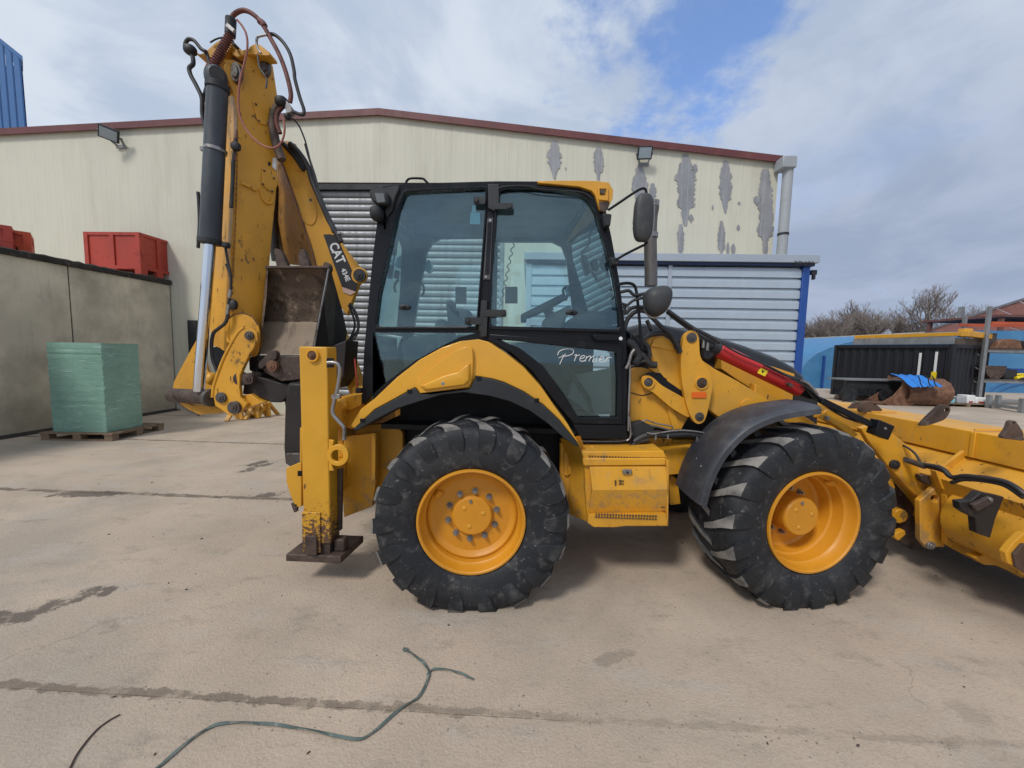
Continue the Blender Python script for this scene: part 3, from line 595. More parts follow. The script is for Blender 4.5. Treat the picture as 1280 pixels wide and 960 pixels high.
# ------------------------------------------------ corrugated storage unit behind the machine
SY = 7.0
su = thing('storage_unit', 'pale grey corrugated storage unit with a blue corner post behind the loader', 'storage unit', (2.5, SY + 1, 0))
L0, L1, R0, R1 = P(661, 380, SY).x, P(833, 380, SY).x, P(838, 380, SY).x, P(999, 380, SY).x
ZT = P(900, 333, SY).z; pit = .1795
def ribs(x0, x1):
    b = B(); pr = [(0, .035), (.004, .0), (pit * .62, .0), (pit * .68, .012), (pit * .80, .012), (pit * .86, .045), (pit * .97, .045)]
    vs = [V((x, SY + y, z)) for x in (x0, x1) for z, y in pr] + [V((x, SY + .06, z)) for x in (x0, x1) for z in (0, pit * .97)]
    m = len(pr); b.add(vs, [(k, k + 1, m + k + 1, m + k) for k in range(m - 1)] + [(2 * m, 2 * m + 1, 2 * m + 3, 2 * m + 2), tuple(range(m)) + (2 * m + 1, 2 * m), tuple(range(m, 2 * m)) + (2 * m + 3, 2 * m + 2)])
    return b
for x0, x1 in ((L0 + .04, L1), (R0, R1)):
    s0 = ribs(x0, x1).build('cladding_strip', 'boxsheet', su, smooth=False); c0 = WL[s0.name].copy(); k = 1
    base = ZT - pit * math.floor(ZT / pit)
    s0.location += V((0, 0, base)); c0 = c0 + V((0, 0, base))
    while base + (k + 1) * pit <= ZT + .01: share(s0, c0 + V((0, 0, k * pit)), 'cladding_strip'); k += 1
for x0, x1 in ((L0 - .06, L0 + .038), (L1 + .002, R0 - .002)):
    b = B(); b.box(x0, x1, SY - .01, SY + .08, 0, ZT + .01); b.build('post', 'boxtrim', su, smooth=False)
b = B(); b.box(R1 + .002, R1 + .12, SY - .03, SY + .12, 0, ZT + .012); cpst = b.build('corner_post', 'blue', su, bev=.008)
b = B(); b.box(L0 - .1, R1 + .22, SY - .10, SY + .02, ZT + .06, ZT + .19); rt = b.build('roof_trim', 'boxtrim', su, bev=.006)
b = B(); b.box(L0 - .05, R1 + .17, SY - .06, SY + .02, ZT + .013, ZT + .058); b.build('roof_rail', 'darkblue', su, smooth=False)
b = B(); b.box(L0 - .1, R1 + .2, SY + .025, SY + 2.6, ZT + .02, ZT + .15); b.build('roof', 'boxtrim', su, smooth=False)
b = B(); b.box(L0 - .04, R1 + .1, SY + .065, SY + 2.5, 0, ZT); b.build('inner_wall', 'boxsheet', su, smooth=False)
b = B(); b.box(R1 + .165, R1 + .26, SY - .0, SY + .06, ZT - .12, ZT - .04); b.box(R1 + .2, R1 + .24, SY, SY + .05, ZT - .2, ZT - .11); b.build('lifting_hook', 'black_matt', su, bev=.005)
px0 = P(994, 329, SY - .1)
lettering('DENIOS', lambda x, y: V((px0.x - .02 + x * .092, SY - .1035, px0.z - .045 + y * .115)), 'maker_lettering', 'black_matt', rt, bold=.012)

# ------------------------------------------------ yard at the right
TY = 23.0
tl = P(1001, 450, TY).x; tz = P(1150, 408, TY + 8).z
tun = thing('storage_tunnel', 'large pale blue rounded sheeted tunnel behind the black container', 'tunnel', (tl + 9, TY + 6, 0))
pr = []; Wd = 14.5; H = 3.55
for k in range(25):
    t = math.pi * k / 24; pr.append((tl + Wd - Wd * math.copysign(abs(math.cos(t)) ** .75, math.cos(t)), H * math.sin(t) ** .62))
for i in range(7):
    y0, y1 = TY + i * 2.4, TY + i * 2.4 + 2.395; g = [1 + .006 * (i % 2)] * 2
    b = B(); sag = .985
    rings = [[V(((x - tl - Wd) * q + tl + Wd, y, z * q)) for x, z in pr] for y, q in ((y0, 1), ((y0 + y1) / 2, sag), (y1, 1))]
    n_ = len(pr); b.add([p for r in rings for p in r], [(a * n_ + j, a * n_ + j + 1, (a + 1) * n_ + j + 1, (a + 1) * n_ + j) for a in range(2) for j in range(n_ - 1)])
    if i == 0: b.add([V((x, y0 + .01, z)) for x, z in pr], [tuple(range(n_))])
    b.build('cover_sheet', 'tunnel', tun, ang=50, recalc=False)
for k, px in enumerate((1028, 1207, 1222)):
    q = G(px, 500); b = B()
    if k == 0: b.box(P(1028, 480, TY - .1).x - .05, P(1028, 480, TY - .1).x + .05, TY - .12, TY - .02, 0, 1.9); b.build('post', 'blue', tun, smooth=False)
hp = [(1232, 506), (1236, 492), (1248, 482), (1268, 476), (1290, 473)]
for d in (0, 7): b = B(); b.tube([P(x + d, y + d * .6, TY - .05) for x, y in hp], .025, n=6); b.build('end_hoop', 'farblue', tun)

# black container
A_ = G(1183, 507); B_ = V((P(1044, 460, 19.3).x, 19.3, 0)); dirv = (B_ - A_).normalized(); nv = V((dirv.y, -dirv.x, 0))
if nv.x < 0: nv = -nv
CHt = P(1183, 430, A_.y).z; LL = (B_ - A_).length
ct = thing('shipping_container', 'black corrugated shipping container across the yard beside the pallet racking', 'container', (A_.x, A_.y, 0))
def corr(o, d, n_out, L_, z0, z1, w=.30):
    k = max(1, int(L_ / w)); w = L_ / k; b = B(); pr = []
    for i in range(k):
        a = i * w; pr += [(a, 0), (a + w * .30, 0), (a + w * .45, .05), (a + w * .85, .05)]
    pr.append((L_, 0)); m = len(pr)
    b.add([o + d * a + n_out * (-c) + V((0, 0, z)) for z in (z0, z1) for a, c in pr], [(i, i + 1, m + i + 1, m + i) for i in range(m - 1)]); return b
out_long = V((dirv.y, -dirv.x, 0)); out_long = out_long if out_long.y < 0 else -out_long
corr(A_ + dirv * .08, dirv, out_long, LL - .16, .16, CHt - .12).build('long_side', 'container', ct, smooth=False)
endd = -out_long
EL = 2.44
corr(A_ + endd * .08, endd, -dirv, EL - .16, .16, CHt - .12).build('end_wall', 'container', ct, smooth=False)
b = B()
for q in (A_, B_, A_ + endd * EL, B_ + endd * EL): b = B(); b.bar(q + V((0, 0, .0)), q + V((0, 0, CHt)), .15, .15); b.build('corner_post', 'container', ct, smooth=False)
for z in (.09, CHt - .07):
    for q, r in ((A_, B_), (A_, A_ + endd * EL), (B_, B_ + endd * EL)):
        b = B(); dd = (r - q).normalized(); b.bar(q + dd * .08 + V((0, 0, z)), r - dd * .08 + V((0, 0, z)), .14, .14, up=V((0, 0, 1))); b.build('rail', 'container', ct, smooth=False)
b = B(); b.add([p + V((0, 0, CHt - .03)) for p in (A_, B_, B_ + endd * EL, A_ + endd * EL)], [(0, 1, 2, 3)]); b.build('roof', 'container', ct, smooth=False)
for (f0, zz0, zz1, mm) in ((.08, .95, 2.05, 'white'), (.02, 1.15, 2.1, 'white')):
    q = A_ + dirv * (.9 if f0 > .05 else .42) + out_long * .06; b = B(); b.bar(q + V((0, 0, zz0)), q + V((0, 0, zz1)), .07, .04); b.build('locking_bar', mm, ct, smooth=False)
q = A_ + dirv * .42 + out_long * .1; b = B(); b.bar(q + V((0, 0, .98)), q + V((0, 0, 1.3)), .16, .05); b.build('label_plate', 'warning', ct, smooth=False)

def edge_pt(f, g, z): return A_ + dirv * (LL * f) + endd * (EL * g) + V((0, 0, z))
bm_ = thing('jib_section', 'long yellow jib lying on grey bearers along the top of the black container', 'crane jib', tuple(edge_pt(.5, .3, CHt)))
b = B(); b.bar(edge_pt(.9, .25, CHt + .38), edge_pt(-.02, .25, CHt + .42), .16, .22); b.build('boom_tube', 'yellow', bm_, bev=.01)
b = B(); b.bar(edge_pt(-.02, .2, CHt + .42), edge_pt(-.02, .95, CHt + .36), .22, .26); b.bar(edge_pt(.0, .3, CHt + .3), edge_pt(.0, .3, CHt + .62), .3, .26); b.build('boom_head', 'yellow', bm_, bev=.02)
b = B(); b.bar(edge_pt(.86, .08, CHt + .16), edge_pt(.01, .08, CHt + .16), .28, .1); b.build('bearer', 'galv', bm_, smooth=False)
b = B(); b.bar(edge_pt(.0, .08, CHt + .12), edge_pt(0, .98, CHt + .12), .25, .1); b.build('bearer', 'wood_grey', bm_, smooth=False)

# low trailer with grey flat deck in front of the container
tr = G(1095, 500); tr.y -= .2
tt = thing('flat_trailer', 'low dark trailer with a thin grey deck in front of the black container', 'trailer', (tr.x, tr.y, 0))
b = B(); x0, x1 = P(1056, 475, 16).x, P(1136, 475, 16).x; b.box(x0, x1, 16.0, 16.9, .88, .94); b.build('deck', 'galv', tt, smooth=False)
b = B(); b.box(x0 + .2, x1 - .1, 16.1, 16.8, .55, .87); b.build('frame', 'black_matt', tt, bev=.01)
for xx in (x0 + .35, x1 - .7):
    b = B(); b.cyl((xx, 16.06, .3), (xx, 16.26, .3), .29, n=20); b.build('wheel', 'rubber', tt)
for xx in (x0 + .03, x1 - .06): b = B(); b.box(xx, xx + .06, 16.02, 16.08, 0, .87); b.build('leg', 'black_matt', tt, smooth=False)
for i, (px, s_) in enumerate(((1046, .16), (1070, .2), (1094, .14), (1107, .2))):
    q = G(px, 499 + i % 2); b = B(); b.ball((q.x, q.y - .2, s_ * .6), s_ * 1.6, s_, s_ * .7, n=8, pw=.7); b.ball((q.x + s_, q.y - .3, s_ * .4), s_, s_ * .7, s_ * .45, n=7, pw=.7)
    tag(b.build('rubble_heap', 'brown', smooth=False), ['small brown rubble heap nearest the left end of the low trailer', 'dark rubble heap below the left half of the low trailer', 'flat rubble heap under the middle of the low trailer', 'dark heap between the low trailer and the rusty digger bucket'][i], 'rubble', 'rubble in front of the container')

# rusty digger bucket with blue tarpaulin
c = G(1150, 508); s_ = c.y / 480
bx = thing('digger_bucket', 'rusty brown digger bucket lying on the yard with a blue tarpaulin on top', 'digger bucket', (c.x, c.y, 0))
x0, x1 = P(1134, 500, c.y).x, P(1188, 500, c.y).x; hh = P(1150, 476, c.y).z
pr = [V((0, 0)) for _ in ()]
prof = [(0, .0), (-.35, .05), (-.62, .3), (-.66, .62), (-.45, .92), (-.1, 1.08), (.5, 1.08), (.5, 1.02), (-.08, 1.02), (-.38, .86), (-.58, .6), (-.55, .34), (-.32, .12), (0, .06), (.8, .06), (.8, 0)]
b = B(); b.ext([V((x0, c.y + .15 + py_ * .8 + .25, pz * hh)) for py_, pz in prof], (x1 - x0, 0, 0)); b.build('bucket_shell', 'rust', bx, ang=50)
side = Q('w', [(255, 700), (215, 650), (180, 625), (150, 700), (95, 760), (15, 805), (60, 830), (215, 838), (270, 800), (285, 750)], c.y + .05)
b = B(); b.ext(side, (0, .04, 0)); b.build('cheek_plate', 'rust', bx, bev=.01)
b = B(); b.ext([p + V((.3, 1.0, 0)) for p in side], (0, .04, 0)); b.build('cheek_plate', 'rust', bx, bev=.01)
b = B(); b.box(P(1104, 505, c.y).x, x0 + .1, c.y + .09, c.y + 1.0, .02, .07); b.build('cutting_edge', 'rust', bx, smooth=False)
b = B(); tp = Q('w', [(210, 618), (330, 612), (425, 630), (450, 695), (330, 706), (232, 700)], c.y - .45)
n = len(tp); nx, ny = 22, 8; vs = []
for j in range(ny + 1):
    for i in range(nx + 1):
        u, v = i / nx, j / ny
        top = tp[0].lerp(tp[2], u) + V((0, .75, .02)); bot = tp[5].lerp(tp[3], u)
        p = top.lerp(bot, v ** 1.2); p.z += .05 * math.sin(v * 3.1) + .02 * math.sin(u * 21 + v * 5) + .015 * math.sin(u * 43); p.y += .03 * math.sin(u * 17 + v * 9); vs.append(p)
b.add(vs + [p + V((0, .03, -.03)) for p in vs], [(j * (nx + 1) + i, j * (nx + 1) + i + 1, (j + 1) * (nx + 1) + i + 1, (j + 1) * (nx + 1) + i) for j in range(ny) for i in range(nx)])
tp_o = tag(b.build('tarpaulin', 'tarp', ang=60, recalc=False), 'crumpled bright blue tarpaulin strapped over the rusty digger bucket', 'tarpaulin')
for xx in (285, 345, 385):
    b = B(); b.tube(Q('w', [(xx - 20, 618), (xx - 5, 640), (xx, 670), (xx + 15, 696)], c.y - .52), .018, n=5); b.build('tie_strap', 'black_matt', tp_o)

# pallet racking
KY = G(1229, 507).y
rk = thing('pallet_racking', 'grey and orange steel pallet racking at the right edge of the yard', 'racking', (P(1240, 500, KY).x, KY, 0))
rx0, rx1 = P(1231, 450, KY).x, P(1300, 450, KY).x; rtop = P(1232, 383, KY).z
for i, (x, y, top) in enumerate(((rx0, KY, rtop), (rx0 + .3, KY + 1.1, rtop - .2), (rx1 + 1.0, KY, rtop), (rx1 + 1.3, KY + 1.1, rtop))):
    b = B(); b.box(x - .06, x + .06, y, y + .1, .02, top); b.box(x - .1, x + .1, y - .04, y + .14, .002, .02); b.build('upright', 'galv', rk, smooth=False)
b = B(); 
for k in range(5): b.bar((rx0, KY + .1, .3 + k * .55), (rx0 + .3, KY + 1.1, .3 + (k + 1) * .5), .035)
b.build('cross_brace', 'galv', rk, smooth=False)
shelf = []
for i, (py, mm) in enumerate(((402, 'orange'), (437, 'galv'), (475, 'galv'))):
    z = P(1240, py, KY).z; shelf.append(z)
    for y in (KY - .02, KY + 1.08): b = B(); b.box(rx0 + .065, rx1 + .95, y, y + .06, z - .11, z); b.build('beam', mm, rk, smooth=False)
    if i:
        for k in range(6): b = B(); b.box(rx0 + .1 + k * .6, rx0 + .62 + k * .6, KY - .05, KY + 1.1, z + .005, z + .04); b.build('shelf_board', 'wood_grey', rk, smooth=False)
z1, z2 = shelf[1] + .045, shelf[2] + .045
b = B(); b.ext([V((rx0 + x, KY + .1, z1 + z)) for x, z in ((.45, 0), (.6, .28), (.95, .40), (1.35, .36), (1.5, 0))], (0, .7, 0)); tag(b.build('scrap_hopper', 'rust', bev=.03), 'rusty brown hopper on the upper shelf of the racking', 'hopper')
b = B(); b.box(rx0 + 1.55, rx0 + 3, KY + .1, KY + .9, z1, z1 + .34); tag(b.build('grey_bin', 'pinsteel', bev=.02), 'dull grey bin on the upper shelf right of the rusty hopper', 'bin')
b = B(); b.ext([V((rx0 + x, KY + .05, z2 + z)) for x, z in ((.12, .52), (.95, .52), (.85, .12), (.7, 0), (.35, 0), (.2, .2))], (0, .8, 0)); tag(b.build('skip_bucket', 'brown', bev=.02), 'small brown bucket at the left end of the lower shelf', 'bucket')
b = B(); b.tube([V((rx0 + x, KY + .05, z2 + z)) for x, z in ((1.3, .05), (1.6, .12), (1.9, .08), (2.2, .13), (2.5, .06))], .06, n=8); b.tube([V((rx0 + x, KY + .2, z2 + z)) for x, z in ((1.4, .15), (1.7, .2), (2.1, .16), (2.6, .2))], .05, n=8)
tag(b.build('coiled_sling', 'warning'), 'yellow lifting sling heaped at the front of the lower shelf', 'sling')
b = B(); b.box(rx0 + 1.5, rx0 + 2.8, KY + .4, KY + 1, z2, z2 + .42); tag(b.build('blue_crate', 'blue', bev=.02), 'blue box behind the yellow sling on the lower shelf', 'box')
b = B(); b.box(rx0 + .95, rx0 + 1.42, KY + .1, KY + .8, z2, z2 + .38); tag(b.build('black_tub', 'black_matt', bev=.03), 'black tub between the brown bucket and the blue box on the lower shelf', 'tub')
b = B(); b.box(rx0 + .25, rx0 + .7, KY + .3, KY + .9, z1 + .0, z1 + .62); tag(b.build('green_grey_cabinet', 'pinsteel', bev=.01), 'dark square cabinet on the upper shelf at the left upright', 'cabinet')
# parcels on a low pallet
q = G(1213, 509)
lp = thing('low_pallet', 'flat wooden pallet with small parcels at the foot of the racking', 'pallet', (q.x, q.y, 0))
for k in range(4): b = B(); b.box(q.x - .95, q.x + .85, q.y + k * .2, q.y + k * .2 + .12, .10, .125); b.build('deck_board', 'wood', lp, smooth=False)
for k in range(3): b = B(); b.box(q.x - .92 + k * .8, q.x - .8 + k * .8, q.y, q.y + .72, .002, .098); b.build('bearer', 'wood', lp, smooth=False)
for i, (dx, w, h, mm, lb) in enumerate(((-.6, .26, .16, 'paleblue', 'small pale blue parcel at the left of the low pallet'), (-.22, .34, .26, 'pipe', 'grey parcel beside the pale blue one on the low pallet'), (.12, .30, .32, 'white', 'taller white parcel in the middle of the low pallet'), (.52, .46, .24, 'white', 'wide white parcel with a red mark on the low pallet'))):
    b = B(); b.box(q.x + dx - w / 2, q.x + dx + w / 2, q.y + .1, q.y + .5, .128, .128 + h); o = tag(b.build('parcel', mm, bev=.03), lb, 'parcel', 'parcels on the low pallet')
    if i > 1: b = B(); b.box(q.x + dx - w * .3, q.x + dx + w * .2, q.y + .094, q.y + .098, .16, .22); b.build('printed_mark', 'crate', o, smooth=False)
# low galvanised stillage
q0, q1 = G(1235, 510), G(1276, 516)
sg = thing('steel_stillage', 'low galvanised stillage frame with stub posts beside the parcels', 'stillage', (q0.x, q0.y, 0))
b = B(); b.bar(q0 + V((0, 0, .14)), q1 + V((0, 0, .14)), .09, .09); b.build('base_rail', 'galv', sg, smooth=False)
b = B(); b.bar(q0 + V((.6, 1.2, .14)), q1 + V((.6, 1.2, .14)), .09, .09); b.build('base_rail', 'galv', sg, smooth=False)
b = B(); b.bar(q0 + V((0, .05, .14)), q0 + V((.6, 1.15, .14)), .08, .08); b.bar(q1 + V((0, .05, .14)), q1 + V((.6, 1.15, .14)), .08, .08); b.build('end_rail', 'galv', sg, smooth=False)
for p in (q0, q1, q0 + V((.6, 1.2, 0)), q1 + V((.6, 1.2, 0))): b = B(); b.box(p.x - .06, p.x + .06, p.y - .06, p.y + .06, 0, .5); b.build('stub_post', 'galv', sg, smooth=False)

# red-roofed building on the right
RY = 36
rb = thing('red_roof_building', 'building with a long brown red sloping roof behind the racking', 'building', (P(1300, 430, RY).x, RY, 0))
e0, e1 = P(1163, 413, RY), P(1262, 381, RY); sl_ = (e1.z - e0.z) / (e1.x - e0.x); ex = e1.x + 12
b = B(); b.box(e0.x, ex + 8, RY + .5, RY + 20, 0, e0.z - .1); b.build('wall', 'concrete', rb, smooth=False)
for k in range(10):
    xa = e0.x + (ex - e0.x) * k / 10; xb = e0.x + (ex - e0.x) * (k + 1) / 10 - .05; za, zb = e0.z + (xa - e0.x) * sl_, e0.z + (xb - e0.x) * sl_
    b = B(); b.add([(xa, RY - 5, e0.z - .9), (xb, RY - 5, e0.z - .9), (xb, RY + .1, zb), (xa, RY + .1, za), (xa, RY + .6, za - .1), (xb, RY + .6, zb - .1)], [(0, 1, 2, 3), (3, 2, 5, 4)]); b.build('roof_sheet', 'roofred', rb, smooth=False, recalc=False)
b = B(); b.bar((e0.x - .3, RY - .05, e0.z + .04), (ex, RY - .05, e0.z + (ex - e0.x) * sl_ + .12), .18, .1); b.build('verge_board', 'trim_grey', rb, smooth=False)
b = B(); p = P(1232, 392, RY - .3); b.box(p.x - .15, p.x + .15, RY + 1.5, RY + 1.8, p.z - 1, p.z + .8); b.build('flue', 'galv', rb, smooth=False)
b = B(); p = P(1254, 386, 26); b.box(p.x, p.x + 12, 26, 31, p.z - .5, p.z - .35)
for xx in (.1, 11.6): b.box(p.x + xx, p.x + xx + .2, 26.1, 26.3, 0, p.z - .51); b.box(p.x + xx, p.x + xx + .2, 30.5, 30.7, 0, p.z - .51)
tag(b.build('lean_to_canopy', 'roofred', smooth=False), 'flat brown canopy roof in front of the red roof at the right edge', 'canopy')

# bare winter trees
def tree(x, y, h, seed, spread, label, depth=6, dense=1.0):
    r = random.Random(seed); t = thing('bare_tree', label, 'tree', (x, y, 0), 'leafless trees behind the blue tunnel')
    tb, cb_ = B(), B()
    def seg(bb, a, c, ra, rb, n): bb.cyl(a, c, ra, rb, n)
    def grow(p, d, ln, rad, lv):
        k = 3 if lv < 3 else 2; q = p
        for i in range(k):
            d2 = (d + V((r.uniform(-.22, .22), r.uniform(-.22, .22), r.uniform(-.06, .14)))).normalized(); c = q + d2 * ln / k; ra = rad * (1 - .25 * i / k); rb_ = rad * (1 - .25 * (i + 1) / k)
            b_ = tb if lv == 0 else cb_; m = 7 if lv == 0 else (5 if lv < 3 else 3)
            aa, u = q, d2.orthogonal().normalized(); kk = d2.cross(u)
            rings = [[s + (u * math.cos(2 * math.pi * j / m) + kk * math.sin(2 * math.pi * j / m)) * w for j in range(m)] for s, w in ((q, ra), (c, rb_))]
            b_.loft(rings, cap=False); q = c; d = d2
            if lv and lv < depth and i < k - 1 and r.random() < .75 * dense: br(q, d, ln * .75, rb_ * .6, lv + 1)
        if lv < depth:
            for i in range(r.choice((2, 3, 3) if lv < 3 else (2, 2, 3))): br(q, d, ln * r.uniform(.62, .86), rad * .62, lv + 1)
    def br(p, d, ln, rad, lv):
        a = r.uniform(0, 6.28); e = r.uniform(.35, .85) * spread; o = V((math.cos(a), math.sin(a), r.uniform(-.05, .35)))
        grow(p, (d + o * e + V((0, 0, .12))).normalized(), ln, max(.012, rad), lv)
    grow(V((x, y, 0)), V((r.uniform(-.05, .05), 0, 1)), h * .28, h * .028, 0)
    tb.build('trunk', 'bark', t, smooth=False, recalc=False); cb_.build('crown', 'bark', t, smooth=False, recalc=False)
TD = 55
TL = [(1168, 366, 1.0, 'tall bare tree with a wide open crown left of the red roof', 7, .9), (1112, 369, .8, 'slim bare tree reaching highest above the middle of the container', 6, 1.0), (1200, 379, 1.1, 'low spreading bare tree leaning towards the red roof', 6, .9),
      (1085, 386, 1.0, 'bare tree above the left half of the yellow jib', 6, 1.1), (1062, 390, 1.1, 'twiggy bare tree above the left end of the jib', 6, 1.1), (1040, 384, 1.1, 'bushy bare tree over the rounded tunnel end', 6, 1.2), (1018, 381, 1.1, 'bare tree close beside the blue corner post', 6, 1.2), (1135, 384, 1.0, 'fine twigged tree between the two tall bare trees', 6, 1.1), (1100, 392, 1.1, 'dense low bare tree in front of the slim tall one', 6, 1.2), (1002, 392, 1.0, 'bare tree partly hidden by the storage unit', 6, 1.2), (1150, 394, 1.2, 'low dense bare tree below the tall open crown', 6, 1.2), (1052, 396, 1.2, 'low dark bare bush just left of the jib', 6, 1.3), (1075, 398, 1.2, 'low dark bare bush above the jib', 6, 1.3), (1028, 396, 1.2, 'low dark bare bush above the tunnel end', 6, 1.3)]
for i, (px, py, spd, lb, dp_, dn) in enumerate(TL):
    yy = TD + (i % 3) * 3; top = P(px, py, yy); tree(top.x, yy, top.z * 1.02, 100 + i, spd, lb, dp_, dn)

# yellow trestles seen under the linkage
for i, (xa, xb, w) in enumerate(((283, 302, .3), (306, 322, .3), (322, 336, .25))):
    a, c = G(xa, 527 - i * 2), G(xb, 525 - i * 2); z = .36
    t = thing('trestle', ['yellow steel trestle on the left, beneath the curved linkage plates', 'middle yellow trestle beneath the linkage plates', 'yellow trestle nearest the stabiliser leg'][i], 'trestle', ((a.x + c.x) / 2, a.y, 0), 'yellow trestles behind the linkage')
    m_ = (a + c) / 2 + V((0, .15, z))
    for q in (a, c, a + V((0, .35, 0)), c + V((0, .35, 0))): b = B(); b.bar(q + V((0, 0, .01)), m_ + V(((q.x - m_.x) * .5, 0, 0)), .09, .05); b.build('leg', 'yellow', t, smooth=False)
    b = B(); b.box(a.x - .02, c.x + .02, a.y + .1, a.y + .2, z - .02, z + .04); b.build('top_rail', 'yellow', t, smooth=False)

# strap and wire on the ground
def ribbon(pts, w, t=.003, tw=0):
    pts = cat([V(p) for p in pts], 10); rings = []
    for i, p in enumerate(pts):
        d = (pts[min(i + 1, len(pts) - 1)] - pts[max(0, i - 1)]).normalized(); s = d.cross(V((0, 0, 1))).normalized()
        a = tw * math.sin(i * .35) ; u = s * math.cos(a) + V((0, 0, 1)) * math.sin(a); n = d.cross(u)
        z = abs(math.sin(a)) * w / 2 + .004; c = V((p.x, p.y, z + .003))
        rings.append([c - u * w / 2 - n * t / 2, c + u * w / 2 - n * t / 2, c + u * w / 2 + n * t / 2, c - u * w / 2 + n * t / 2])
    b = B(); b.loft(rings); return b
sp_ = [G(x, y) for x, y in ((165, 985), (205, 955), (240, 925), (268, 909), (300, 905), (345, 908), (395, 916), (445, 926), (470, 914), (500, 888), (524, 872), (534, 852), (536, 841), (528, 829), (514, 818), (504, 812))]
b = ribbon(sp_, .013, tw=.55); st_ = b.build('webbing_strap', 'strap', smooth=False)
tag(st_, 'flat grey green webbing strap snaking over the concrete in the foreground', 'strap')
b = ribbon([G(x, y) for x, y in ((534, 845), (540, 839), (555, 838), (575, 843), (592, 851))], .012, tw=.5); b.build('frayed_end', 'strap', st_, smooth=False)
b = B(); e = G(507, 814); b.box(e.x - .014, e.x + .012, e.y - .008, e.y + .012, .004, .014); b.build('end_tab', 'strap', st_, bev=.002)
b = B(); b.tube([G(x, y, .005) for x, y in ((85, 965), (98, 940), (118, 915), (134, 902), (150, 893))], .0035, n=6)
tag(b.build('bent_wire', 'wire'), 'thin dark bent wire lying over the seam at the lower left', 'wire')

# ================================================================== THE BACKHOE LOADER
YT, YC, YB = 2.48, 3.62, 2.95      # tyre face, machine centre line, cab side
bl = thing('backhoe_loader', 'large yellow backhoe loader with black cab, seen from its side in the yard', 'backhoe loader', (0.2, YC, 0))

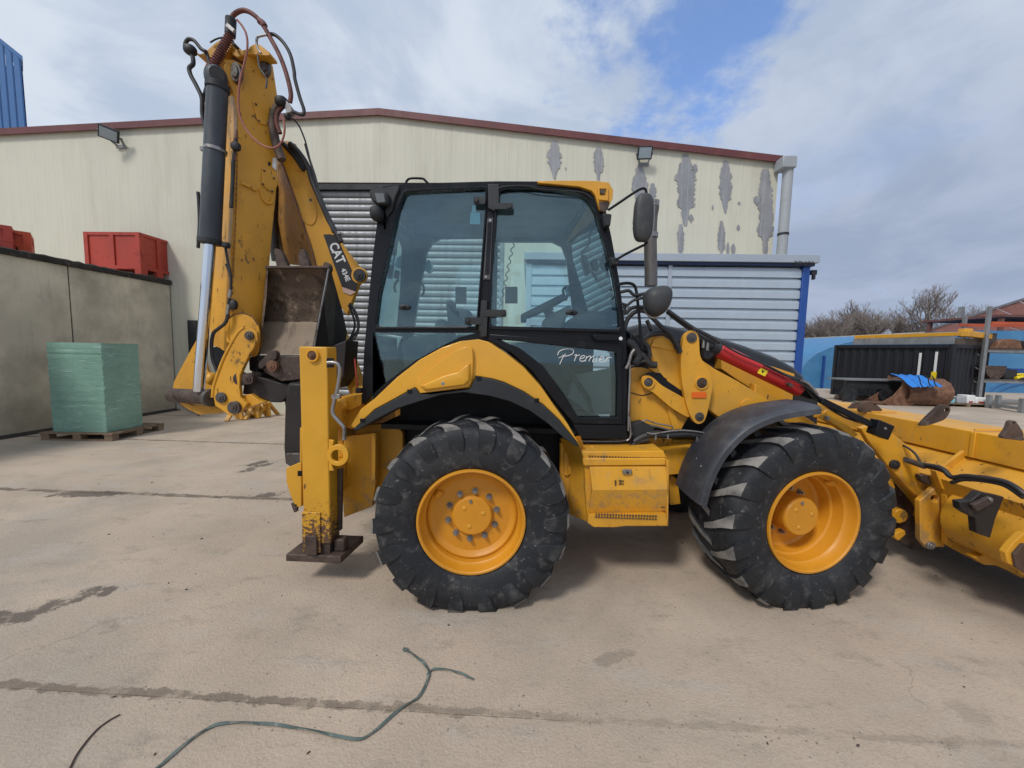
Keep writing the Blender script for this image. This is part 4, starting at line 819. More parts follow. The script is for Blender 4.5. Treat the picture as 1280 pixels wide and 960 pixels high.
def make_wheel(cx, cz, cy, steer, disc, far=False, phase=0.0):
    HW = .23
    w = sub('wheel', bl, (cx, cy, cz))
    T = Matrix.Translation((cx, cy, cz)) @ Matrix.Rotation(steer + (math.pi if far else 0), 4, 'Z')
    b = B()
    half = [(.352, -.185), (.366, -.215), (.392, -.232), (.44, -.246), (.50, -.252), (.545, -.249), (.595, -.241), (.630, -.219), (.643, -.18), (.648, -.09)]
    b.rev(half + [(.650, 0)] + [(r, -y) for r, y in half[::-1]], (0, 0, 0), 112); b.xf(T)
    for p in b.v: p.z = max(p.z, .004)
    ty = b.build('tyre', 'rubber', w, ang=50)
    # bead rings
    path = [((.615, .03), (.660, .03), 0, .05), ((.62, -.08), (.668, -.08), .08, .055), ((.61, -.16), (.667, -.17), .16, .07), ((.60, -.205), (.656, -.226), .21, .10), ((.585, -.215), (.640, -.243), .228, .118), ((.56, -.225), (.60, -.258), .24, .128), ((.53, -.235), (.555, -.262), .246, .125), ((.50, -.242), (.515, -.260), .25, .11), ((.47, -.242), (.475, -.249), .252, .07)]
    b = B(); NL = 18
    for side in (1, -1):
        for k in range(NL):
            t0 = 2 * math.pi * (k + (0 if side > 0 else .5)) / NL + phase; rings = []
            for (ri, yi), (ro, yo), dt, wd in path:
                q = t0 + dt; a = wd / 2 / .63
                f = lambda r, y, t: V((r * math.cos(-t), y * side, r * math.sin(-t)))
                rings.append([f(ri, yi, q - a), f(ri, yi, q + a), f(ro, yo, q + a * .86), f(ro, yo, q - a * .86)])
            b.loft(rings)
    b.xf(T)
    for p in b.v: p.z = max(p.z, .002)
    lg = b.build('tread_lugs', 'rubber_lug', w, bev=.007, seg=2, ang=40)
    lg.data.materials.append(M['lug_dust']); cc_ = WL[lg.name]; ax = (T.to_3x3() @ V((0, 1, 0)))
    for f in lg.data.polygons:                # worn crowns of the lugs carry dried dust
        p = f.center + cc_ - V((cx, cy, cz)); rad = (p - ax * p.dot(ax))
        if rad.length > .60 and f.normal.dot(rad.normalized()) > .55: f.material_index = 1
    d = disc
    prof = [(.358, -.205), (.364, -.216), (.360, -.228), (.348, -.230), (.341, -.222), (.337, -.20), (.331, -.165), (.322, -.15), (.317, -.145), (.313, -.10), (.308, -.07 if d > -.05 else -.108), (.296, -.06 if d > -.05 else -.112), (.290, d - .05 if d > -.05 else -.104), (.282, d - .012), (.262, d), (.02, d), (.02, d + .02), (.30, d + .02), (.322, -.05), (.345, -.18)]
    b = B(); b.rev(prof, (0, 0, 0), 72); b.xf(T); b.build('rim', 'rim', w, ang=28)
    hy = -.118 if d < -.05 else -.125
    b = B(); b.cyl((0, d - .001, 0), (0, d - .006, 0), .150, .148, 40); b.cyl((0, d - .0062, 0), (0, hy + .012, 0), .144, .140, 40); b.cyl((0, hy + .0118, 0), (0, hy, 0), .139, .130, 40)
    b.xf(T); hub = b.build('hub', 'rim', w, ang=40, bev=.003)
    for a in (.25, 2.35, 4.45):
        b = B(); b.cyl((.078 * math.cos(a), hy - .0005, .078 * math.sin(a)), (.078 * math.cos(a), hy - .006, .078 * math.sin(a)), .016, .010, 12); b.xf(T); b.build('hub_plug', 'yellow_worn', w)
    b = B(); b.cyl((-.012, hy - .0005, .105), (-.012, hy - .008, .105), .013, .011, 10); b.xf(T); b.build('drain_plug', 'steel', w)
    for k in range(10):
        a = 2 * math.pi * (k + .35) / 10; c = V((.172 * math.cos(a), 0, .172 * math.sin(a)))
        b = B(); b.cyl(c + V((0, d - .001, 0)), c + V((0, d - .006, 0)), .022, n=14); b.cyl(c + V((0, d - .0062, 0)), c + V((0, d - .028, 0)), .016, n=6); b.cyl(c + V((0, d - .0282, 0)), c + V((0, d - .042, 0)), .009, n=8); b.xf(T)
        b.build('wheel_nut', 'steel', w)
    a = 2.55 if d < -.05 else .95
    b = B(); r0 = .262 if d < -.05 else .30
    b.bar((r0 * math.cos(a), -.10 if d < -.05 else -.12, r0 * math.sin(a)), ((r0 + .035) * math.cos(a), -.125 if d < -.05 else -.17, (r0 + .035) * math.sin(a)), .05, .03); b.xf(T); b.build('valve_guard', 'rim', w, bev=.004)
    return w
rc_ = P(589.0, 650, 2.44); fc_ = P(1020, 653, 2.64)
WZ = .612
MY = math.radians(4.8)                     # the machine stands turned a little to the building
RWX = rc_.x - .23 * math.sin(MY)
make_wheel(RWX, WZ, 2.67, MY, -.085, phase=.10)
FWX, FWY = fc_.x - .23 * math.sin(math.radians(10.5)), 2.64 + .226
make_wheel(FWX, WZ, FWY, math.radians(10.5), .03, phase=.2)
make_wheel(RWX - .16, WZ, 2 * YC - 2.72, MY, -.085, True)
make_wheel(FWX - .15, WZ, 2 * YC - FWY + .1, math.radians(10.5), .03, True)
def pl(name, k, pts, Y, th, m='yellow', par=None, holes=(), bev=.004, round_=0, **kw):
    par = par or bl
    q = Q(k, pts, Y)
    if round_: q = rnd(q, round_)
    b = B(); b.ext(q, (0, th, 0), [Q(k, h, Y) for h in holes]); return b.build(name, m, par, bev=bev, **kw)
def circ(k, x, y, r, n=20): return [(x + r * math.cos(2 * math.pi * i / n), y + r * math.sin(2 * math.pi * i / n)) for i in range(n)]
def disc(name, k, x, y, r, Y, th, m, par=None, bev=.002, ring=None):
    c = Q(k, [(x, y)], Y)[0]; rr_ = r / K[k][2] * Y / FL
    b = B(); b.cyl(c, c + V((0, th, 0)), rr_, n=28)
    return b.build(name, m, par or bl, bev=bev)
def pin(k, x, y, r, Y, par=None, m='pinsteel', collar=None):
    """pin head: collar, head and centre grease boss, each a real turned piece"""
    c = Q(k, [(x, y)], Y)[0]; R_ = r / K[k][2] * Y / FL; b = B()
    b.cyl(c - V((0, .010, 0)), c + V((0, .03, 0)), R_, n=28); b.cyl(c - V((0, .018, 0)), c - V((0, .0105, 0)), R_ * .62, n=20); b.cyl(c - V((0, .026, 0)), c - V((0, .0185, 0)), R_ * .28, n=8)
    o = b.build('pivot_pin', m, par or bl, bev=.0025)
    if collar:
        b = B(); q = collar / K[k][2] * Y / FL; n = 32
        b.rev([(R_ * 1.04, 0), (R_ * 1.08, -.012), (q * .96, -.012), (q, -.004), (q, .01)], c, n); b.build('pin_collar', 'yellow', par or bl)
    return o
def tb(name, k, pts, Y, r, m='hose', par=None, n=8, seg=6, **kw):
    b = B(); b.tube(Q(k, pts, Y), r, n=n, seg=seg); return b.build(name, m, par or bl, ang=60, **kw)

# ---- chassis
xa, xb = P(500, 600, 3.2).x, P(1100, 600, 3.2).x
b = B(); b.box(xa, 1.25, 3.28, 2 * YC - 3.28, .62, 1.04); b.box(1.25, xb, 3.38, 2 * YC - 3.38, .70, 1.0); b.build('chassis', 'yellow_worn', bl, bev=.01)
b = B()
for cx in (rc_.x, FWX): b.box(cx - .11, cx + .11, 2.98, 2 * YC - 2.98, WZ - .11, WZ + .11); b.ball((cx, YC, WZ), .26, .3, .26, n=16)
b.build('axle', 'yellow_worn', bl, bev=.02)
b = B(); b.box(.1, 1.2, 3.5, 4.0, .42, .62); b.cyl((-.3, YC, WZ), (FWX, YC, WZ), .05); b.build('transmission', 'darkwall', bl, bev=.02)
pl('chassis_plate', 'g', [(780, 262), (850, 255), (930, 235), (1060, 240), (1060, 420), (935, 432), (812, 442)], 3.10, .18, 'yellow')
pl('chassis_plate', 'g', [(815, 440), (880, 470), (905, 660), (830, 668)], 3.2, .1, 'yellow_worn')
# rear inner frame plates (left of the rear wheel)
pl('rear_frame_plate', 'c', [(300, 440), (404, 425), (420, 425), (420, 600), (405, 700), (300, 740), (290, 600)], 2.98, .06, 'yellow')
pl('rear_frame_plate', 'c', [(345, 395), (495, 388), (520, 425), (520, 640), (340, 700)], 3.12, .06, 'yellow')
pl('rear_frame_rib', 'c', [(402, 424), (418, 424), (417, 600), (402, 606)], 2.93, .045, 'yellow')
pl('rear_frame_plate', 'c', [(285, 330), (345, 300), (400, 330), (330, 410), (300, 400)], 3.02, .08, 'yellow_worn')
# right of the rear wheel: curved guard running into the step box
gp = Q('g', [(0, 200), (140, 225), (165, 300), (195, 430), (200, 560), (190, 700), (175, 780), (120, 700), (60, 640), (0, 620)], 3.05)
b = B(); b.ext(gp, (0, .08, 0)); b.build('inner_guard', 'yellow', bl, bev=.01)
# the wing sweeping out from inner guard to step box
lo = Q('0', [(722, 545), (731, 570), (735, 600), (736, 630), (733, 652)], 2.80); hi = Q('0', [(700, 548), (708, 575), (710, 600), (709, 628), (706, 640)], 3.06)
b = B(); n = 5; vs = lo + hi + [p + V((.02, .01, 0)) for p in lo] + [p + V((.02, .01, 0)) for p in hi]
b.add(vs, [(i, i + 1, n + i + 1, n + i) for i in range(n - 1)] + [(2 * n + i, 2 * n + i + 1, 3 * n + i + 1, 3 * n + i) for i in range(n - 1)]); b.build('guard_wing', 'yellow', bl, smooth=True)
for (x, y, w, h) in ((30, 270, 90, 180), (60, 380, 50, 60)):
    pl('inner_cover', 'g', [(x, y), (x + w, y), (x + w, y + h), (x, y + h)], 3.03 - .02 * (w < 60), .03, 'yellow_worn', bev=.006)

# ---- rear fender
yel = [(-6, 505), (40, 430), (100, 385), (200, 290), (300, 212), (400, 157), (480, 130), (560, 121), (605, 132), (680, 182), (760, 244), (840, 332), (900, 420), (960, 500), (1012, 592),
       (985, 560), (920, 478), (850, 412), (760, 352), (680, 314), (620, 296), (550, 284), (525, 338), (300, 362), (280, 335), (200, 380), (100, 434), (10, 520)]
pl('rear_fender', 'e', yel, 2.69, .27, 'yellow_flap', bev=.006)
trim = [(2, 522), (100, 436), (200, 382), (280, 337), (300, 364), (345, 366), (525, 342), (552, 286), (620, 298), (680, 316), (760, 354), (850, 414), (920, 480), (985, 562), (1010, 598), (995, 596), (940, 560), (870, 496), (790, 440), (700, 398), (600, 372), (500, 358), (400, 368), (300, 398), (200, 430), (100, 482), (20, 530)]
ft = pl('fender_trim', 'e', trim, 2.665, .30, 'black_matt', bev=.006)
for x, y in ((563, 295), (822, 392), (255, 352), (45, 482)):
    pl('trim_clip', 'e', [(x - 10, y - 8), (x + 10, y - 8), (x + 10, y + 8), (x - 10, y + 8)], 2.658, .006, 'black', ft, bev=.001)
# wheel arch liner : a band following the arch plus a back wall
arc = [(20, 530), (100, 482), (200, 430), (300, 398), (400, 368), (500, 358), (600, 372), (700, 398), (790, 440), (870, 496), (940, 560), (985, 596)]
A1 = Q('e', arc, 2.967); n = len(A1)
b = B(); A2 = [p + V((0, .42, 0)) for p in A1]; up_ = V((0, 0, .03))
b.add(A1 + A2 + [p + up_ for p in A1] + [p + up_ for p in A2], [(i, i + 1, n + i + 1, n + i) for i in range(n - 1)] + [(2 * n + i, 2 * n + i + 1, 3 * n + i + 1, 3 * n + i) for i in range(n - 1)] + [(0, n, 3 * n, 2 * n), (n - 1, 2 * n - 1, 4 * n - 1, 3 * n - 1)]); b.build('wheel_arch_liner', 'darkwall', bl)
pl('wheel_arch_back', '0', [(500, 470), (560, 440), (640, 440), (700, 480), (720, 560), (690, 600), (500, 600)], 3.24, .03, 'darkwall')
# service flap
flap = [(288, 330), (300, 300), (360, 245), (430, 190), (500, 155), (525, 155), (538, 170), (540, 225), (535, 300), (520, 330), (490, 338), (320, 360), (300, 356)]
fp = spl(Q('e', flap, 2.672), 4)
b = B(); cen = sum(fp, V((0, 0, 0))) / len(fp)
r1 = fp; r2 = [cen + (p - cen) * .97 - V((0, .012, 0)) for p in fp]
b.loft([[p + V((0, .016, 0)) for p in r1], r1, r2], cap=True)
fl = b.build('service_flap', 'yellow_flap', bl, ang=25, bev=.003)
bul = Q('e', [(300, 330), (400, 285), (480, 262), (528, 225), (530, 300), (512, 325), (320, 350)], 2.655)
bc = sum(bul, V((0, 0, 0))) / len(bul)
b = B(); b.loft([[p + V((0, .006, 0)) for p in bul], [bc + (p - bc) * .9 - V((0, .02, 0)) for p in bul], [bc + (p - bc) * .78 - V((0, .026, 0)) for p in bul]]); b.build('flap_bulge', 'yellow_flap', fl, ang=70, bev=.004)
b = B(); c = Q('e', [(404, 318)], 2.628)[0]; b.cyl(c, c + V((0, .03, 0)), .0085 * 1.6, n=20); b.build('flap_lock', 'steel', fl, bev=.002)

# ---- cab
CW = 1.17; CWX = -.10              # the far side lies back along the turned machine axis
side_out = [(478, 233), (510, 229.5), (620, 226.5), (735, 227), (748, 237), (757, 262), (765, 300), (774, 350), (781, 405), (784, 450), (784, 549), (724, 549), (712, 520), (668, 458), (636, 436), (600, 430), (560, 430), (520, 450), (480, 480), (452, 506), (455, 440), (459, 395), (465, 330), (471, 280)]
G1 = [(232, 112), (250, 104), (400, 96), (585, 89), (592, 96), (590, 200), (575, 400), (552, 690), (545, 704), (112, 706), (103, 695), (120, 560), (150, 430), (178, 300), (205, 180)]
G2 = [(662, 98), (680, 88), (800, 88), (900, 96), (1010, 110), (1050, 140), (1080, 190), (1120, 330), (1160, 480), (1187, 640), (1190, 705), (1175, 717), (630, 702), (617, 690), (624, 500), (640, 250), (648, 120)]
G3 = [(92, 90), (555, 92), (480, 112), (400, 150), (330, 190), (250, 250), (180, 310), (92, 392)]
G4 = [(640, 112), (760, 122), (1185, 172), (1192, 300), (1190, 480), (1000, 482), (930, 370), (840, 250), (740, 165)]
def S_(k, p): ox, oy, s = K[k]; return [(ox + x / s, oy + y / s) for x, y in p]
def shr(p, q):   # shrink a traced loop towards its middle
    cx = sum(a for a, _ in p) / len(p); cy = sum(b for _, b in p) / len(p)
    return [(x + (cx - x) * q, y + (cy - y) * q) for x, y in p]
g1, g2, g3, g4 = S_('d', G1), S_('d', G2), S_('e', G3), S_('e', G4)
cab = sub('cab', bl, (P(620, 400, YB).x, YB + CW / 2, 1.1))
nside = pl('near_side_frame', '0', side_out, YB, .07, 'black', cab, holes=[g1, g2, g3, g4], bev=.004)
# raised door frame with gasket
for g in (g2,):
    o = shr(g, -.045)
    pl('door_frame', '0', o, YB - .022, .02, 'black', cab, holes=[shr(g, -.003)], bev=.005)
pl('window_frame', '0', shr(g1, -.035), YB - .018, .017, 'black', cab, holes=[shr(g1, -.003)], bev=.004)
pl('door_lower_frame', '0', S_('e', [(612, 98), (1200, 140), (1203, 500), (985, 496), (900, 395), (800, 262), (700, 175), (600, 120)]), YB - .022, .021, 'black', cab, holes=[S_('e', [(650, 122), (760, 132), (1175, 178), (1182, 300), (1180, 468), (1008, 470), (940, 358), (850, 240), (745, 160)])], bev=.005)
for nm, g, mm in (('side_window', g1, 'glass'), ('door_window', g2, 'glass'), ('lower_side_window', g3, 'glass_dark'), ('lower_door_window', g4, 'glass_dark')):
    pl(nm, '0', shr(g, -.012), YB + .02, .006, mm, cab, bev=0, smooth=False)
# far side frame, traced at its own depth
YF = YB + CW
far = [p + V((CWX, CW, 0)) for p in Q('0', side_out, YB)]
h1 = Q('0', [(533, 316), (540, 304), (550, 298), (606, 297), (609, 420), (516, 420), (523, 370)], YF)
h2 = Q('0', [(622, 302), (690, 302), (702, 308), (708, 325), (712, 357), (717, 400), (718, 428), (620, 428)], YF)
h3, h4 = [[p + V((CWX, CW, 0)) for p in Q('0', shr(g, .04), YB)] for g in (g3, g4)]
b = B(); b.ext(far, (0, .05, 0), [h1, h2, h3, h4]); b.build('far_side_frame', 'black', cab, bev=.004)
for nm, h in (('far_side_window', h1), ('far_door_window', h2), ('far_lower_window', h3), ('far_lower_door_window', h4)):
    b = B(); c = sum(h, V((0, 0, 0))) / len(h); b.ext([c + (p - c) * 1.0 + V((0, .02, 0)) for p in h], (0, .006, 0)); b.build(nm, 'glass', cab, smooth=False)
# cross members, screens and roof
def X0(px, py): p = P(px, py, YB); return p.x, p.z
(rx, rz), (fx, fz) = X0(478, 236), X0(745, 234)
y0, y1 = YB + .072, YF - .002
for (ax, az), s_ in ((X0(482, 240), .06), (X0(741, 240), .06), (X0(462, 410), .05), (X0(778, 410), .06)): b = B(); b.bar((ax, y0, az), (ax + CWX, y1, az), s_, s_, up=V((0, 0, 1))); b.build('cross_member', 'black', cab, bev=.006)
def screen(name, pts, m):
    A = [V((x, y0, z)) for x, z in pts]; b = B(); b.ext([A[0], A[1], V((A[1].x + CWX, y1, A[1].z)), V((A[0].x + CWX, y1, A[0].z))], (.006, 0, 0)); b.build(name, m, cab, smooth=False)
screen('windscreen', [X0(744, 244), X0(776, 404)], 'glass'); screen('rear_window', [X0(478, 246), X0(461, 404)], 'glass'); screen('lower_rear_window', [X0(461, 416), X0(455, 500)], 'glass_dark')
b = B(); rp = [X0(478, 233.5), X0(510, 229.8), X0(620, 226.6), X0(700, 226.5), X0(741, 227.5), X0(746, 236)]
bot = [(x, z - .045) for x, z in rp]
b.loft([[V((x + dx_, y, z)) for x, z in rp + bot[::-1]] for y, dx_ in ((y0, 0), (y1, CWX))]); b.build('roof', 'black', cab, bev=.006)
b = B(); b.box(X0(484, 240)[0], X0(738, 240)[0], y0 + .01, y1 - .01, rp[2][1] - .075, rp[2][1] - .05); b.build('headliner', 'cabin', cab, bev=.01)
# yellow roof cap at the front
cap = Q('u', [(345, 54), (500, 50), (690, 52), (775, 62), (800, 110), (795, 160), (770, 215), (755, 235), (720, 225), (705, 180), (690, 135), (668, 110), (600, 88), (430, 72), (350, 66)], YB - .03)
b = B(); b.ext(cap, (CWX, CW + .10, 0)); rcap = b.build('roof_cap', 'yellow', cab, bev=.012)
pl('lamp_pocket', 'u', [(708, 88), (768, 92), (770, 172), (712, 166)], YB - .045, .014, 'yellow', rcap, holes=[[(718, 100), (758, 100), (757, 140), (720, 140)]], bev=.003)
b = B(); c = Q('u', [(736, 117)], YB - .05)[0]; b.cyl(c, c + V((0, .018, 0)), .017, n=20); b.build('side_lamp', 'pinsteel', rcap, bev=.002)
pl('cap_underside', 'u', [(712, 180), (778, 176), (768, 225), (740, 240), (722, 228)], YB - .036, .01, 'brown', rcap, bev=.002)
# centre pillar trim: vent strip, hinges
pil = Q('t', [(836, 60), (862, 60), (850, 300), (838, 640), (826, 900), (770, 900), (790, 640), (805, 300)], YB - .01)
b = B(); b.ext(pil, (0, .01, 0)); b.build('centre_pillar', 'black', cab, bev=.004)
pl('vent_strip', 't', [(812, 275), (846, 275), (828, 645), (786, 645)], YB - .022, .012, 'fender', cab, bev=.003, round_=.006)
for k in range(44):
    t = k / 43; y = 305 + (612 - 305) * t; x0_, x1_ = 814 - 19 * t, 840 - 14 * t
    if k == 0:
        c_ = Q('t', [(x0_, y), (x1_, y)], YB - .024); b = B(); b.bar(c_[0], c_[1], .003, .003); v0 = b.build('vent_fin', 'black', cab, smooth=False); vx = Q('t', [((x0_ + x1_) / 2, y)], YB - .024)[0]; base_ = WL[v0.name].copy()
    else: share(v0, base_ + Q('t', [((x0_ + x1_) / 2, y)], YB - .024)[0] - vx, 'vent_fin')
for x, y in ((829, 290), (803, 629)): disc('vent_screw', 't', x, y, 8, YB - .026, .01, 'steel', cab, .001)
def hinge(x0_, y0_, x1_, y1_, px_, py_):
    h = pl('hinge', 't', [(x0_, y0_), (x1_, y0_), (x1_, y1_), (x0_, y1_)], YB - .045, .016, 'black_matt', cab, bev=.003, round_=.012)
    disc('hinge_bolt', 't', px_, py_, 13, YB - .056, .012, 'black_matt', h, .003)
hinge(728, 146, 800, 190, 745, 166); hinge(850, 185, 968, 222, 943, 204); hinge(676, 872, 780, 915, 692, 892); hinge(780, 826, 925, 868, 908, 848)
pl('hinge_bracket', 't', [(815, 70), (880, 70), (885, 180), (855, 235), (815, 215)], YB - .038, .03, 'black_matt', cab, bev=.006)
pl('hinge_bracket', 't', [(775, 770), (812, 770), (800, 960), (760, 960)], YB - .040, .03, 'black_matt', cab, bev=.006)
pl('hinge_bracket', 'e', [(575, 0), (603, 0), (598, 110), (570, 112)], YB - .042, .03, 'black_matt', cab, bev=.004)
pl('door_handle', 'e', [(1070, 100), (1195, 104), (1198, 128), (1085, 124), (1072, 116)], YB - .055, .03, 'black', cab, bev=.006)
disc('door_lock', 'e', 1195, 118, 8, YB - .06, .01, 'white', cab, .001)
pl('door_sill', 'e', [(985, 503), (1222, 503), (1226, 563), (1012, 560)], YB - .02, .02, 'black', cab, bev=.004)
# rain gutter cable along the roof edge
tb('roof_cable', 'd', [(640, 96), (670, 84), (760, 78), (830, 92), (900, 98), (1020, 108), (1070, 135)], YB - .035, .004, 'hose', cab)
# stickers, latches on the glass
for x0_, y0_, x1_, y1_ in ((620, 690, 686, 790),): pl('glass_latch_pad', 't', [(x0_, y0_), (x1_, y0_), (x1_, y1_), (x0_, y1_)], YB + .030, .012, 'black_matt', cab, bev=.002)
pl('glass_latch_pad', 'u', [(152, 688), (225, 688), (225, 788), (150, 788)], YB + .030, .012, 'black_matt', cab, bev=.002)
for k, x, y in (('t', 315, 811), ('u', 550, 843)):
    c = Q(k, [(x, y)], YB + .012)[0]; b = B(); b.ball(c, .047, .014, .023, n=20); o = b.build('glass_latch', 'black_matt', cab)
    b = B(); b.ball(c - V((0, .012, 0)), .018, .008, .012, n=12); b.build('latch_knob', 'black', cab)
pl('window_sticker', 't', [(712, 243), (768, 243), (768, 313), (706, 312)], YB + .028, .002, 'paleblue', cab, bev=0); pl('window_sticker', 't', [(722, 200), (744, 200), (744, 240), (720, 240)], YB + .028, .002, 'paleblue', cab, bev=0)
for x, y, r in ((312, 302, 18), (302, 390, 26)): disc('sucker_pad', 't', x, y, r, YB + .03, .02, 'black', cab)
# interior
z_ = lambda py, Y: P(640, py, Y).z
b = B(); b.box(X0(470, 500)[0], X0(780, 500)[0] - .03, YB + .1, YF - .03, 1.10, 1.14); b.build('cab_floor', 'darkwall', cab, smooth=False)
b = B(); b.box(X0(466, 440)[0] + .03, X0(600, 440)[0], YF - .35, YF - .01, 1.15, z_(428, YF)); b.box(X0(600, 440)[0], X0(774, 440)[0], YF - .06, YF - .01, 1.15, z_(430, YF)); b.build('side_console', 'cabin', cab, bev=.02)
sx, sy = P(590, 400, 3.6).x, 3.6
seat = sub('operator_seat', cab, (sx, sy, 1.15))
b = B(); b.box(sx - .23, sx + .27, sy - .25, sy + .25, 1.5, 1.64); b.build('seat_cushion', 'seat', cab, bev=.05)
b = B(); b.ext([V((sx - .26, sy - .22, 1.6)), V((sx - .14, sy - .22, 1.6)), V((sx - .20, sy - .22, 2.0)), V((sx - .26, sy - .22, 2.04)), V((sx - .31, sy - .22, 1.98))], (0, .44, 0)); b.build('backrest', 'seat', cab, bev=.04)
bpy.data.objects.remove(seat)
b = B(); b.box(sx - .12, sx + .15, sy - .15, sy + .15, 1.14, 1.49); b.build('seat_base', 'cabin', cab, bev=.02)
for dy in (-.32, .3):
    b = B(); b.box(sx - .2, sx + .2, sy + dy - .05, sy + dy + .05, 1.72, 1.78); b.build('armrest', 'cabin', cab, bev=.02)
dsh = Q('u', [(375, 890), (430, 850), (470, 830), (540, 795), (560, 830), (520, 870), (505, 925), (470, 990), (385, 940)], 3.45)
b = B(); b.ext(dsh, (0, .3, 0)); b.build('instrument_pod', 'seat', cab, bev=.02)
b = B(); b.ext(Q('u', [(540, 880), (640, 840), (700, 830), (790, 900), (800, 990), (480, 990), (500, 925)], 3.35), (0, .75, 0)); b.build('dashboard', 'cabin', cab, bev=.03)
sc = Q('u', [(400, 810)], 3.6)[0]; m_ = Matrix.Translation(sc) @ Matrix.Rotation(math.radians(28), 4, 'Y').inverted() @ Matrix.Rotation(math.radians(8), 4, 'X')
n = 28; b = B(); b.tube([m_ @ V((.20 * math.cos(2 * math.pi * i / n), .20 * math.sin(2 * math.pi * i / n), 0)) for i in range(n)], .016, n=8, seg=2, closed=True)
for a in (.5, 2.6, 4.7): b.bar(m_ @ V((0, 0, -.02)), m_ @ V((.19 * math.cos(a), .19 * math.sin(a), 0)), .03, .02)
b.cyl(m_ @ V((0, 0, .01)), m_ @ V((0, 0, -.05)), .05); b.build('steering_wheel', 'black_matt', cab)
b = B(); b.bar(m_ @ V((0, 0, -.05)), V((sc.x + .22, 3.6, 1.45)), .09, .09); b.build('steering_column', 'cabin', cab, bev=.02)
b = B(); b.bar(Q('u', [(255, 870)], 3.3)[0], Q('u', [(505, 745)], 3.3)[0], .05, .05); b.bar(Q('u', [(262, 850)], 3.3)[0], Q('u', [(262, 905)], 3.3)[0], .05, .05); b.build('grab_bar', 'cabin', cab, bev=.015)
tb('hook_bracket', 'u', [(520, 690), (500, 705), (505, 745), (520, 770)], 3.5, .012, 'black_matt', cab)
pl('pillar_cover', 'u', [(505, 680), (545, 676), (548, 742), (520, 742)], 4.2, .04, 'cabin', cab, bev=.01)
b = B(); b.tube(Q('u', [(200 - 0 * i, 425) for i in range(1)] + [(200 + 9 * math.sin(i * 1.6) - i * 2.6, 430 + i * 12.5) for i in range(31)], 3.9), .005, n=5, seg=3); b.build('coiled_cord', 'black_matt', cab)
mr = pl('interior_mirror', 'u', [(610, 490), (640, 500), (668, 600), (640, 612)], 3.2, .12, 'black_matt', cab, bev=.008)
tb('mirror_arm', 'u', [(695, 320), (660, 370), (655, 430), (625, 465), (608, 485)], 3.15, .007, 'black_matt', cab)
pl('wiper_motor', 'u', [(665, 530), (700, 515), (718, 560), (712, 590), (680, 580)], 3.15, .08, 'black_matt', cab, bev=.01)
tb('control_stalk', 'u', [(668, 600), (690, 625), (698, 650)], 3.2, .012, 'black_matt', cab)
pl('rear_display', 't', [(560, 770), (600, 765), (605, 820), (700, 825), (705, 850), (700, 930), (575, 930)], 3.75, .22, 'seat', cab, bev=.02)
pl('far_work_lamp', 't', [(430, 560), (455, 520), (475, 540), (478, 590), (455, 605), (432, 590)], YF + .06, .08, 'pipe', cab, bev=.01)
tb('window_catch', 't', [(415, 665), (430, 690), (430, 720), (418, 745)], YF - .02, .012, 'black_matt', cab)
b = B()
for (x0_, y0_, x1_, y1_) in ((245, 370, 275, 500), (222, 560, 250, 640), (262, 590, 285, 640)):
    b.bar(Q('t', [((x0_ + x1_) / 2, y0_)], 3.2)[0], Q('t', [((x0_ + x1_) / 2 - 8, y1_)], 3.2)[0], .04, .04)
b.build('rear_lever_console', 'black_matt', cab, bev=.01)
tb('rear_wiper_arm', 't', [(300, 210), (308, 300), (280, 400), (262, 470), (240, 600)], YB + .16, .006, 'black_matt', cab)
pl('rear_left_console', 'e', [(105, 110), (165, 112), (165, 340), (105, 370)], 3.15, .2, 'cabin', cab, bev=.01)
pl('air_vent', 'e', [(112, 180), (152, 180), (148, 268), (108, 270)], 3.13, .016, 'black', cab, bev=.003)
for k in range(5):
    b = B(); q = Q('e', [(122 + k * 5, 205), (120 + k * 5, 250)], 3.127); b.bar(q[0], q[1], .004, .003); b.build('vent_louvre', 'pipe', cab, smooth=False)
pl('seat_side', 'e', [(215, 130), (300, 100), (420, 100), (330, 200), (230, 260)], 3.5, .3, 'seat', cab, bev=.03)
pl('inner_brace', 'e', [(880, 150), (905, 150), (1060, 380), (1075, 450), (1060, 450), (1040, 395)], 3.05, .03, 'black', cab)
pl('inner_panel', 'e', [(990, 280), (1150, 250), (1155, 455), (1060, 458), (960, 380)], 3.2, .05, 'seat', cab, bev=.01)
# door lettering: script drawn as real strokes
scr = [[(8, 30), (2, 44), (-6, 62)], [(-14, 26), (-8, 12), (8, 3), (30, 0), (46, 5), (44, 18), (28, 27), (8, 30)],
       [(50, 26), (58, 22), (54, 36), (50, 48)], [(54, 34), (62, 25), (72, 24)],
       [(74, 38), (86, 34), (90, 27), (82, 25), (73, 34), (72, 45), (82, 48), (92, 43)],
       [(98, 27), (92, 48)], [(97, 34), (108, 26), (112, 30), (106, 48)], [(111, 36), (121, 27), (126, 31), (120, 48), (126, 49)],
       [(138, 28), (132, 46), (138, 48)], [(141, 18), (142, 16)], 
       [(148, 40), (160, 35), (163, 29), (156, 27), (148, 35), (147, 46), (157, 49), (166, 44)],
       [(176, 29), (170, 49)], [(175, 36), (184, 29), (193, 31)]]
b = B()
for stt in scr:
    q = Q('e', [(930 + (x) * 1.16, 163 + y * 1.12 + x * .03) for x, y in stt], YB - .003)
    b.tube(q, .0032, n=5, seg=4)
b.build('script_lettering', 'white', cab)
b = B(); b.tube(Q('e', [(918, 205), (935, 196), (950, 186)], YB - .003), .0025, n=5); b.build('script_flourish', 'white', cab)
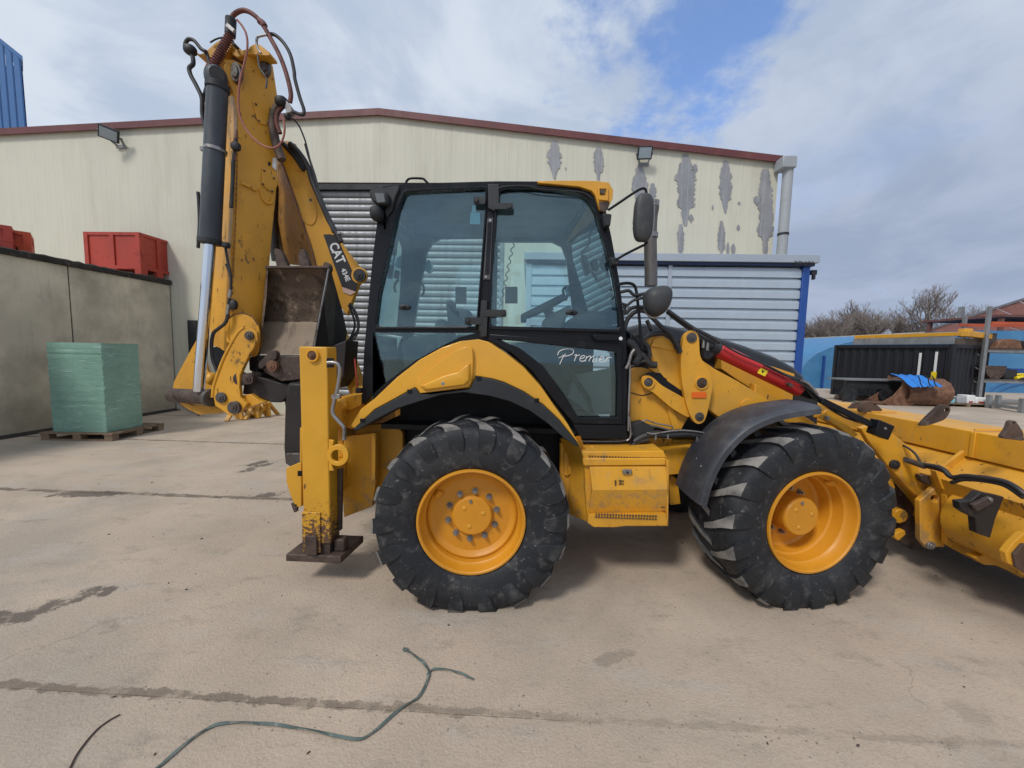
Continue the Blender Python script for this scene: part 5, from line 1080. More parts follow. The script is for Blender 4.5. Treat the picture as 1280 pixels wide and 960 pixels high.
# roof grab rail and rear work lights
tb('roof_grab_rail', 't', [(322, 75), (328, 55), (345, 40), (380, 37), (425, 40), (440, 52), (455, 66)], YB + .1, .009, 'black', cab, seg=3)
wl = pl('work_light_bracket', 't', [(160, 100), (280, 78), (285, 100), (262, 150), (240, 230), (205, 275), (190, 240), (215, 190), (200, 130)], YB - .02, .12, 'black_matt', cab, bev=.01)
lp1 = pl('work_light', 't', [(98, 125), (110, 102), (180, 100), (212, 122), (215, 190), (160, 195), (118, 175)], YB - .08, .16, 'black_matt', cab, bev=.018)
pl('light_lens', 't', [(135, 125), (190, 128), (200, 180), (150, 185)], YB - .088, .01, 'lamp', lp1, bev=.004)
c = Q('t', [(150, 250)], YB - .04)[0]; b = B(); b.ball(c, .048, .06, .055, n=18, pw=.8); b.build('rear_lamp', 'black_matt', cab)
pl('lamp_bracket', 't', [(185, 300), (205, 300), (205, 350), (190, 345)], YB, .1, 'black_matt', cab)

# ---- mirrors and rails at the front of the cab
mir = sub('wing_mirror', bl, P(800, 290, 2.8))
tb('mirror_arm', 'h', [(58, 120), (95, 95), (150, 58), (178, 44), (190, 50), (194, 75), (190, 110)], 2.82, .009, 'black', mir, seg=4)
tb('mirror_arm', 'h', [(82, 298), (120, 275), (170, 250), (192, 238), (198, 215)], 2.82, .009, 'black', mir, seg=4)
c = Q('h', [(181, 148)], 2.78)[0]
b = B(); b.ball(c, .066, .05, .162, n=24, pw=.62); b.build('mirror_shell', 'mirror_back', mir, ang=60)
b = B(); b.ball(c + V((.035, .035, -.0)), .05, .03, .15, n=20, pw=.62); b.build('mirror_glass_frame', 'pipe', mir, ang=60)
for k in ((38, 130, 70, 175), (64, 285, 98, 312)):
    pl('arm_clamp', 'h', [(k[0], k[1]), (k[2], k[1] + 4), (k[2] - 5, k[3]), (k[0] + 8, k[3])], 2.86, .07, 'black_matt', mir, bev=.006)
mi2 = sub('wide_angle_mirror', bl, P(823, 375, 2.75))
sh = spl(Q('h', [(190, 415), (215, 392), (262, 386), (284, 402), (282, 440), (262, 478), (232, 495), (205, 484), (190, 455)], 2.74), 4); cc = sum(sh, V((0, 0, 0))) / len(sh)
b = B(); b.loft([[p + V((0, .06, 0)) for p in sh], [cc + (p - cc) * .98 for p in sh], [cc + (p - cc) * .82 - V((0, .035, 0)) for p in sh], [cc + (p - cc) * .4 - V((0, .055, 0)) for p in sh]]); b.build('mirror_shell', 'mirror_back', mi2, ang=60)
b = B(); b.loft([[cc + (p - cc) * .9 + V((0, .062, -.012)) for p in sh], [cc + (p - cc) * .9 + V((0, .075, -.02)) for p in sh]]); b.build('mirror_glass', 'pipe', mi2, ang=60)
tb('mirror_arm', 'h', [(100, 410), (130, 405), (150, 420), (190, 415)], 2.82, .012, 'black_matt', mi2); tb('mirror_arm', 'h', [(104, 450), (125, 455), (145, 440), (180, 430)], 2.82, .010, 'black_matt', mi2)
tb('handrail', 'h', [(92, 382), (125, 378), (148, 385), (157, 410), (165, 480), (172, 560), (176, 610)], 2.84, .011, 'black', seg=4)
tb('exhaust_stack', 'h', [(208, 388), (208, 340), (206, 230), (208, 150), (214, 110), (212, 96)], 3.35, .052, 'exhaust', n=20)
b = B(); q = Q('h', [(213, 96), (206, 210)], 3.35); b.cyl(q[0] - V((0, 0, .03)), q[0] + V((0, 0, .015)), .056, n=20); b.cyl(q[1] - V((0, 0, .02)), q[1] + V((0, 0, .02)), .062, n=20); b.build('exhaust_clamp', 'steel', bl)

# ---- hood
hd = [(22, 150), (120, 118), (250, 120), (400, 150), (560, 185), (760, 250), (950, 318), (1060, 375), (1120, 428), (1142, 478), (1060, 470), (860, 420), (600, 300), (420, 260), (22, 300)]
hq = Q('v', hd, 3.32)
HWd = .92
b = B(); rings = []
cz = sum(hq, V((0, 0, 0))) / len(hq)
for y, s_ in ((0.0, .90), (.03, .96), (.10, 1.0), (HWd - .10, 1.0), (HWd - .03, .96), (HWd, .90)):
    rings.append([V((cz.x + (p.x - cz.x) * (1 - (1 - s_) * .3), p.y + y, p.z - (1 - s_) * .5 if i < 11 else p.z)) for i, p in enumerate(hq)])
b.loft(rings); b.build('hood', 'hood', bl, ang=50)
pl('hood_side_panel', 'v', [(860, 370), (900, 380), (1050, 430), (1050, 450), (1040, 590), (905, 600), (700, 470), (600, 400), (600, 330)], 3.30, .9, 'yellow', bev=.006)
pl('engine_cover', 'v', [(20, 250), (600, 310), (600, 800), (20, 800)], 3.42, .75, 'darkwall', bev=.01)
pl('grille_guard', 'v', [(1040, 440), (1160, 500), (1200, 570), (1190, 800), (1040, 800)], 3.34, .85, 'black_matt', bev=.02)

# ---- loader tower, arm and levers
pl('tower_plate', 'v', [(36, 395), (110, 390), (170, 405), (230, 470), (360, 560), (400, 690), (352, 775), (296, 775), (36, 742)], 3.08, .05, 'yellow')
pl('tower_gusset', 'v', [(262, 620), (300, 640), (350, 770), (300, 775)], 3.06, .018, 'yellow')
tb('weld_seam', 'v', [(40, 545), (110, 562), (170, 548), (185, 530)], 3.078, .004, 'brown')
pl('tower_plate', 'v', [(130, 235), (165, 205), (240, 195), (290, 230), (318, 285), (352, 310), (362, 540), (270, 490), (262, 460), (215, 440), (155, 395), (170, 350)], 3.04, .035, 'yellow')
lobe = pl('pivot_boss', 'v', [(165, 260), (185, 215), (230, 198), (275, 215), (300, 245), (312, 290), (180, 262)], 3.025, .015, 'yellow', bev=.004)
pl('loader_arm', 'v', [(440, 300), (480, 345), (560, 400), (700, 475), (905, 600), (880, 650), (770, 760), (600, 712), (535, 660), (400, 560)], 3.06, .09, 'yellow', bev=.006)
# arm continuing down behind the front wheel to the bucket
b = B(); q = [Q('v', [(800, 600)], 3.08)[0], P(1040, 560, 3.3), P(1120, 640, 3.3)]
rings = []
for p, h in zip(q, (.14, .11, .09)): rings.append([p + V((0, 0, h)), p + V((0, .08, h)), p + V((0, .08, -h)), p + V((0, 0, -h))])
b.loft(rings); b.build('loader_arm_front', 'yellow_worn', bl, bev=.006)
for cx_, cy_, r in ((760, 625, 36),): disc('arm_boss', 'v', cx_, cy_, r, 3.045, .02, 'yellow')
lk = spl(Q('v', [(375, 190), (410, 162), (448, 178), (462, 220), (468, 310), (490, 360), (530, 420), (545, 500), (535, 570), (510, 680), (490, 725), (455, 738), (425, 715), (395, 650), (368, 540), (353, 430), (352, 320), (362, 230)], 2.985), 4)
b = B(); b.ext(lk, (0, .045, 0)); lever = b.build('tilt_lever', 'yellow', bl, bev=.006)
pin('v', 415, 207, 30, 2.985, lever); pin('v', 476, 486, 30, 2.985, lever, collar=40); pin('v', 463, 692, 26, 2.985, lever)
pl('reflector', 'v', [(420, 542), (508, 542), (508, 578), (420, 578)], 2.975, .008, 'reflector', lever, bev=.002)
l2 = [(115, 450), (150, 440), (185, 458), (240, 505), (385, 590), (402, 640), (400, 696), (350, 675), (280, 630), (180, 545), (128, 520), (108, 488)]
b = B(); b.ext(spl(Q('v', l2, 3.015), 3), (0, .022, 0)); lk2 = b.build('lower_link', 'yellow', bl, bev=.005)
pin('v', 148, 482, 26, 3.01, lk2, collar=38)
pl('shade_sheet', 'v', [(90, 460), (150, 420), (225, 425), (262, 470), (370, 545), (380, 600), (240, 520), (180, 465)], 3.035, .003, 'black', bev=0)  # shade around the lower link, put in as a thin black sheet
# red lift cylinder
ca, cb2 = Q('v', [(560, 305, 3.08)], 0)[0], Q('v', [(1090, 545, 3.08)], 0)[0]
c0_, c1_ = Q('v', [(578, 283)], 3.09)[0], Q('v', [(1082, 528)], 3.09)[0]
rc = 44 / 4.923 * 3.09 / FL
cyl = sub('lift_cylinder', bl, c0_)
b = B(); b.cyl(c0_, c1_, rc, n=32); b.build('cylinder_sleeve', 'red', cyl, bev=.008)
dv = (c1_ - c0_).normalized()
b = B(); b.cyl(c0_ - dv * .06, c0_ + dv * .005, rc * .92, n=28); b.cyl(c0_ - dv * .16, c0_ - dv * .06, rc * .7, n=20); b.ball(c0_ - dv * .17, .05, .05, .05, n=14); b.build('cylinder_head', 'hose', cyl)
b = B(); b.cyl(c1_ + dv * .002, c1_ + dv * .10, rc * .75, rc * .6, n=24); b.cyl(c1_ + dv * .09, c1_ + dv * .5, .022, n=16); b.build('cylinder_end', 'black', cyl)
wlp = Q('v', [(842, 392), (888, 412), (868, 446), (822, 425)], 3.09 - rc - .004)
b = B(); b.ext(wlp, (0, .006, 0)); b.build('warning_label', 'warning', cyl, smooth=False)
b = B(); b.ext(Q('v', [(848, 405), (866, 415), (850, 425)], 3.09 - rc - .006), (0, .0018, 0)); b.build('warning_symbol', 'black', cyl, smooth=False)
c = Q('v', [(1015, 497)], 3.09 - rc)[0]; b = B(); b.cyl(c - V((0, .02, 0)), c + V((0, .02, 0)), .014, n=12); b.bar(c + V((-.03, -.012, .012)), c + V((.02, -.012, -.008)), .012, .012); b.build('grease_fitting', 'pinsteel', cyl)
for k, (x, y) in enumerate(((500, 240), (525, 255))):
    b = B(); q = Q('v', [(x - 8, y - 35), (x - 14, y + 30)], 3.02)
    b.cyl(q[0], q[1], .012, n=12); b.build('hose_fitting', 'steel', bl)
pl('valve_block', 'v', [(470, 230), (550, 225), (595, 255), (560, 320), (520, 350), (480, 330)], 3.06, .08, 'hose', bev=.015)
# hoses round the loader tower
for pts, Y, r, m in (
    ([(268, 38), (340, 90), (430, 150), (520, 195), (590, 238)], 2.98, .014, 'hose'), ([(262, 50), (330, 105), (420, 168), (500, 215), (560, 245)], 3.0, .010, 'hose'),
    ([(0, 165), (22, 95), (70, 48), (130, 45), (180, 90), (230, 140), (290, 190), (330, 260)], 2.97, .017, 'hose'), ([(10, 60), (50, 25), (110, 18), (150, 30)], 2.96, .014, 'hose'),
    ([(55, 200), (95, 190), (125, 235), (150, 270), (160, 330)], 3.0, .018, 'hose'), ([(120, 215), (160, 190), (215, 178), (275, 190), (320, 240), (345, 300)], 3.0, .022, 'hose'),
    ([(60, 300), (120, 320), (160, 370), (200, 375)], 3.01, .026, 'hose'), ([(10, 400), (60, 380), (130, 350), (180, 380)], 3.0, .012, 'hose'),
    ([(20, 230), (60, 260), (90, 320), (70, 370)], 3.0, .03, 'hose'), ([(0, 0), (5, 30), (0, 70)], 2.95, .012, 'hose'), ([(140, 100), (165, 150), (190, 200)], 3.1, .016, 'hose'),
    ([(50, 285), (35, 330), (30, 380)], 2.985, .008, 'steel'), ([(600, 240), (700, 300), (850, 365), (1000, 440), (1090, 490), (1160, 540), (1215, 590)], 3.0, .007, 'hose'),
    ([(860, 370), (980, 430), (1080, 470), (1140, 530), (1200, 590)], 3.02, .010, 'hose'), ([(1090, 470), (1130, 490), (1160, 520), (1190, 560)], 3.0, .012, 'steel'),
    ([(30, 742), (110, 740), (190, 752), (280, 775)], 3.02, .008, 'steel'), ([(110, 722), (140, 715), (200, 735), (290, 752), (300, 768)], 3.0, .006, 'steel'),
    ([(60, 850), (110, 820), (180, 800), (260, 805), (400, 800), (520, 815)], 2.98, .030, 'hose'), ([(40, 870), (90, 850), (150, 835)], 2.97, .016, 'hose'),
    ([(140, 792), (180, 800), (240, 790), (330, 778), (420, 782), (500, 795)], 2.95, .007, 'steel')):
    tb('hydraulic_hose' if m == 'hose' else 'steel_pipe', 'v', pts, Y, r, m)
for x, y in ((195, 820), (270, 815), (450, 830)):
    b = B(); q = Q('v', [(x, y - 14), (x - 3, y + 16)], 2.955); b.bar(q[0], q[1], .012, .012); b.build('pipe_clip', 'steel', bl)
pl('pump_block', 'v', [(30, 742), (110, 720), (190, 760), (180, 800), (110, 850), (40, 886), (25, 830)], 3.0, .08, 'darkwall', bev=.01)
# pipes under the cab door
for y, r, m in ((186, .009, 'steel'), (205, .006, 'steel'), (222, .008, 'hose'), (240, .014, 'hose'), (196, .012, 'hose')):
    tb('steel_pipe' if m == 'steel' else 'hydraulic_hose', 'g', [(150, y), (260, y + 2), (400, y + 3), (470, y - 2), (520, y - 20), (540, y - 60)], 2.93 + y * .0004, r, m)
tb('steel_pipe', 'g', [(520, 0), (524, 60), (530, 130), (520, 170), (500, 185)], 2.92, .007, 'steel')
tb('steel_pipe', 'h', [(132, 640), (134, 700), (130, 800), (128, 900)], 2.92, .008, 'steel'); tb('steel_pipe', 'h', [(150, 612), (138, 630), (130, 660), (120, 680)], 2.91, .012, 'steel')
pl('fuel_bracket', 'g', [(230, 225), (255, 225), (255, 262), (230, 262)], 2.9, .04, 'yellow')

# ---- tool box / step under the cab
tx = sub('tool_box', bl, P(785, 610, 2.85))
bxp = Q('g', [(175, 300), (805, 300), (812, 830), (240, 832), (205, 800), (190, 560), (185, 400)], 2.78)
b = B(); b.ext(bxp, (0, .42, 0)); b.build('box_shell', 'yellow', tx, bev=.012)
pl('lid', 'g', [(158, 268), (778, 262), (800, 314), (172, 320)], 2.77, .38, 'yellow', tx, bev=.006)
pl('lid_lip', 'g', [(168, 318), (795, 318), (797, 372), (178, 376)], 2.755, .03, 'yellow', tx, bev=.008)
bp = Q('g', [(222, 382), (795, 380), (798, 540), (238, 545)], 2.752); bp2 = Q('g', [(238, 545), (798, 540), (800, 735), (215, 738)], 2.752)
b = B(); m1 = [bp[3] - V((0, .03, 0)), bp[2] - V((0, .03, 0))]; bp2 = [p + V((0, .028, 0)) for p in bp2]
vs = [bp[0], bp[1], m1[1], m1[0], bp2[2], bp2[3]]; vs += [V((p.x, 2.785, p.z)) for p in vs]
b.add(vs, [(0, 1, 2, 3), (3, 2, 4, 5), (6, 7, 8, 9), (9, 8, 10, 11), (0, 1, 7, 6), (5, 4, 10, 11), (0, 3, 9, 6), (3, 5, 11, 9), (1, 2, 8, 7), (2, 4, 10, 8)]); b.build('box_door', 'yellow', tx, bev=.006, ang=20)
pl('box_edge', 'g', [(800, 330), (818, 335), (812, 828), (802, 828)], 2.74, .05, 'yellow', tx, bev=.003)
stp = Q('g', [(215, 745), (800, 738), (806, 800), (806, 826), (500, 826), (420, 836), (250, 834), (205, 800)], 2.73)
b = B(); b.ext(stp, (0, .045, 0)); step = b.build('step_plate', 'yellow_worn', tx, bev=.005)
b = B(); q = Q('g', [(205, 790)], 2.66)[0]; q2 = Q('g', [(806, 795)], 2.66)[0]
q0 = Q('g', [(230, 770)], 2.66)[0]; zz = q0.z
b = B()
for row in range(2):
    for k in range(22):
        u = (k + .5) / 22; x = q0.x + .04 + (q2.x - q0.x - .09) * u
        b.add([V((x - .010, 2.723, zz - .018 + row * .022)), V((x + .010, 2.723, zz - .018 + row * .022)), V((x, 2.723, zz - .002 + row * .022)), V((x, 2.731, zz - .01 + row * .022))], [(0, 1, 2), (0, 1, 3), (1, 2, 3), (2, 0, 3)])
b.build('grip_teeth', 'brown', tx, smooth=False, kind='stuff')
b = B(); lz = Q('g', [(200, 300)], 2.77)[0]; lx1 = Q('g', [(790, 300)], 2.77)[0].x
for k in range(26):
    x = lz.x + .02 + (lx1 - lz.x - .04) * k / 25; b.box(x - .006, x + .006, 2.764, 2.769, lz.z - .004, lz.z + .004)
b.build('lid_perforations', 'brown', tx, smooth=False, kind='stuff')
pl('box_latch', 'g', [(470, 402), (540, 402), (540, 436), (470, 436)], 2.722, .012, 'steel', tx, bev=.004); disc('latch_button', 'g', 508, 425, 9, 2.716, .01, 'black_matt', tx, .001)
for s_ in ([(413, 483), (422, 483), (422, 524), (413, 524)], [(440, 482), (480, 486), (480, 492), (440, 488)], [(452, 486), (458, 486), (456, 512), (450, 512)], [(440, 508), (478, 508), (478, 513), (440, 513)]):
    pl('label_remnant', 'g', s_, 2.7215 + .0, .006, 'brown', tx, bev=0)
pl('rust_scar', 'g', [(755, 682), (788, 684), (785, 692), (760, 690)], 2.740, .006, 'brown', tx, bev=0)

# ---- front fender
ne = [(877, 632), (884, 606), (895, 582), (910, 560), (932, 539), (958, 525), (990, 516), (1027, 511)]
N1 = cat(Q('0', ne, 2.60), 5); n = len(N1)
cen_ = V((FWX, 0, WZ))
def offs(p, d): q = V((p.x - FWX, 0, p.z - WZ)).normalized(); return V((p.x, p.y, p.z)) + q * d
b = B(); rings = []
for i, p in enumerate(N1):
    t = i / (n - 1); w_ = .44 - .03 * t; r_ = []
    for dy, dz in ((0, -.035), (0.0, .0), (.012, .014), (.06, .022), (w_ / 2, .028), (w_ - .06, .022), (w_ - .01, .012), (w_, -.03), (w_ - .012, -.03), (w_ - .03, .0), (w_ / 2, .016), (.06, .008), (.014, -.004), (.010, -.035)):
        q = offs(p, dz); q.y += dy; r_.append(q)
    rings.append(r_)
b.loft(rings); ff = b.build('front_fender', 'fender', bl, ang=40)
for x, y in ((1043, 290), (1113, 305)):
    b = B(); c = Q('g', [(x, y)], 2.62)[0]
for t in (8, 9):
    p = N1[t]; c = offs(p, .024); c.y += .12 + (t - 8) * .1; b = B(); b.ball(c, .008, n=8); b.build('fender_bolt', 'steel', ff)
b = B(); b.box(FWX - .03, FWX + .03, 3.06, 3.3, WZ + .5, WZ + .56); b.build('fender_bracket', 'black_matt', bl)
# far front fender and far cab mudguard so the machine is whole
o = share(ff, V((WL[ff.name].x, 2 * YC - WL[ff.name].y, WL[ff.name].z)), 'front_fender', bl)
o = bpy.data.objects['rear_fender']; share(o, V((WL[o.name].x, 2 * YC - WL[o.name].y - .02, WL[o.name].z)), 'rear_fender', bl)

# ---- stabiliser leg
sg_ = sub('stabiliser_leg', bl, (P(400, 600, 2.7).x, 2.75, 0))
lx0, lx1, ly0, ly1 = P(376.7, 560, 2.62).x, P(411, 560, 2.62).x, 2.62, 2.76
lzt, lzb = P(400, 433.5, 2.62).z, P(400, 640, 2.62).z
b = B(); b.box(lx0, lx1, ly0, ly1, P(400, 680, 2.62).z, lzt); leg = b.build('outer_tube', 'yellow_leg', sg_, bev=.01)
b = B(); b.box(lx0 + .02, lx1 - .012, ly0 + .014, ly1 - .014, P(400, 693, 2.62).z, P(400, 680, 2.62).z - .001); b.build('inner_leg', 'brown', sg_, bev=.006)
b = B(); b.box(lx0 - .004, lx0 + .13, ly0 - .012, ly0 - .001, P(400, 690, 2.62).z, P(400, 640, 2.62).z); b.build('wear_plate', 'yellow_leg', sg_, bev=.004)
b = B(); b.box(lx0 + .025, lx0 + .11, ly0 - .03, ly0 - .013, P(400, 692, 2.62).z, P(400, 668, 2.62).z); b.build('foot_lug', 'brown', sg_, bev=.005)
pl('guide_plate', 'c', [(82, 556), (132, 535), (140, 535), (140, 700), (118, 702), (96, 650), (84, 610)], 2.70, .03, 'yellow_leg', sg_, bev=.004)
pl('guide_slot', 'c', [(126, 566), (142, 566), (142, 585), (126, 585)], 2.697, .004, 'black', sg_, bev=0)
pl('guide_plate', 'c', [(134, 405), (142, 400), (142, 535), (134, 530)], 2.66, .05, 'yellow_leg', sg_, bev=.004)
pl('guide_tip', 'c', [(100, 688), (125, 690), (122, 720), (112, 722)], 2.70, .025, 'brown', sg_, bev=.003)
eye = circ('c', 276, 508, 40, 28)
pl('tie_down_ring', 'c', [p for p in circ('c', 276, 508, 41, 30)], 2.60, .03, 'yellow', sg_, holes=[circ('c', 273, 510, 22, 22)], bev=.005)
pl('ring_web', 'c', [(243, 448), (262, 452), (250, 500), (250, 530), (262, 566), (243, 566)], 2.602, .017, 'yellow', sg_)
pin('c', 183, 133, 17, 2.612, sg_, 'rust', collar=25)
pl('pipe_slot', 'c', [(235, 143), (262, 143), (262, 178), (235, 178)], 2.617, .004, 'black', sg_, bev=0)
tb('stabiliser_pipe', 'c', [(238, 160), (262, 160), (280, 170), (284, 200), (275, 260), (262, 310), (258, 350), (280, 380), (300, 405), (300, 450)], 2.585, .013, 'steel', sg_, n=12)
pl('pipe_clip', 'c', [(252, 280), (284, 278), (284, 296), (252, 298)], 2.575, .03, 'steel', sg_, bev=.003)
pz = P(385, 703, 2.60)
px0, px1 = P(357, 700, 2.60).x, P(426, 700, 2.60).x
foot = [V((px0, 2.60, pz.z)), V((px1, 2.60, pz.z)), V((px1 + .03, 2.92, pz.z)), V((px0 + .02, 2.92, pz.z))]
b = B(); b.ext(foot, (0, 0, .055)); b.build('foot_pad', 'brown', sg_, bev=.008)
b = B(); b.box(lx1 + .0, lx1 + .08, 2.66, 2.74, pz.z + .056, pz.z + .15); b.build('foot_knuckle', 'brown', sg_, bev=.012)
for k, (x0_, x1_, y0_, y1_) in enumerate(((283, 300, 560, 790),)):
    pl('leg_cylinder', 'c', [(275, 560), (292, 560), (288, 790), (277, 790)], 2.72, .03, 'brown', sg_)
# rear cross frame carrying the backhoe, second stabiliser on the far side
b = B(); fx0 = P(420, 560, 3.0).x; b.box(fx0 - .06, fx0 + .10, 2.90, 2 * YC - 2.90, .62, .86); b.box(fx0 - .06, fx0 + .10, 2.90, 2 * YC - 2.90, 1.12, 1.34); b.box(fx0 - .04, fx0 + .06, 3.0, 2 * YC - 3.0, .86, 1.12); b.build('cross_frame', 'yellow_worn', bl, bev=.01)
b = B(); b.box(lx0 + .02, lx1 + .08, 2 * YC - ly1, 2 * YC - ly0, .3, lzt); b.build('far_stabiliser_tube', 'yellow', bl, bev=.01)
b = B(); b.box(px0, px1, 2 * YC - 2.92, 2 * YC - 2.60, pz.z, pz.z + .055); b.build('far_foot_pad', 'brown', bl, bev=.008)
pl('rear_bracket', 'c', [(280, 300), (300, 290), (365, 280), (368, 318), (330, 335), (282, 345)], 2.96, .12, 'yellow_worn')
pl('rear_bracket', 'c', [(275, 300), (300, 300), (308, 330), (290, 345), (276, 335)], 2.9, .06, 'yellow', bev=.02)
tb('lever_rod', 'c', [(340, 145), (345, 200), (350, 258)], 2.96, .006, 'crate'); pl('lever_boot', 'c', [(342, 255), (362, 255), (364, 275), (342, 275)], 2.95, .04, 'black_matt', bev=.005)

# ---- backhoe
bh = sub('backhoe_arm', bl, (P(330, 500, 3.4).x, 3.45, 0))
# depth functions: stick and boom are swung a little, so their faces recede
dst = lambda x, y: 3.25 + (x - 290) * .0042
def prism(secs, inset=0):
    """sections of A (far left), B (near edge), C (far right); D closes the box"""
    rings = []
    for a, b_, c in secs:
        A, Bn, Cc = P(*a), P(*b_), P(*c); D = A + Cc - Bn; rings.append([A, Bn, Cc, D])
    return rings
b = B(); b.loft(prism([((283, 118, 3.45), (297, 122, 3.262), (341, 112, 3.47)), ((280, 150, 3.45), (297, 152, 3.262), (344, 150, 3.47)), ((274, 240, 3.46), (293, 240, 3.262), (339, 240, 3.46)), ((266, 336, 3.46), (288, 336, 3.262), (331, 336, 3.44)), ((261, 400, 3.46), (285, 402, 3.262), (325, 400, 3.43)), ((265, 430, 3.46), (283, 441, 3.262), (321, 441, 3.42))]))
b.build('stick', 'yellow_worn', bh, bev=.008)
stp_ = [(279, 84), (283, 76), (290, 74), (298, 78), (303, 84), (306, 72), (312, 58), (320, 55), (330, 66), (337, 80), (340, 100), (344, 128), (343, 175), (341, 240), (336, 290), (332, 336), (325, 395), (322, 420), (323, 441), (300, 441), (289, 432), (283, 418), (288, 395), (291, 350), (294, 300), (296, 240), (297, 180), (297, 146), (290, 112)]
q = Q('0', stp_, lambda x, y: dst(x, y) - .02)
b = B(); b.ext(q, (.012, .028, 0)); b.build('stick_side_plate', 'yellow_worn', bh, bev=.005)
# second ear plate further back
b = B(); b.ext([p + V((-.15, .2, 0)) for p in Q('0', stp_[:12] + [(344, 128), (341, 150), (300, 150), (290, 112)], dst)], (.012, .028, 0)); b.build('stick_ear', 'yellow_worn', bh, bev=.005)
for (x, y, rx_, rz_, rt_) in ((355, 430, 34, 58, 0), (530, 395, 30, 56, 0)):
    c = Q('r', [(x, y)], lambda x, y: dst(x, y) - .045)[0]; b = B(); n = 28; s_ = 3.2 / 4.8 / FL
    for s0_, s1_, dy0, dy1 in ((1, .92, .03, 0), (.62, .55, .0, -.012)):
        b.loft([[c + V((rx_ * s_ * s0_ * math.cos(t), dy0, rz_ * s_ * s0_ * math.sin(t))) for t in [2 * math.pi * i / n for i in range(n)]], [c + V((rx_ * s_ * s1_ * math.cos(t), dy1, rz_ * s_ * s1_ * math.sin(t))) for t in [2 * math.pi * i / n for i in range(n)]]])
    b.build('bushing', 'pinsteel', bh, ang=50)
def boltplate(k, pts, bolts, Yf):
    q = Q(k, pts, lambda x, y: Yf(x, y) - .03); b = B(); b.ext(q, (.004, .012, 0)); o = b.build('cover_plate', 'yellow_worn', bh, bev=.004)
    for x, y in bolts:
        c = Q(k, [(x, y)], lambda x, y: Yf(x, y) - .035)[0]; b = B(); b.cyl(c - V((0, .008, 0)), c + V((0, .006, 0)), .0075, n=6); b.build('plate_bolt', 'pinsteel', bh)
boltplate('r', [(458, 603), (555, 640), (560, 700), (552, 752), (490, 738), (478, 690)], [(480, 625), (497, 724), (550, 738)], dst)
boltplate('a', [(545, 772), (608, 792), (612, 850), (595, 892), (540, 850)], [(556, 788), (600, 822), (550, 850), (592, 882)], dst)
for k, x, y, r in (('r', 558, 655, 10), ('a', 575, 755, 9), ('q', 353, 188, 11)):
    disc('drain_hole', k, x, y, r, dst(K[k][0] + x / K[k][2], 0) - .024 if k != 'q' else 3.40, .004, 'black', bh, 0)
b = B(); b.ext(Q('a', [(595, 728), (612, 730), (608, 785), (592, 770)], lambda x, y: dst(x, y) - .026), (.002, .004, 0)); b.build('white_label', 'white', bh, smooth=False)
for pts in ([(450, 835), (480, 850), (515, 868), (515, 882), (480, 862), (448, 848)],):
    b = B(); b.ext(Q('a', pts, lambda x, y: dst(x, y) - .04), (.003, .02, 0)); b.build('cable_guide', 'yellow_worn', bh, bev=.003)
b = B(); b.tube(Q('a', [(535, 870), (548, 915), (570, 938), (590, 935), (592, 905)], lambda x, y: dst(x, y) - .03), .008, n=8); b.build('bent_bar', 'yellow_worn', bh)
# weld beads along the near edge
b = B(); rr = random.Random(4)
for i in range(34):
    y = 172 + i * 7.2; x = 297 - (y - 172) * .036 + .6
    c = P(x, y, 3.225); b.ball(c, .006, .006, .016 * rr.uniform(.4, 1.2), n=6)
b.build('weld_beads', 'rust', bh, smooth=False, kind='stuff')
# head of the stick: guard, cap and brackets
g = Q('r', [(120, 312), (150, 325), (200, 290), (240, 255), (290, 230), (330, 232), (335, 275), (300, 320), (250, 338), (205, 345), (160, 338), (128, 330)], 3.28)
b = B(); b.ext(spl(g, 3), (0, .18, 0)); b.build('hose_guard', 'yellow_worn', bh, bev=.01)
pl('head_plate', 'r', [(330, 290), (400, 300), (440, 290), (460, 265), (500, 265), (560, 312), (565, 330), (520, 334), (430, 325), (370, 345), (335, 325)], 3.30, .10, 'yellow_worn', bh, bev=.006)
pl('head_plate', 'r', [(310, 290), (345, 320), (385, 350), (400, 372), (340, 365), (300, 355)], 3.34, .14, 'rust', bh, bev=.004)
pl('ear_left', 'r', [(170, 395), (185, 370), (215, 365), (230, 400), (220, 460), (190, 455)], 3.35, .05, 'yellow_worn', bh, bev=.006)
tb('guard_edge', 'r', [(205, 255), (240, 235), (275, 226), (300, 232)], 3.26, .006, 'black_matt', bh)
# bucket cylinder
c0_, c1_ = P(272, 108, 3.16), P(262.5, 304, 3.16)
bc_ = sub('bucket_cylinder', bl, c0_)
rb_ = 11.6 * 3.16 / FL
dv = (c1_ - c0_).normalized()
b = B(); b.cyl(c0_, c1_, rb_ * .95, rb_, 36); b.build('cylinder_barrel', 'barrel', bc_)
b = B(); b.cyl(c1_ - dv * .035, c1_ - dv * .001 + dv * .008, rb_ * 1.15, n=36); b.cyl(c0_ - dv * .02, c0_ + dv * .03, rb_ * 1.08, n=36); b.build('barrel_gland', 'black_matt', bc_, bev=.004)
m0 = P(269.5, 188, 3.16); b = B(); b.cyl(m0 - dv * .012, m0 + dv * .012, rb_ * 1.04, n=36); b.bar(m0 + V((-rb_ * 1.02, -.02, 0)), m0 + V((-rb_ * 1.35, -.02, 0)), .03, .03); b.build('hose_band', 'steel', bc_)
b = B(); q = Q('r', [(222, 430), (300, 500)], 3.18); b.ball(P(270, 97, 3.18), .078, .07, .085, n=20, pw=.8); b.cyl(P(271, 92, 3.1), P(271, 92, 3.3), .05); b.build('cylinder_eye', 'barrel', bc_, ang=60)
r0_, r1_ = P(262.7, 306, 3.16), P(248.5, 489, 3.14)
b = B(); b.cyl(r0_, r1_, .0415, n=32); b.build('chrome_rod', 'chrome', bc_)
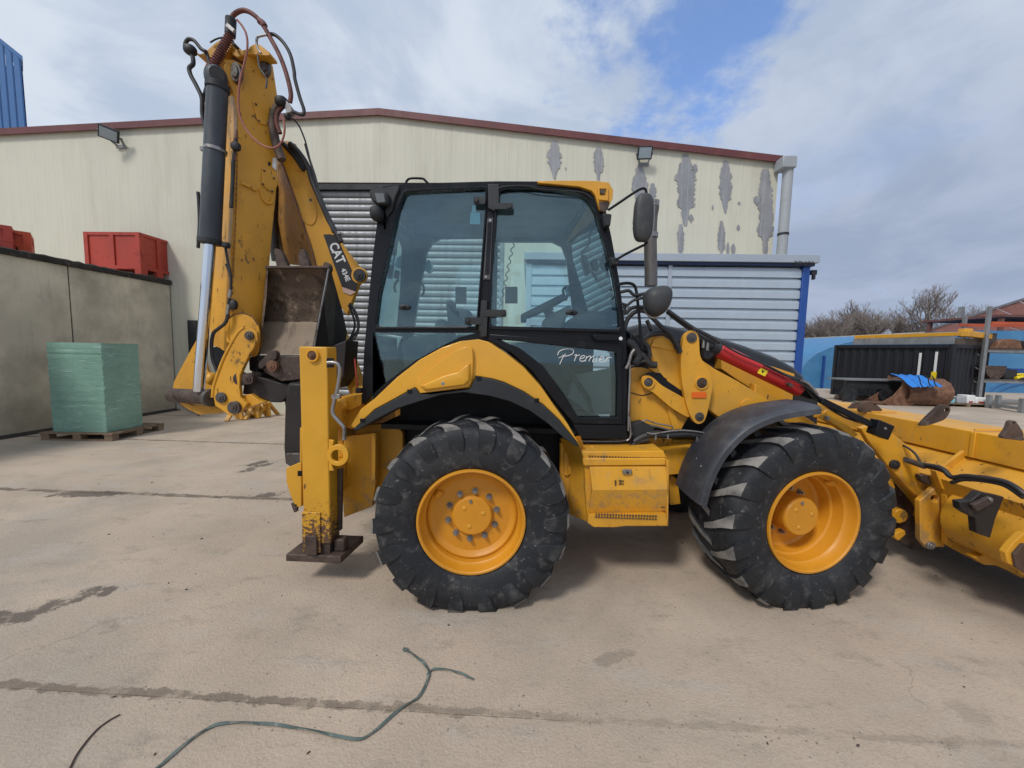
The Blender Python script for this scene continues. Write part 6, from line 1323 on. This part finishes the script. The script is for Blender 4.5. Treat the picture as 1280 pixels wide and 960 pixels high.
# linkage at the stick foot
boss = spl(Q('q', [(380, 330), (410, 305), (470, 296), (530, 320), (565, 370), (575, 440), (560, 545), (500, 545), (440, 470), (380, 470), (365, 400)], 3.22), 4)
b = B(); b.ext(boss, (-.06, .12, 0)); b.build('stick_foot', 'yellow_worn', bh, bev=.008)
tb('weld_line', 'q', [(385, 325), (420, 303), (475, 295), (525, 315), (562, 365)], 3.217, .004, 'brown', bh)
pl('foot_plate', 'q', [(300, 400), (370, 380), (380, 470), (385, 490), (340, 505), (295, 490), (280, 440)], 3.34, .1, 'yellow_worn', bh)
fl_ = [(196, 452), (160, 515), (120, 590), (85, 655), (58, 710), (48, 770), (58, 795), (180, 765), (300, 750), (310, 690), (262, 640), (240, 560), (210, 480)]
fb = B(); fb.ext(Q('q', fl_, 3.50), (0, .03, 0)); fb.build('far_link_plate', 'yellow_worn', bh, bev=.004)
nl = [(488, 378), (528, 388), (556, 412), (562, 450), (540, 500), (508, 552), (480, 610), (456, 665), (452, 740), (458, 800), (500, 838), (468, 880), (420, 912), (385, 908), (350, 880), (305, 850), (296, 800), (302, 740), (330, 660), (365, 570), (410, 480), (445, 415), (470, 385)]
nlp = Q('q', nl, 3.12)
b = B(); b.ext(nlp, (0, .035, 0)); nlk = b.build('near_link_plate', 'yellow_worn', bh, bev=.006)
tb('link_edge_flange', 'q', [(485, 378), (445, 412), (405, 478), (360, 565), (325, 655), (300, 735), (292, 800)], 3.125, .014, 'yellow_worn', bh, n=8)
pin('q', 512, 430, 27, 3.11, bh); pin('q', 343, 802, 33, 3.11, bh); pin('q', 420, 862, 40, 3.10, bh)
b = B(); t0, t1 = P(216, 494, 3.36), P(264, 497, 3.16)
b.cyl(t0, t1, .064, n=28); b.build('cross_pin_tube', 'brown', bh, bev=.005)
b = B(); b.cyl(t1 - V((.02, 0, 0)), t1 + V((.03, -.02, 0)), .075, n=28); b.build('tube_collar', 'pinsteel', bh, bev=.006)
b = B(); lowb = Q('q', [(62, 800), (180, 850), (290, 850), (370, 885), (340, 895), (200, 905), (120, 870), (70, 830)], 3.3); b.ext(lowb, (0, .1, 0)); b.build('lower_cross_plate', 'yellow_worn', bh, bev=.008)
tb('bent_rod', 'q', [(55, 790), (90, 840), (150, 880), (210, 908)], 3.2, .008, 'brown', bh)
b = B(); b.ball(Q('q', [(290, 690)], 3.4)[0], .05, .06, .06, n=16); b.build('pivot_boss', 'yellow_worn', bh)
pl('link_web', 'q', [(456, 790), (520, 780), (560, 810), (604, 828), (540, 850), (465, 878), (450, 830)], 3.16, .10, 'yellow_worn', bh)
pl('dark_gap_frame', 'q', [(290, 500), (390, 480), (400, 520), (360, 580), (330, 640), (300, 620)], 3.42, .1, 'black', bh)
# quick coupler
b = B(); q = Q('q', [(575, 600), (610, 555), (650, 545), (825, 548), (825, 690), (700, 705), (600, 650)], 3.16); b.ext(q, (0, .22, 0)); b.build('coupler_arm', 'brown', bh, bev=.02)
b = B(); q = spl(Q('q', [(600, 560), (640, 520), (672, 530), (670, 570), (620, 600), (580, 630), (565, 600)], 3.13), 3); b.ext(q, (0, .05, 0)); b.build('coupler_hook', 'brown', bh, bev=.008)
pin('q', 648, 612, 34, 3.12, bh, 'rust'); pin('q', 505, 688, 36, 3.12, bh, 'brown')
b = B(); q = Q('q', [(545, 670), (700, 715), (755, 720), (735, 800), (700, 832), (640, 830), (550, 790), (470, 780), (480, 700)], 3.2); b.ext(q, (0, .2, 0)); b.build('coupler_body', 'bucket_out', bh, bev=.02)
b = B(); b.cyl(Q('q', [(465, 688)], 3.14)[0], Q('q', [(465, 688)], 3.36)[0], .06, n=22); b.build('coupler_pin', 'brown', bh, bev=.004)
pl('coupler_bracket', 'q', [(505, 560), (560, 545), (580, 600), (560, 650), (510, 640)], 3.22, .12, 'black', bh, bev=.01)
pl('rear_post', 'c', [(88, 235), (145, 238), (150, 540), (78, 545), (72, 480), (76, 330)], 2.98, .2, 'bucket_out', bh, bev=.02)
pl('rear_post_foot', 'c', [(80, 500), (140, 500), (140, 545), (100, 552), (82, 540)], 2.95, .16, 'pinsteel', bh, bev=.01)

# ---- digging bucket
dg = sub('digging_bucket', bl, (P(370, 400, 3.4).x, 3.4, 1.4))
rows = [(334, 333, 411, 3.30), (345, 332, 410, 3.36), (365, 330.5, 408, 3.41), (385, 328, 404, 3.44), (402, 326, 400, 3.44), (420, 325, 396, 3.40), (434, 324, 393, 3.33), (443, 323, 391, 3.25)]
import itertools
fine = []
for (a, c) in zip(rows[:-1], rows[1:]):
    for k in range(4): t = k / 4; fine.append(tuple(a[i] * (1 - t) + c[i] * t for i in range(4)))
fine.append(rows[-1])
def sheet(rws, nx, th):
    b = B(); vs = []; rs = random.Random(8)
    for (py, x0_, x1_, Y) in rws:
        A, C_ = P(x0_, py, Y), P(x1_, py, Y)
        for i in range(nx + 1): p = A.lerp(C_, i / nx); p.y += rs.uniform(-.006, .006); vs.append(p)
    n = len(vs); R = len(rws); w = nx + 1
    fs = [(j * w + i, j * w + i + 1, (j + 1) * w + i + 1, (j + 1) * w + i) for j in range(R - 1) for i in range(nx)]
    fs2 = [tuple(k + n for k in f) for f in fs]
    rim_ = [(i, i + 1, i + 1 + n, i + n) for i in range(nx)] + [((R - 1) * w + i, (R - 1) * w + i + 1, (R - 1) * w + i + 1 + n, (R - 1) * w + i + n) for i in range(nx)] + [(j * w, (j + 1) * w, (j + 1) * w + n, j * w + n) for j in range(R - 1)] + [(j * w + nx, (j + 1) * w + nx, (j + 1) * w + nx + n, j * w + nx + n) for j in range(R - 1)]
    b.add(vs + [p + V((0, th, 0)) for p in vs], fs + fs2 + rim_); return b
sheet(fine[:17], 14, .02).build('back_shell', 'bucket_in', dg, ang=80)
sheet(fine[16:], 14, .02).build('bucket_floor', 'bucket_floor', dg, ang=80)
sp2 = [P(x, y, Y) for x, y, Y in ((411, 335, 3.29), (404, 372, 3.27), (398, 405, 3.25), (391, 443, 3.24), (399, 470, 3.3), (416, 470, 3.4), (428, 452, 3.55), (434, 416, 3.66), (428, 388, 3.64), (420, 360, 3.55), (415, 342, 3.4))]
b = B(); n = len(sp2); b.add(sp2 + [p + V((-.02, .01, 0)) for p in sp2] , [tuple(range(n)), tuple(range(n, 2 * n))[::-1]] + [(i, (i + 1) % n, n + (i + 1) % n, n + i) for i in range(n)]); b.build('side_cheek', 'bucket_out', dg, smooth=False)
b = B(); b.tube([P(x, y, Y - .01) for x, y, Y in ((411, 335, 3.29), (408, 352, 3.28), (404, 372, 3.27), (398, 405, 3.25), (391, 443, 3.24))], .007, n=6); b.build('side_cutter', 'steel', dg)
sl2 = [P(x, y, Y) for x, y, Y in ((333, 335, 3.30), (331, 372, 3.3), (327, 405, 3.28), (323, 443, 3.25), (323, 443, 3.4), (326, 410, 3.62), (330, 380, 3.6), (332, 345, 3.42))]
b = B(); n = len(sl2); b.add(sl2 + [p + V((.015, 0, 0)) for p in sl2], [tuple(range(n)), tuple(range(n, 2 * n))[::-1]] + [(i, (i + 1) % n, n + (i + 1) % n, n + i) for i in range(n)]); b.build('side_cheek', 'bucket_in', dg, smooth=False)
b = B(); b.bar(P(332, 334, 3.30), P(412, 334, 3.28), .02, .03); b.build('cutting_lip', 'brown', dg, bev=.004)
for pts in ([(112, 455), (125, 448), (142, 462), (160, 500), (168, 532), (128, 532), (118, 500)], [(218, 462), (235, 450), (246, 470), (262, 525), (228, 532), (216, 500)], [(320, 522), (330, 505), (348, 515), (352, 540), (335, 560), (322, 545)]):
    b = B(); q = Q('s', pts, 3.31); b.ext(spl(q, 3), (0, .05, 0)); b.build('bucket_tooth', 'brown', dg, bev=.006)
pl('bucket_back_plate', '0', [(396, 440), (433, 425), (430, 470), (420, 486), (398, 486)], 3.35, .25, 'bucket_out', dg, bev=.01)

# ---- boom
dbm = lambda x, y: 3.62 + (x - 350) * .0016
bx_ = [((338, 176, 3.98), (345, 180, 3.70), (370, 180, 3.86)), ((338, 224, 3.98), (360, 218, 3.69), (387, 218, 3.86)), ((338, 276, 3.98), (377, 268, 3.69), (406, 268, 3.86)), ((352, 330, 3.98), (395, 334, 3.69), (428, 320, 3.86))]
b = B(); b.loft(prism(bx_)); b.build('boom_core', 'yellow_grimy', bh, bev=.006)
bs = [(122, 8), (160, 5), (200, 40), (232, 90), (262, 140), (300, 248), (340, 335), (380, 402), (430, 470), (470, 520), (488, 545), (490, 580), (472, 605), (455, 650), (425, 735), (408, 715), (385, 670), (350, 590), (322, 540), (292, 527), (272, 450), (248, 378), (222, 295), (190, 210), (165, 132), (135, 60)]
q = Q('s', bs, dbm); b = B(); b.ext(q, (.01, .04, 0)); b.build('boom_side_plate', 'yellow', bh, bev=.006)
tb('boom_edge_bead', 's', [(125, 20), (165, 130), (222, 293), (248, 376), (272, 448), (290, 522)], lambda x, y: dbm(x, y) - .004, .009, 'rust', bh)
b = B(); lp_ = [(205, 110), (240, 130), (268, 190), (290, 260), (290, 320), (270, 345), (240, 330), (222, 285)]
b.tube(Q('s', lp_, lambda x, y: dbm(x, y) - .004), .006, n=6, closed=False); b.build('pressed_rib', 'yellow', bh)
disc('boom_boss', 's', 476, 563, 34, 3.66, .03, 'yellow', bh); pin('s', 479, 563, 27, 3.655, bh, 'hose')
disc('drain_hole', 's', 268, 240, 6, 3.617, .004, 'brown', bh, 0)
bd = Q('s', [(323, 388), (352, 387), (378, 392), (470, 598), (462, 632), (402, 610)], lambda x, y: dbm(x, y) - .006); b = B(); b.ext(bd, (.0, .005, 0)); bdg = b.build('model_badge', 'hose', bh, smooth=False)
b = B(); b.ext(Q('s', [(404, 613), (462, 634), (440, 648), (408, 636)], lambda x, y: dbm(x, y) - .006), (0, .005, 0)); b.build('badge_stripe', mat('pink_white_stripe', (.62, .42, .38), .5), bdg, smooth=False)
def badge_map(o, ex, ey):
    def f(x, y):
        px, py = o[0] + ex[0] * x + ey[0] * y, o[1] + ex[1] * x + ey[1] * y
        return Q('s', [(px, py)], lambda x, y: dbm(x, y) - .0085)[0]
    return f
import math as _m
a = _m.radians(66); s1 = 54; ex = (_m.cos(a) * s1 * .88, _m.sin(a) * s1 * .88); ey = (_m.sin(a) * s1, -_m.cos(a) * s1)
lettering('CAT', badge_map((347, 432), ex, ey), 'maker_lettering', 'white', bdg, bold=.03)
s2 = 29; ex = (_m.cos(a) * s2, _m.sin(a) * s2); ey = (_m.sin(a) * s2, -_m.cos(a) * s2)
lettering('434E', badge_map((398, 538), ex, ey), 'model_lettering', 'white', bdg, bold=.025)
pl('hose_hook', 's', [(365, 375), (395, 375), (395, 385), (375, 388)], 3.6, .06, 'steel', bh, bev=.003)
tb('boom_cylinder', 's', [(112, 150), (108, 260), (104, 330), (112, 420), (122, 500)], 3.9, .045, 'hose', bh, n=12)
# hidden lower boom foot / swing post joining boom to the cross frame
b = B(); b.bar(P(412, 385, 3.85), V((fx0 - .12, YC + .1, 1.3)), .12, .18); b.bar(V((fx0, YC, .7)), V((fx0, YC, 1.4)), .18, .3); b.build('swing_post', 'yellow_worn', bh, bev=.02)

# ---- hoses at the head of the backhoe
for nm, k, pts, Y, r, m in (
    ('main_hose', 'r', [(325, 140), (345, 90), (400, 62), (460, 84), (515, 140), (570, 235), (620, 330), (655, 420), (680, 510), (690, 570), (684, 615)], 3.24, .0175, 'hose_red'),
    ('main_hose_sleeve', 'r', [(500, 125), (520, 140), (532, 158)], 3.24, .024, 'hose_red'),
    ('return_hose', 'r', [(545, 210), (590, 208), (640, 250), (685, 325), (708, 420), (715, 480), (745, 590), (768, 660), (758, 688), (700, 670)], 3.28, .014, 'hose'),
    ('thin_hose', 'r', [(366, 118), (400, 160), (424, 215), (428, 290), (410, 380), (385, 480), (374, 600), (385, 700), (430, 790), (500, 860), (570, 888), (620, 870), (648, 810), (650, 740), (632, 700)], 3.18, .008, 'hose_pink'),
    ('side_hose', 'r', [(105, 320), (70, 300), (55, 268), (75, 236), (110, 245), (150, 292), (180, 310)], 3.22, .014, 'hose'),
    ('side_hose', 'r', [(88, 300), (102, 350), (102, 385), (80, 410), (88, 450), (120, 510), (155, 590), (158, 680), (175, 760), (200, 830)], 3.2, .016, 'hose'),
    ('side_hose', 'r', [(180, 310), (200, 380), (200, 470), (180, 540), (160, 610)], 3.24, .015, 'hose'),
    ('short_hose', 'r', [(330, 240), (345, 265), (370, 290)], 3.26, .012, 'hose'),
    ('crossing_hose', 'r', [(640, 610), (600, 660), (582, 730), (592, 820), (610, 890), (635, 960)], 3.42, .036, 'brown'),
    ('inner_hose', 'r', [(640, 640), (610, 680), (605, 740), (625, 800)], 3.39, .018, 'hose_red'),
    ('boom_hose', 'r', [(690, 700), (735, 750), (770, 830), (790, 900), (805, 965)], 3.5, .007, 'hose'),
    ('boom_hose', 's', [(245, 0), (262, 60), (288, 140), (305, 210), (330, 290), (365, 380)], 3.6, .010, 'hose'),
    ('boom_hose', 's', [(180, 0), (220, 40), (258, 100), (275, 155), (310, 240), (350, 330), (400, 420)], 3.62, .026, 'hose'),
    ('boom_hose', 's', [(150, 0), (200, 50), (240, 110)], 3.64, .024, 'hose'),
    ('boom_hose', 's', [(437, 683), (452, 710), (470, 760), (470, 800), (440, 840), (425, 900), (412, 960)], 3.5, .011, 'hose'),
    ('boom_hose', 's', [(432, 690), (448, 730), (458, 780), (440, 830), (420, 860), (410, 940)], 3.52, .010, 'hose'),
    ('boom_hose', 's', [(440, 690), (462, 720), (476, 770), (466, 820), (440, 850)], 3.48, .008, 'hose'),
    ('tail_hose', 'r', [(365, 780), (362, 850), (355, 960)], 3.2, .007, 'hose_red'),
    ('stick_hose', 'b', [(232, 0), (236, 60), (238, 140), (232, 240)], 3.2, .013, 'hose'),
    ('stick_hose', 'b', [(350, 240), (360, 300), (372, 360), (372, 420)], 3.2, .010, 'hose'),
    ('stick_hose', 'q', [(385, 300), (370, 350), (330, 385), (300, 410), (288, 450), (285, 500), (292, 570), (310, 620), (322, 650)], 3.18, .014, 'hose'),
    ('stick_hose', 'q', [(372, 0), (395, 60), (402, 110), (400, 160)], 3.2, .009, 'hose')):
    b = B(); b.tube(Q(k, pts, Y), r, n=9); b.build(nm, m, bh, ang=60)
# replace the misplaced strip: long dark hose beside the stick
tb('stick_guide_hose', 'a', [(424, 640), (420, 690), (412, 760), (408, 860), (402, 960)], 3.2, .014, 'hose', bh)
b = B(); c = Q('a', [(424, 676)], 3.18)[0]; b.ball(c, .035, .03, .035, n=12, pw=.7); b.build('hose_coupling', 'black_matt', bh)
b = B(); c = Q('b', [(352, 228)], 3.18)[0]; b.ball(c, .03, .03, .025, n=12, pw=.7); b.build('hose_coupling', 'black_matt', bh)
# spring guard round the hose
A, Bq = Q('r', [(330, 205)], 3.2)[0], Q('r', [(215, 412)], 3.2)[0]; b = B(); dvv = (Bq - A); uu = dvv.normalized().orthogonal().normalized(); kk = dvv.normalized().cross(uu)
b.tube([A + dvv * (i / 160) + (uu * math.cos(i * .6) + kk * math.sin(i * .6)) * .030 for i in range(161)], .007, n=6, seg=1, smooth=False); b.build('spring_guard', 'hose_red', bh)
b = B(); b.cyl(A, Bq, .024, n=14); b.build('guarded_hose', 'hose_red', bh)
b = B(); b.cyl(Q('r', [(330, 110)], 3.2)[0], Q('r', [(325, 215)], 3.2)[0], .038, n=18); hc = b.build('hose_clamp', 'black_matt', bh, bev=.006)
b = B(); b.bar(Q('r', [(305, 150)], 3.15)[0], Q('r', [(352, 190)], 3.15)[0], .03, .02); b.build('clamp_plate', 'steel', hc, bev=.003)
b = B(); b.bar(Q('r', [(205, 400)], 3.19)[0], Q('r', [(240, 420)], 3.19)[0], .02, .05); b.build('hose_ferrule', 'steel', bh, bev=.003)
b = B(); b.ball(Q('r', [(85, 300)], 3.2)[0], .045, .04, .035, n=14, pw=.7); b.build('hose_elbow', 'hose', bh)
b = B(); b.ext(Q('r', [(655, 595), (690, 640), (695, 670), (665, 680), (650, 640)], 3.36), (0, .06, 0)); b.build('hose_clamp', 'steel', bh, bev=.006)
b = B(); b.ball(Q('r', [(635, 612)], 3.38)[0], .05, .05, .04, n=14, pw=.7); b.ball(Q('r', [(672, 700)], 3.4)[0], .03, .03, .03, n=12); b.build('hose_joint', 'hose', bh)
tb('thin_pipe', 'r', [(545, 208), (510, 215), (488, 225), (484, 260), (495, 300), (510, 320)], 3.22, .009, 'steel', bh)
b = B(); b.ext(Q('q', [(520, 560), (825, 560), (825, 960), (735, 960), (718, 822), (600, 800), (520, 740)], 3.34), (0, .12, 0)); b.build('coupler_core', 'bucket_out', bh, bev=.02)
tb('thin_pipe', 'r', [(490, 330), (500, 400), (530, 450), (545, 480), (540, 530)], 3.2, .007, 'pinsteel', bh)
for y0_, y1_, m in ((155, 200, 'steel'), (205, 240, 'hose'), (245, 305, 'steel')):
    b = B(); q = Q('q', [(400 - (y0_ - 155) * .12, y0_), (398 - (y1_ - 155) * .12, y1_)], 3.18); b.cyl(q[0], q[1], .014, n=12); b.build('hose_fitting', m, bh)
b = B(); b.ball(Q('q', [(415, 245)], 3.2)[0], .035, .03, .045, n=12, pw=.8); b.build('fitting_cap', 'hose', bh)

# ---- loader bucket at the front
lb = sub('loader_bucket', bl, (3.6, YC, 0))
XB, Y0b, Y1b = 3.40, 2.32, 5.05
ztop = 1.22
def across(name, prof, m, y0=Y0b, y1=Y1b, **kw):
    b = B(); b.ext([V((x, y0, z)) for x, z in prof], (0, y1 - y0, 0)); return b.build(name, m, lb, **kw)
across('top_beam', [(XB, ztop - .205), (XB, ztop), (XB + .40, ztop + .012), (XB + .44, ztop - .03), (XB + .40, ztop - .05), (XB + .03, ztop - .20)], 'yellow', bev=.008)
across('back_sheet', [(XB + .04, ztop - .201), (XB + .065, ztop - .201), (XB - .16, .84), (XB - .19, .84)], 'yellow_worn')
across('back_sheet', [(XB - .19, .838), (XB - .14, .838), (XB + .02, .46), (XB + .0, .40), (XB - .04, .41), (XB - .03, .48)], 'yellow_worn')
across('bucket_floor', [(XB - .04, .40), (XB + .0, .34), (XB + .12, .29), (XB + 1.1, .20), (XB + 1.1, .23), (XB + .14, .32), (XB + .04, .37), (XB + .0, .42)], 'brown')
across('front_jaw', [(XB + .44, ztop - .06), (XB + .47, ztop - .04), (XB + .75, .80), (XB + 1.08, .26), (XB + 1.04, .24), (XB + .70, .79)], 'yellow_worn')
for y in (Y0b - .03, Y1b + .001):
    b = B(); b.ext([V((x, y, z)) for x, z in ((XB + .02, ztop - .04), (XB + .42, ztop - .02), (XB + .74, .80), (XB + 1.1, .22), (XB + .10, .30), (XB - .02, .42), (XB - .14, .84))], (0, .029, 0)); b.build('bucket_cheek', 'yellow_worn', lb, bev=.004)
# torque tube on the back and its worn patches
b = B(); b.cyl((XB + .02, 2.36, .57), (XB + .02, 2.99, .57), .235, n=40); b.build('torque_tube', 'yellow_worn', lb, bev=.01)
# ribs on the beam and its lugs
for y in (3.02, 3.9):
    b = B(); b.bar((XB + .0, y, ztop + .014), (XB + .22, y - .02, ztop + .018), .012, .012, up=V((0, 0, 1))); b.build('weld_rib', 'yellow', lb, smooth=False)
b = B(); b.box(XB - .012, XB - .001, 3.0, 3.03, ztop - .2, ztop - .01); b.build('beam_stiffener', 'yellow', lb, bev=.003)
def lug(k, pts, Y, hole=None, m='brown'):
    q = Q(k, pts, Y); b = B(); b.ext(rnd(q, .03), (0, .03, 0), [Q(k, circ(k, *hole), Y)] if hole else ()); return b.build('fork_lug', m, lb, bev=.003)
lug('j', [(553, 196), (585, 160), (655, 95), (692, 98), (697, 125), (672, 165), (600, 190)], 2.95, (678, 122, 11))
lug('j', [(930, 252), (965, 205), (975, 172), (995, 168), (1034, 225), (1034, 262)], 2.62, (988, 180, 5))
lug('j', [(222, 118), (255, 85), (290, 80), (280, 130)], 4.2); lug('j', [(270, 128), (290, 82), (340, 82), (385, 122), (350, 138)], 3.95, (345, 95, 5)); lug('j', [(1005, 262), (1034, 245), (1040, 262)], 2.55)
# arm ends, brackets
pl('arm_link', 'j', [(282, 205), (330, 190), (400, 210), (485, 272), (540, 380), (600, 490), (553, 532), (490, 470), (400, 370), (320, 270)], 3.18, .05, 'yellow', lb, bev=.006)
pin('j', 437, 372, 21, 3.17, lb, 'hose')
pl('bracket_plate', 'j', [(553, 540), (600, 500), (640, 462), (668, 505), (668, 755), (640, 752), (590, 762), (556, 720)], 3.10, .045, 'yellow', lb, holes=[circ('j', 622, 530, 17, 18)], bev=.005)
disc('bracket_hole', 'j', 622, 530, 17, 3.14, .003, 'black', lb, 0)
pin('j', 603, 745, 18, 3.09, lb, 'steel')
pl('bracket_gusset', 'j', [(655, 480), (692, 512), (700, 492), (808, 352), (795, 262), (780, 268), (770, 300), (632, 402)], 3.07, .028, 'yellow', lb, bev=.005)
pl('gusset_flange', 'j', [(628, 402), (690, 385), (700, 492), (692, 512), (655, 480)], 3.03, .05, 'yellow', lb, bev=.005)
pl('bracket_plate', 'j', [(675, 515), (720, 470), (765, 470), (800, 520), (810, 620), (850, 700), (950, 760), (905, 832), (852, 835), (760, 790), (676, 742)], 3.03, .04, 'yellow_worn', lb, bev=.005)
pin('j', 742, 505, 24, 3.02, lb, 'brown'); pin('j', 713, 707, 22, 3.02, lb, 'brown')
pl('latch_bracket', 'j', [(738, 545), (790, 540), (835, 500), (945, 522), (905, 620), (880, 712), (818, 690), (812, 620), (770, 600), (742, 580)], 2.50, .05, 'bucket_out', lb, bev=.006)
pl('latch_arm', 'j', [(800, 560), (885, 520), (900, 545), (820, 590)], 2.47, .028, 'brown', lb, bev=.006)
disc('latch_bolt', 'j', 885, 535, 8, 2.46, .02, 'steel', lb)
pl('lower_bracket', 'j', [(800, 800), (850, 790), (930, 790), (1034, 820), (1034, 900), (1000, 880), (905, 838), (850, 835)], 2.80, .06, 'yellow_worn', lb, bev=.006)
pl('end_hinge', 'j', [(950, 780), (985, 735), (1034, 690), (1060, 690), (1060, 900), (1010, 850), (960, 830)], 2.48, .04, 'yellow_worn', lb, bev=.006)
pl('end_hinge_core', 'j', [(990, 790), (1034, 740), (1050, 740), (1050, 880), (1000, 850)], 2.46, .02, 'brown', lb, bev=.005)
# hoses over the back
for pts, Y, r, m in (([(430, 270), (480, 285), (530, 320), (560, 370)], 3.1, .008, 'hose'), ([(485, 345), (560, 370), (650, 388), (700, 430), (760, 425), (850, 435), (940, 450), (1000, 480), (1034, 510)], 2.85, .017, 'hose'),
                     ([(500, 360), (570, 380), (650, 400), (720, 432), (800, 425), (880, 432), (960, 460), (1034, 500)], 2.84, .010, 'hose_red'), ([(700, 455), (760, 440), (860, 448), (950, 470), (1034, 525)], 2.83, .014, 'hose')):
    tb('bucket_hose', 'j', pts, (lambda x, y: 3.14 * FL / (x - 655)), r, m, lb)
b = B(); q = Q('j', [(490, 350), (575, 380)], 3.02); b.cyl(q[0], q[1], .022, n=12); b.build('hose_joint', 'pinsteel', lb)
pl('link_block', 'j', [(556, 420), (600, 425), (640, 450), (600, 470), (565, 450)], 3.12, .05, 'brown', lb, bev=.008)
# level rod with square guide, and small brackets by the wheel
b = B(); q = Q('j', [(95, 75), (365, 205)], 3.0); b.bar(q[0], q[1], .045, .035); b.build('level_rod', 'black', bl, bev=.005)
pl('rod_guide', 'j', [(368, 165), (440, 195), (410, 260), (345, 232)], 2.95, .08, 'black', bl, bev=.006)
disc('guide_bolt', 'j', 395, 205, 6, 2.945, .01, 'steel', bl, 0)
tb('level_wire', 'j', [(20, 10), (60, 60), (110, 95), (200, 150), (300, 185)], 3.02, .008, 'hose', bl)
pl('arm_knuckle', 'j', [(90, 160), (120, 120), (160, 125), (200, 165), (270, 235), (250, 250), (180, 200), (120, 165)], 3.1, .08, 'yellow_worn', bl, bev=.006)
pin('j', 125, 158, 10, 3.09, bl, 'steel')
pl('wheel_side_frame', 'j', [(405, 440), (435, 450), (470, 490), (560, 600), (562, 770), (520, 765), (440, 720), (415, 640), (400, 560)], 3.36, .08, 'brown', bl, bev=.01)
disc('frame_boss', 'j', 465, 612, 34, 3.30, .08, 'yellow_worn', bl, .01); pl('frame_lug', 'j', [(440, 690), (485, 675), (490, 695), (455, 725), (440, 712)], 3.25, .05, 'yellow_worn', bl, bev=.006)
pl('frame_lug', 'j', [(398, 450), (430, 440), (442, 480), (425, 520), (402, 500)], 3.25, .05, 'yellow_worn', bl, bev=.008)
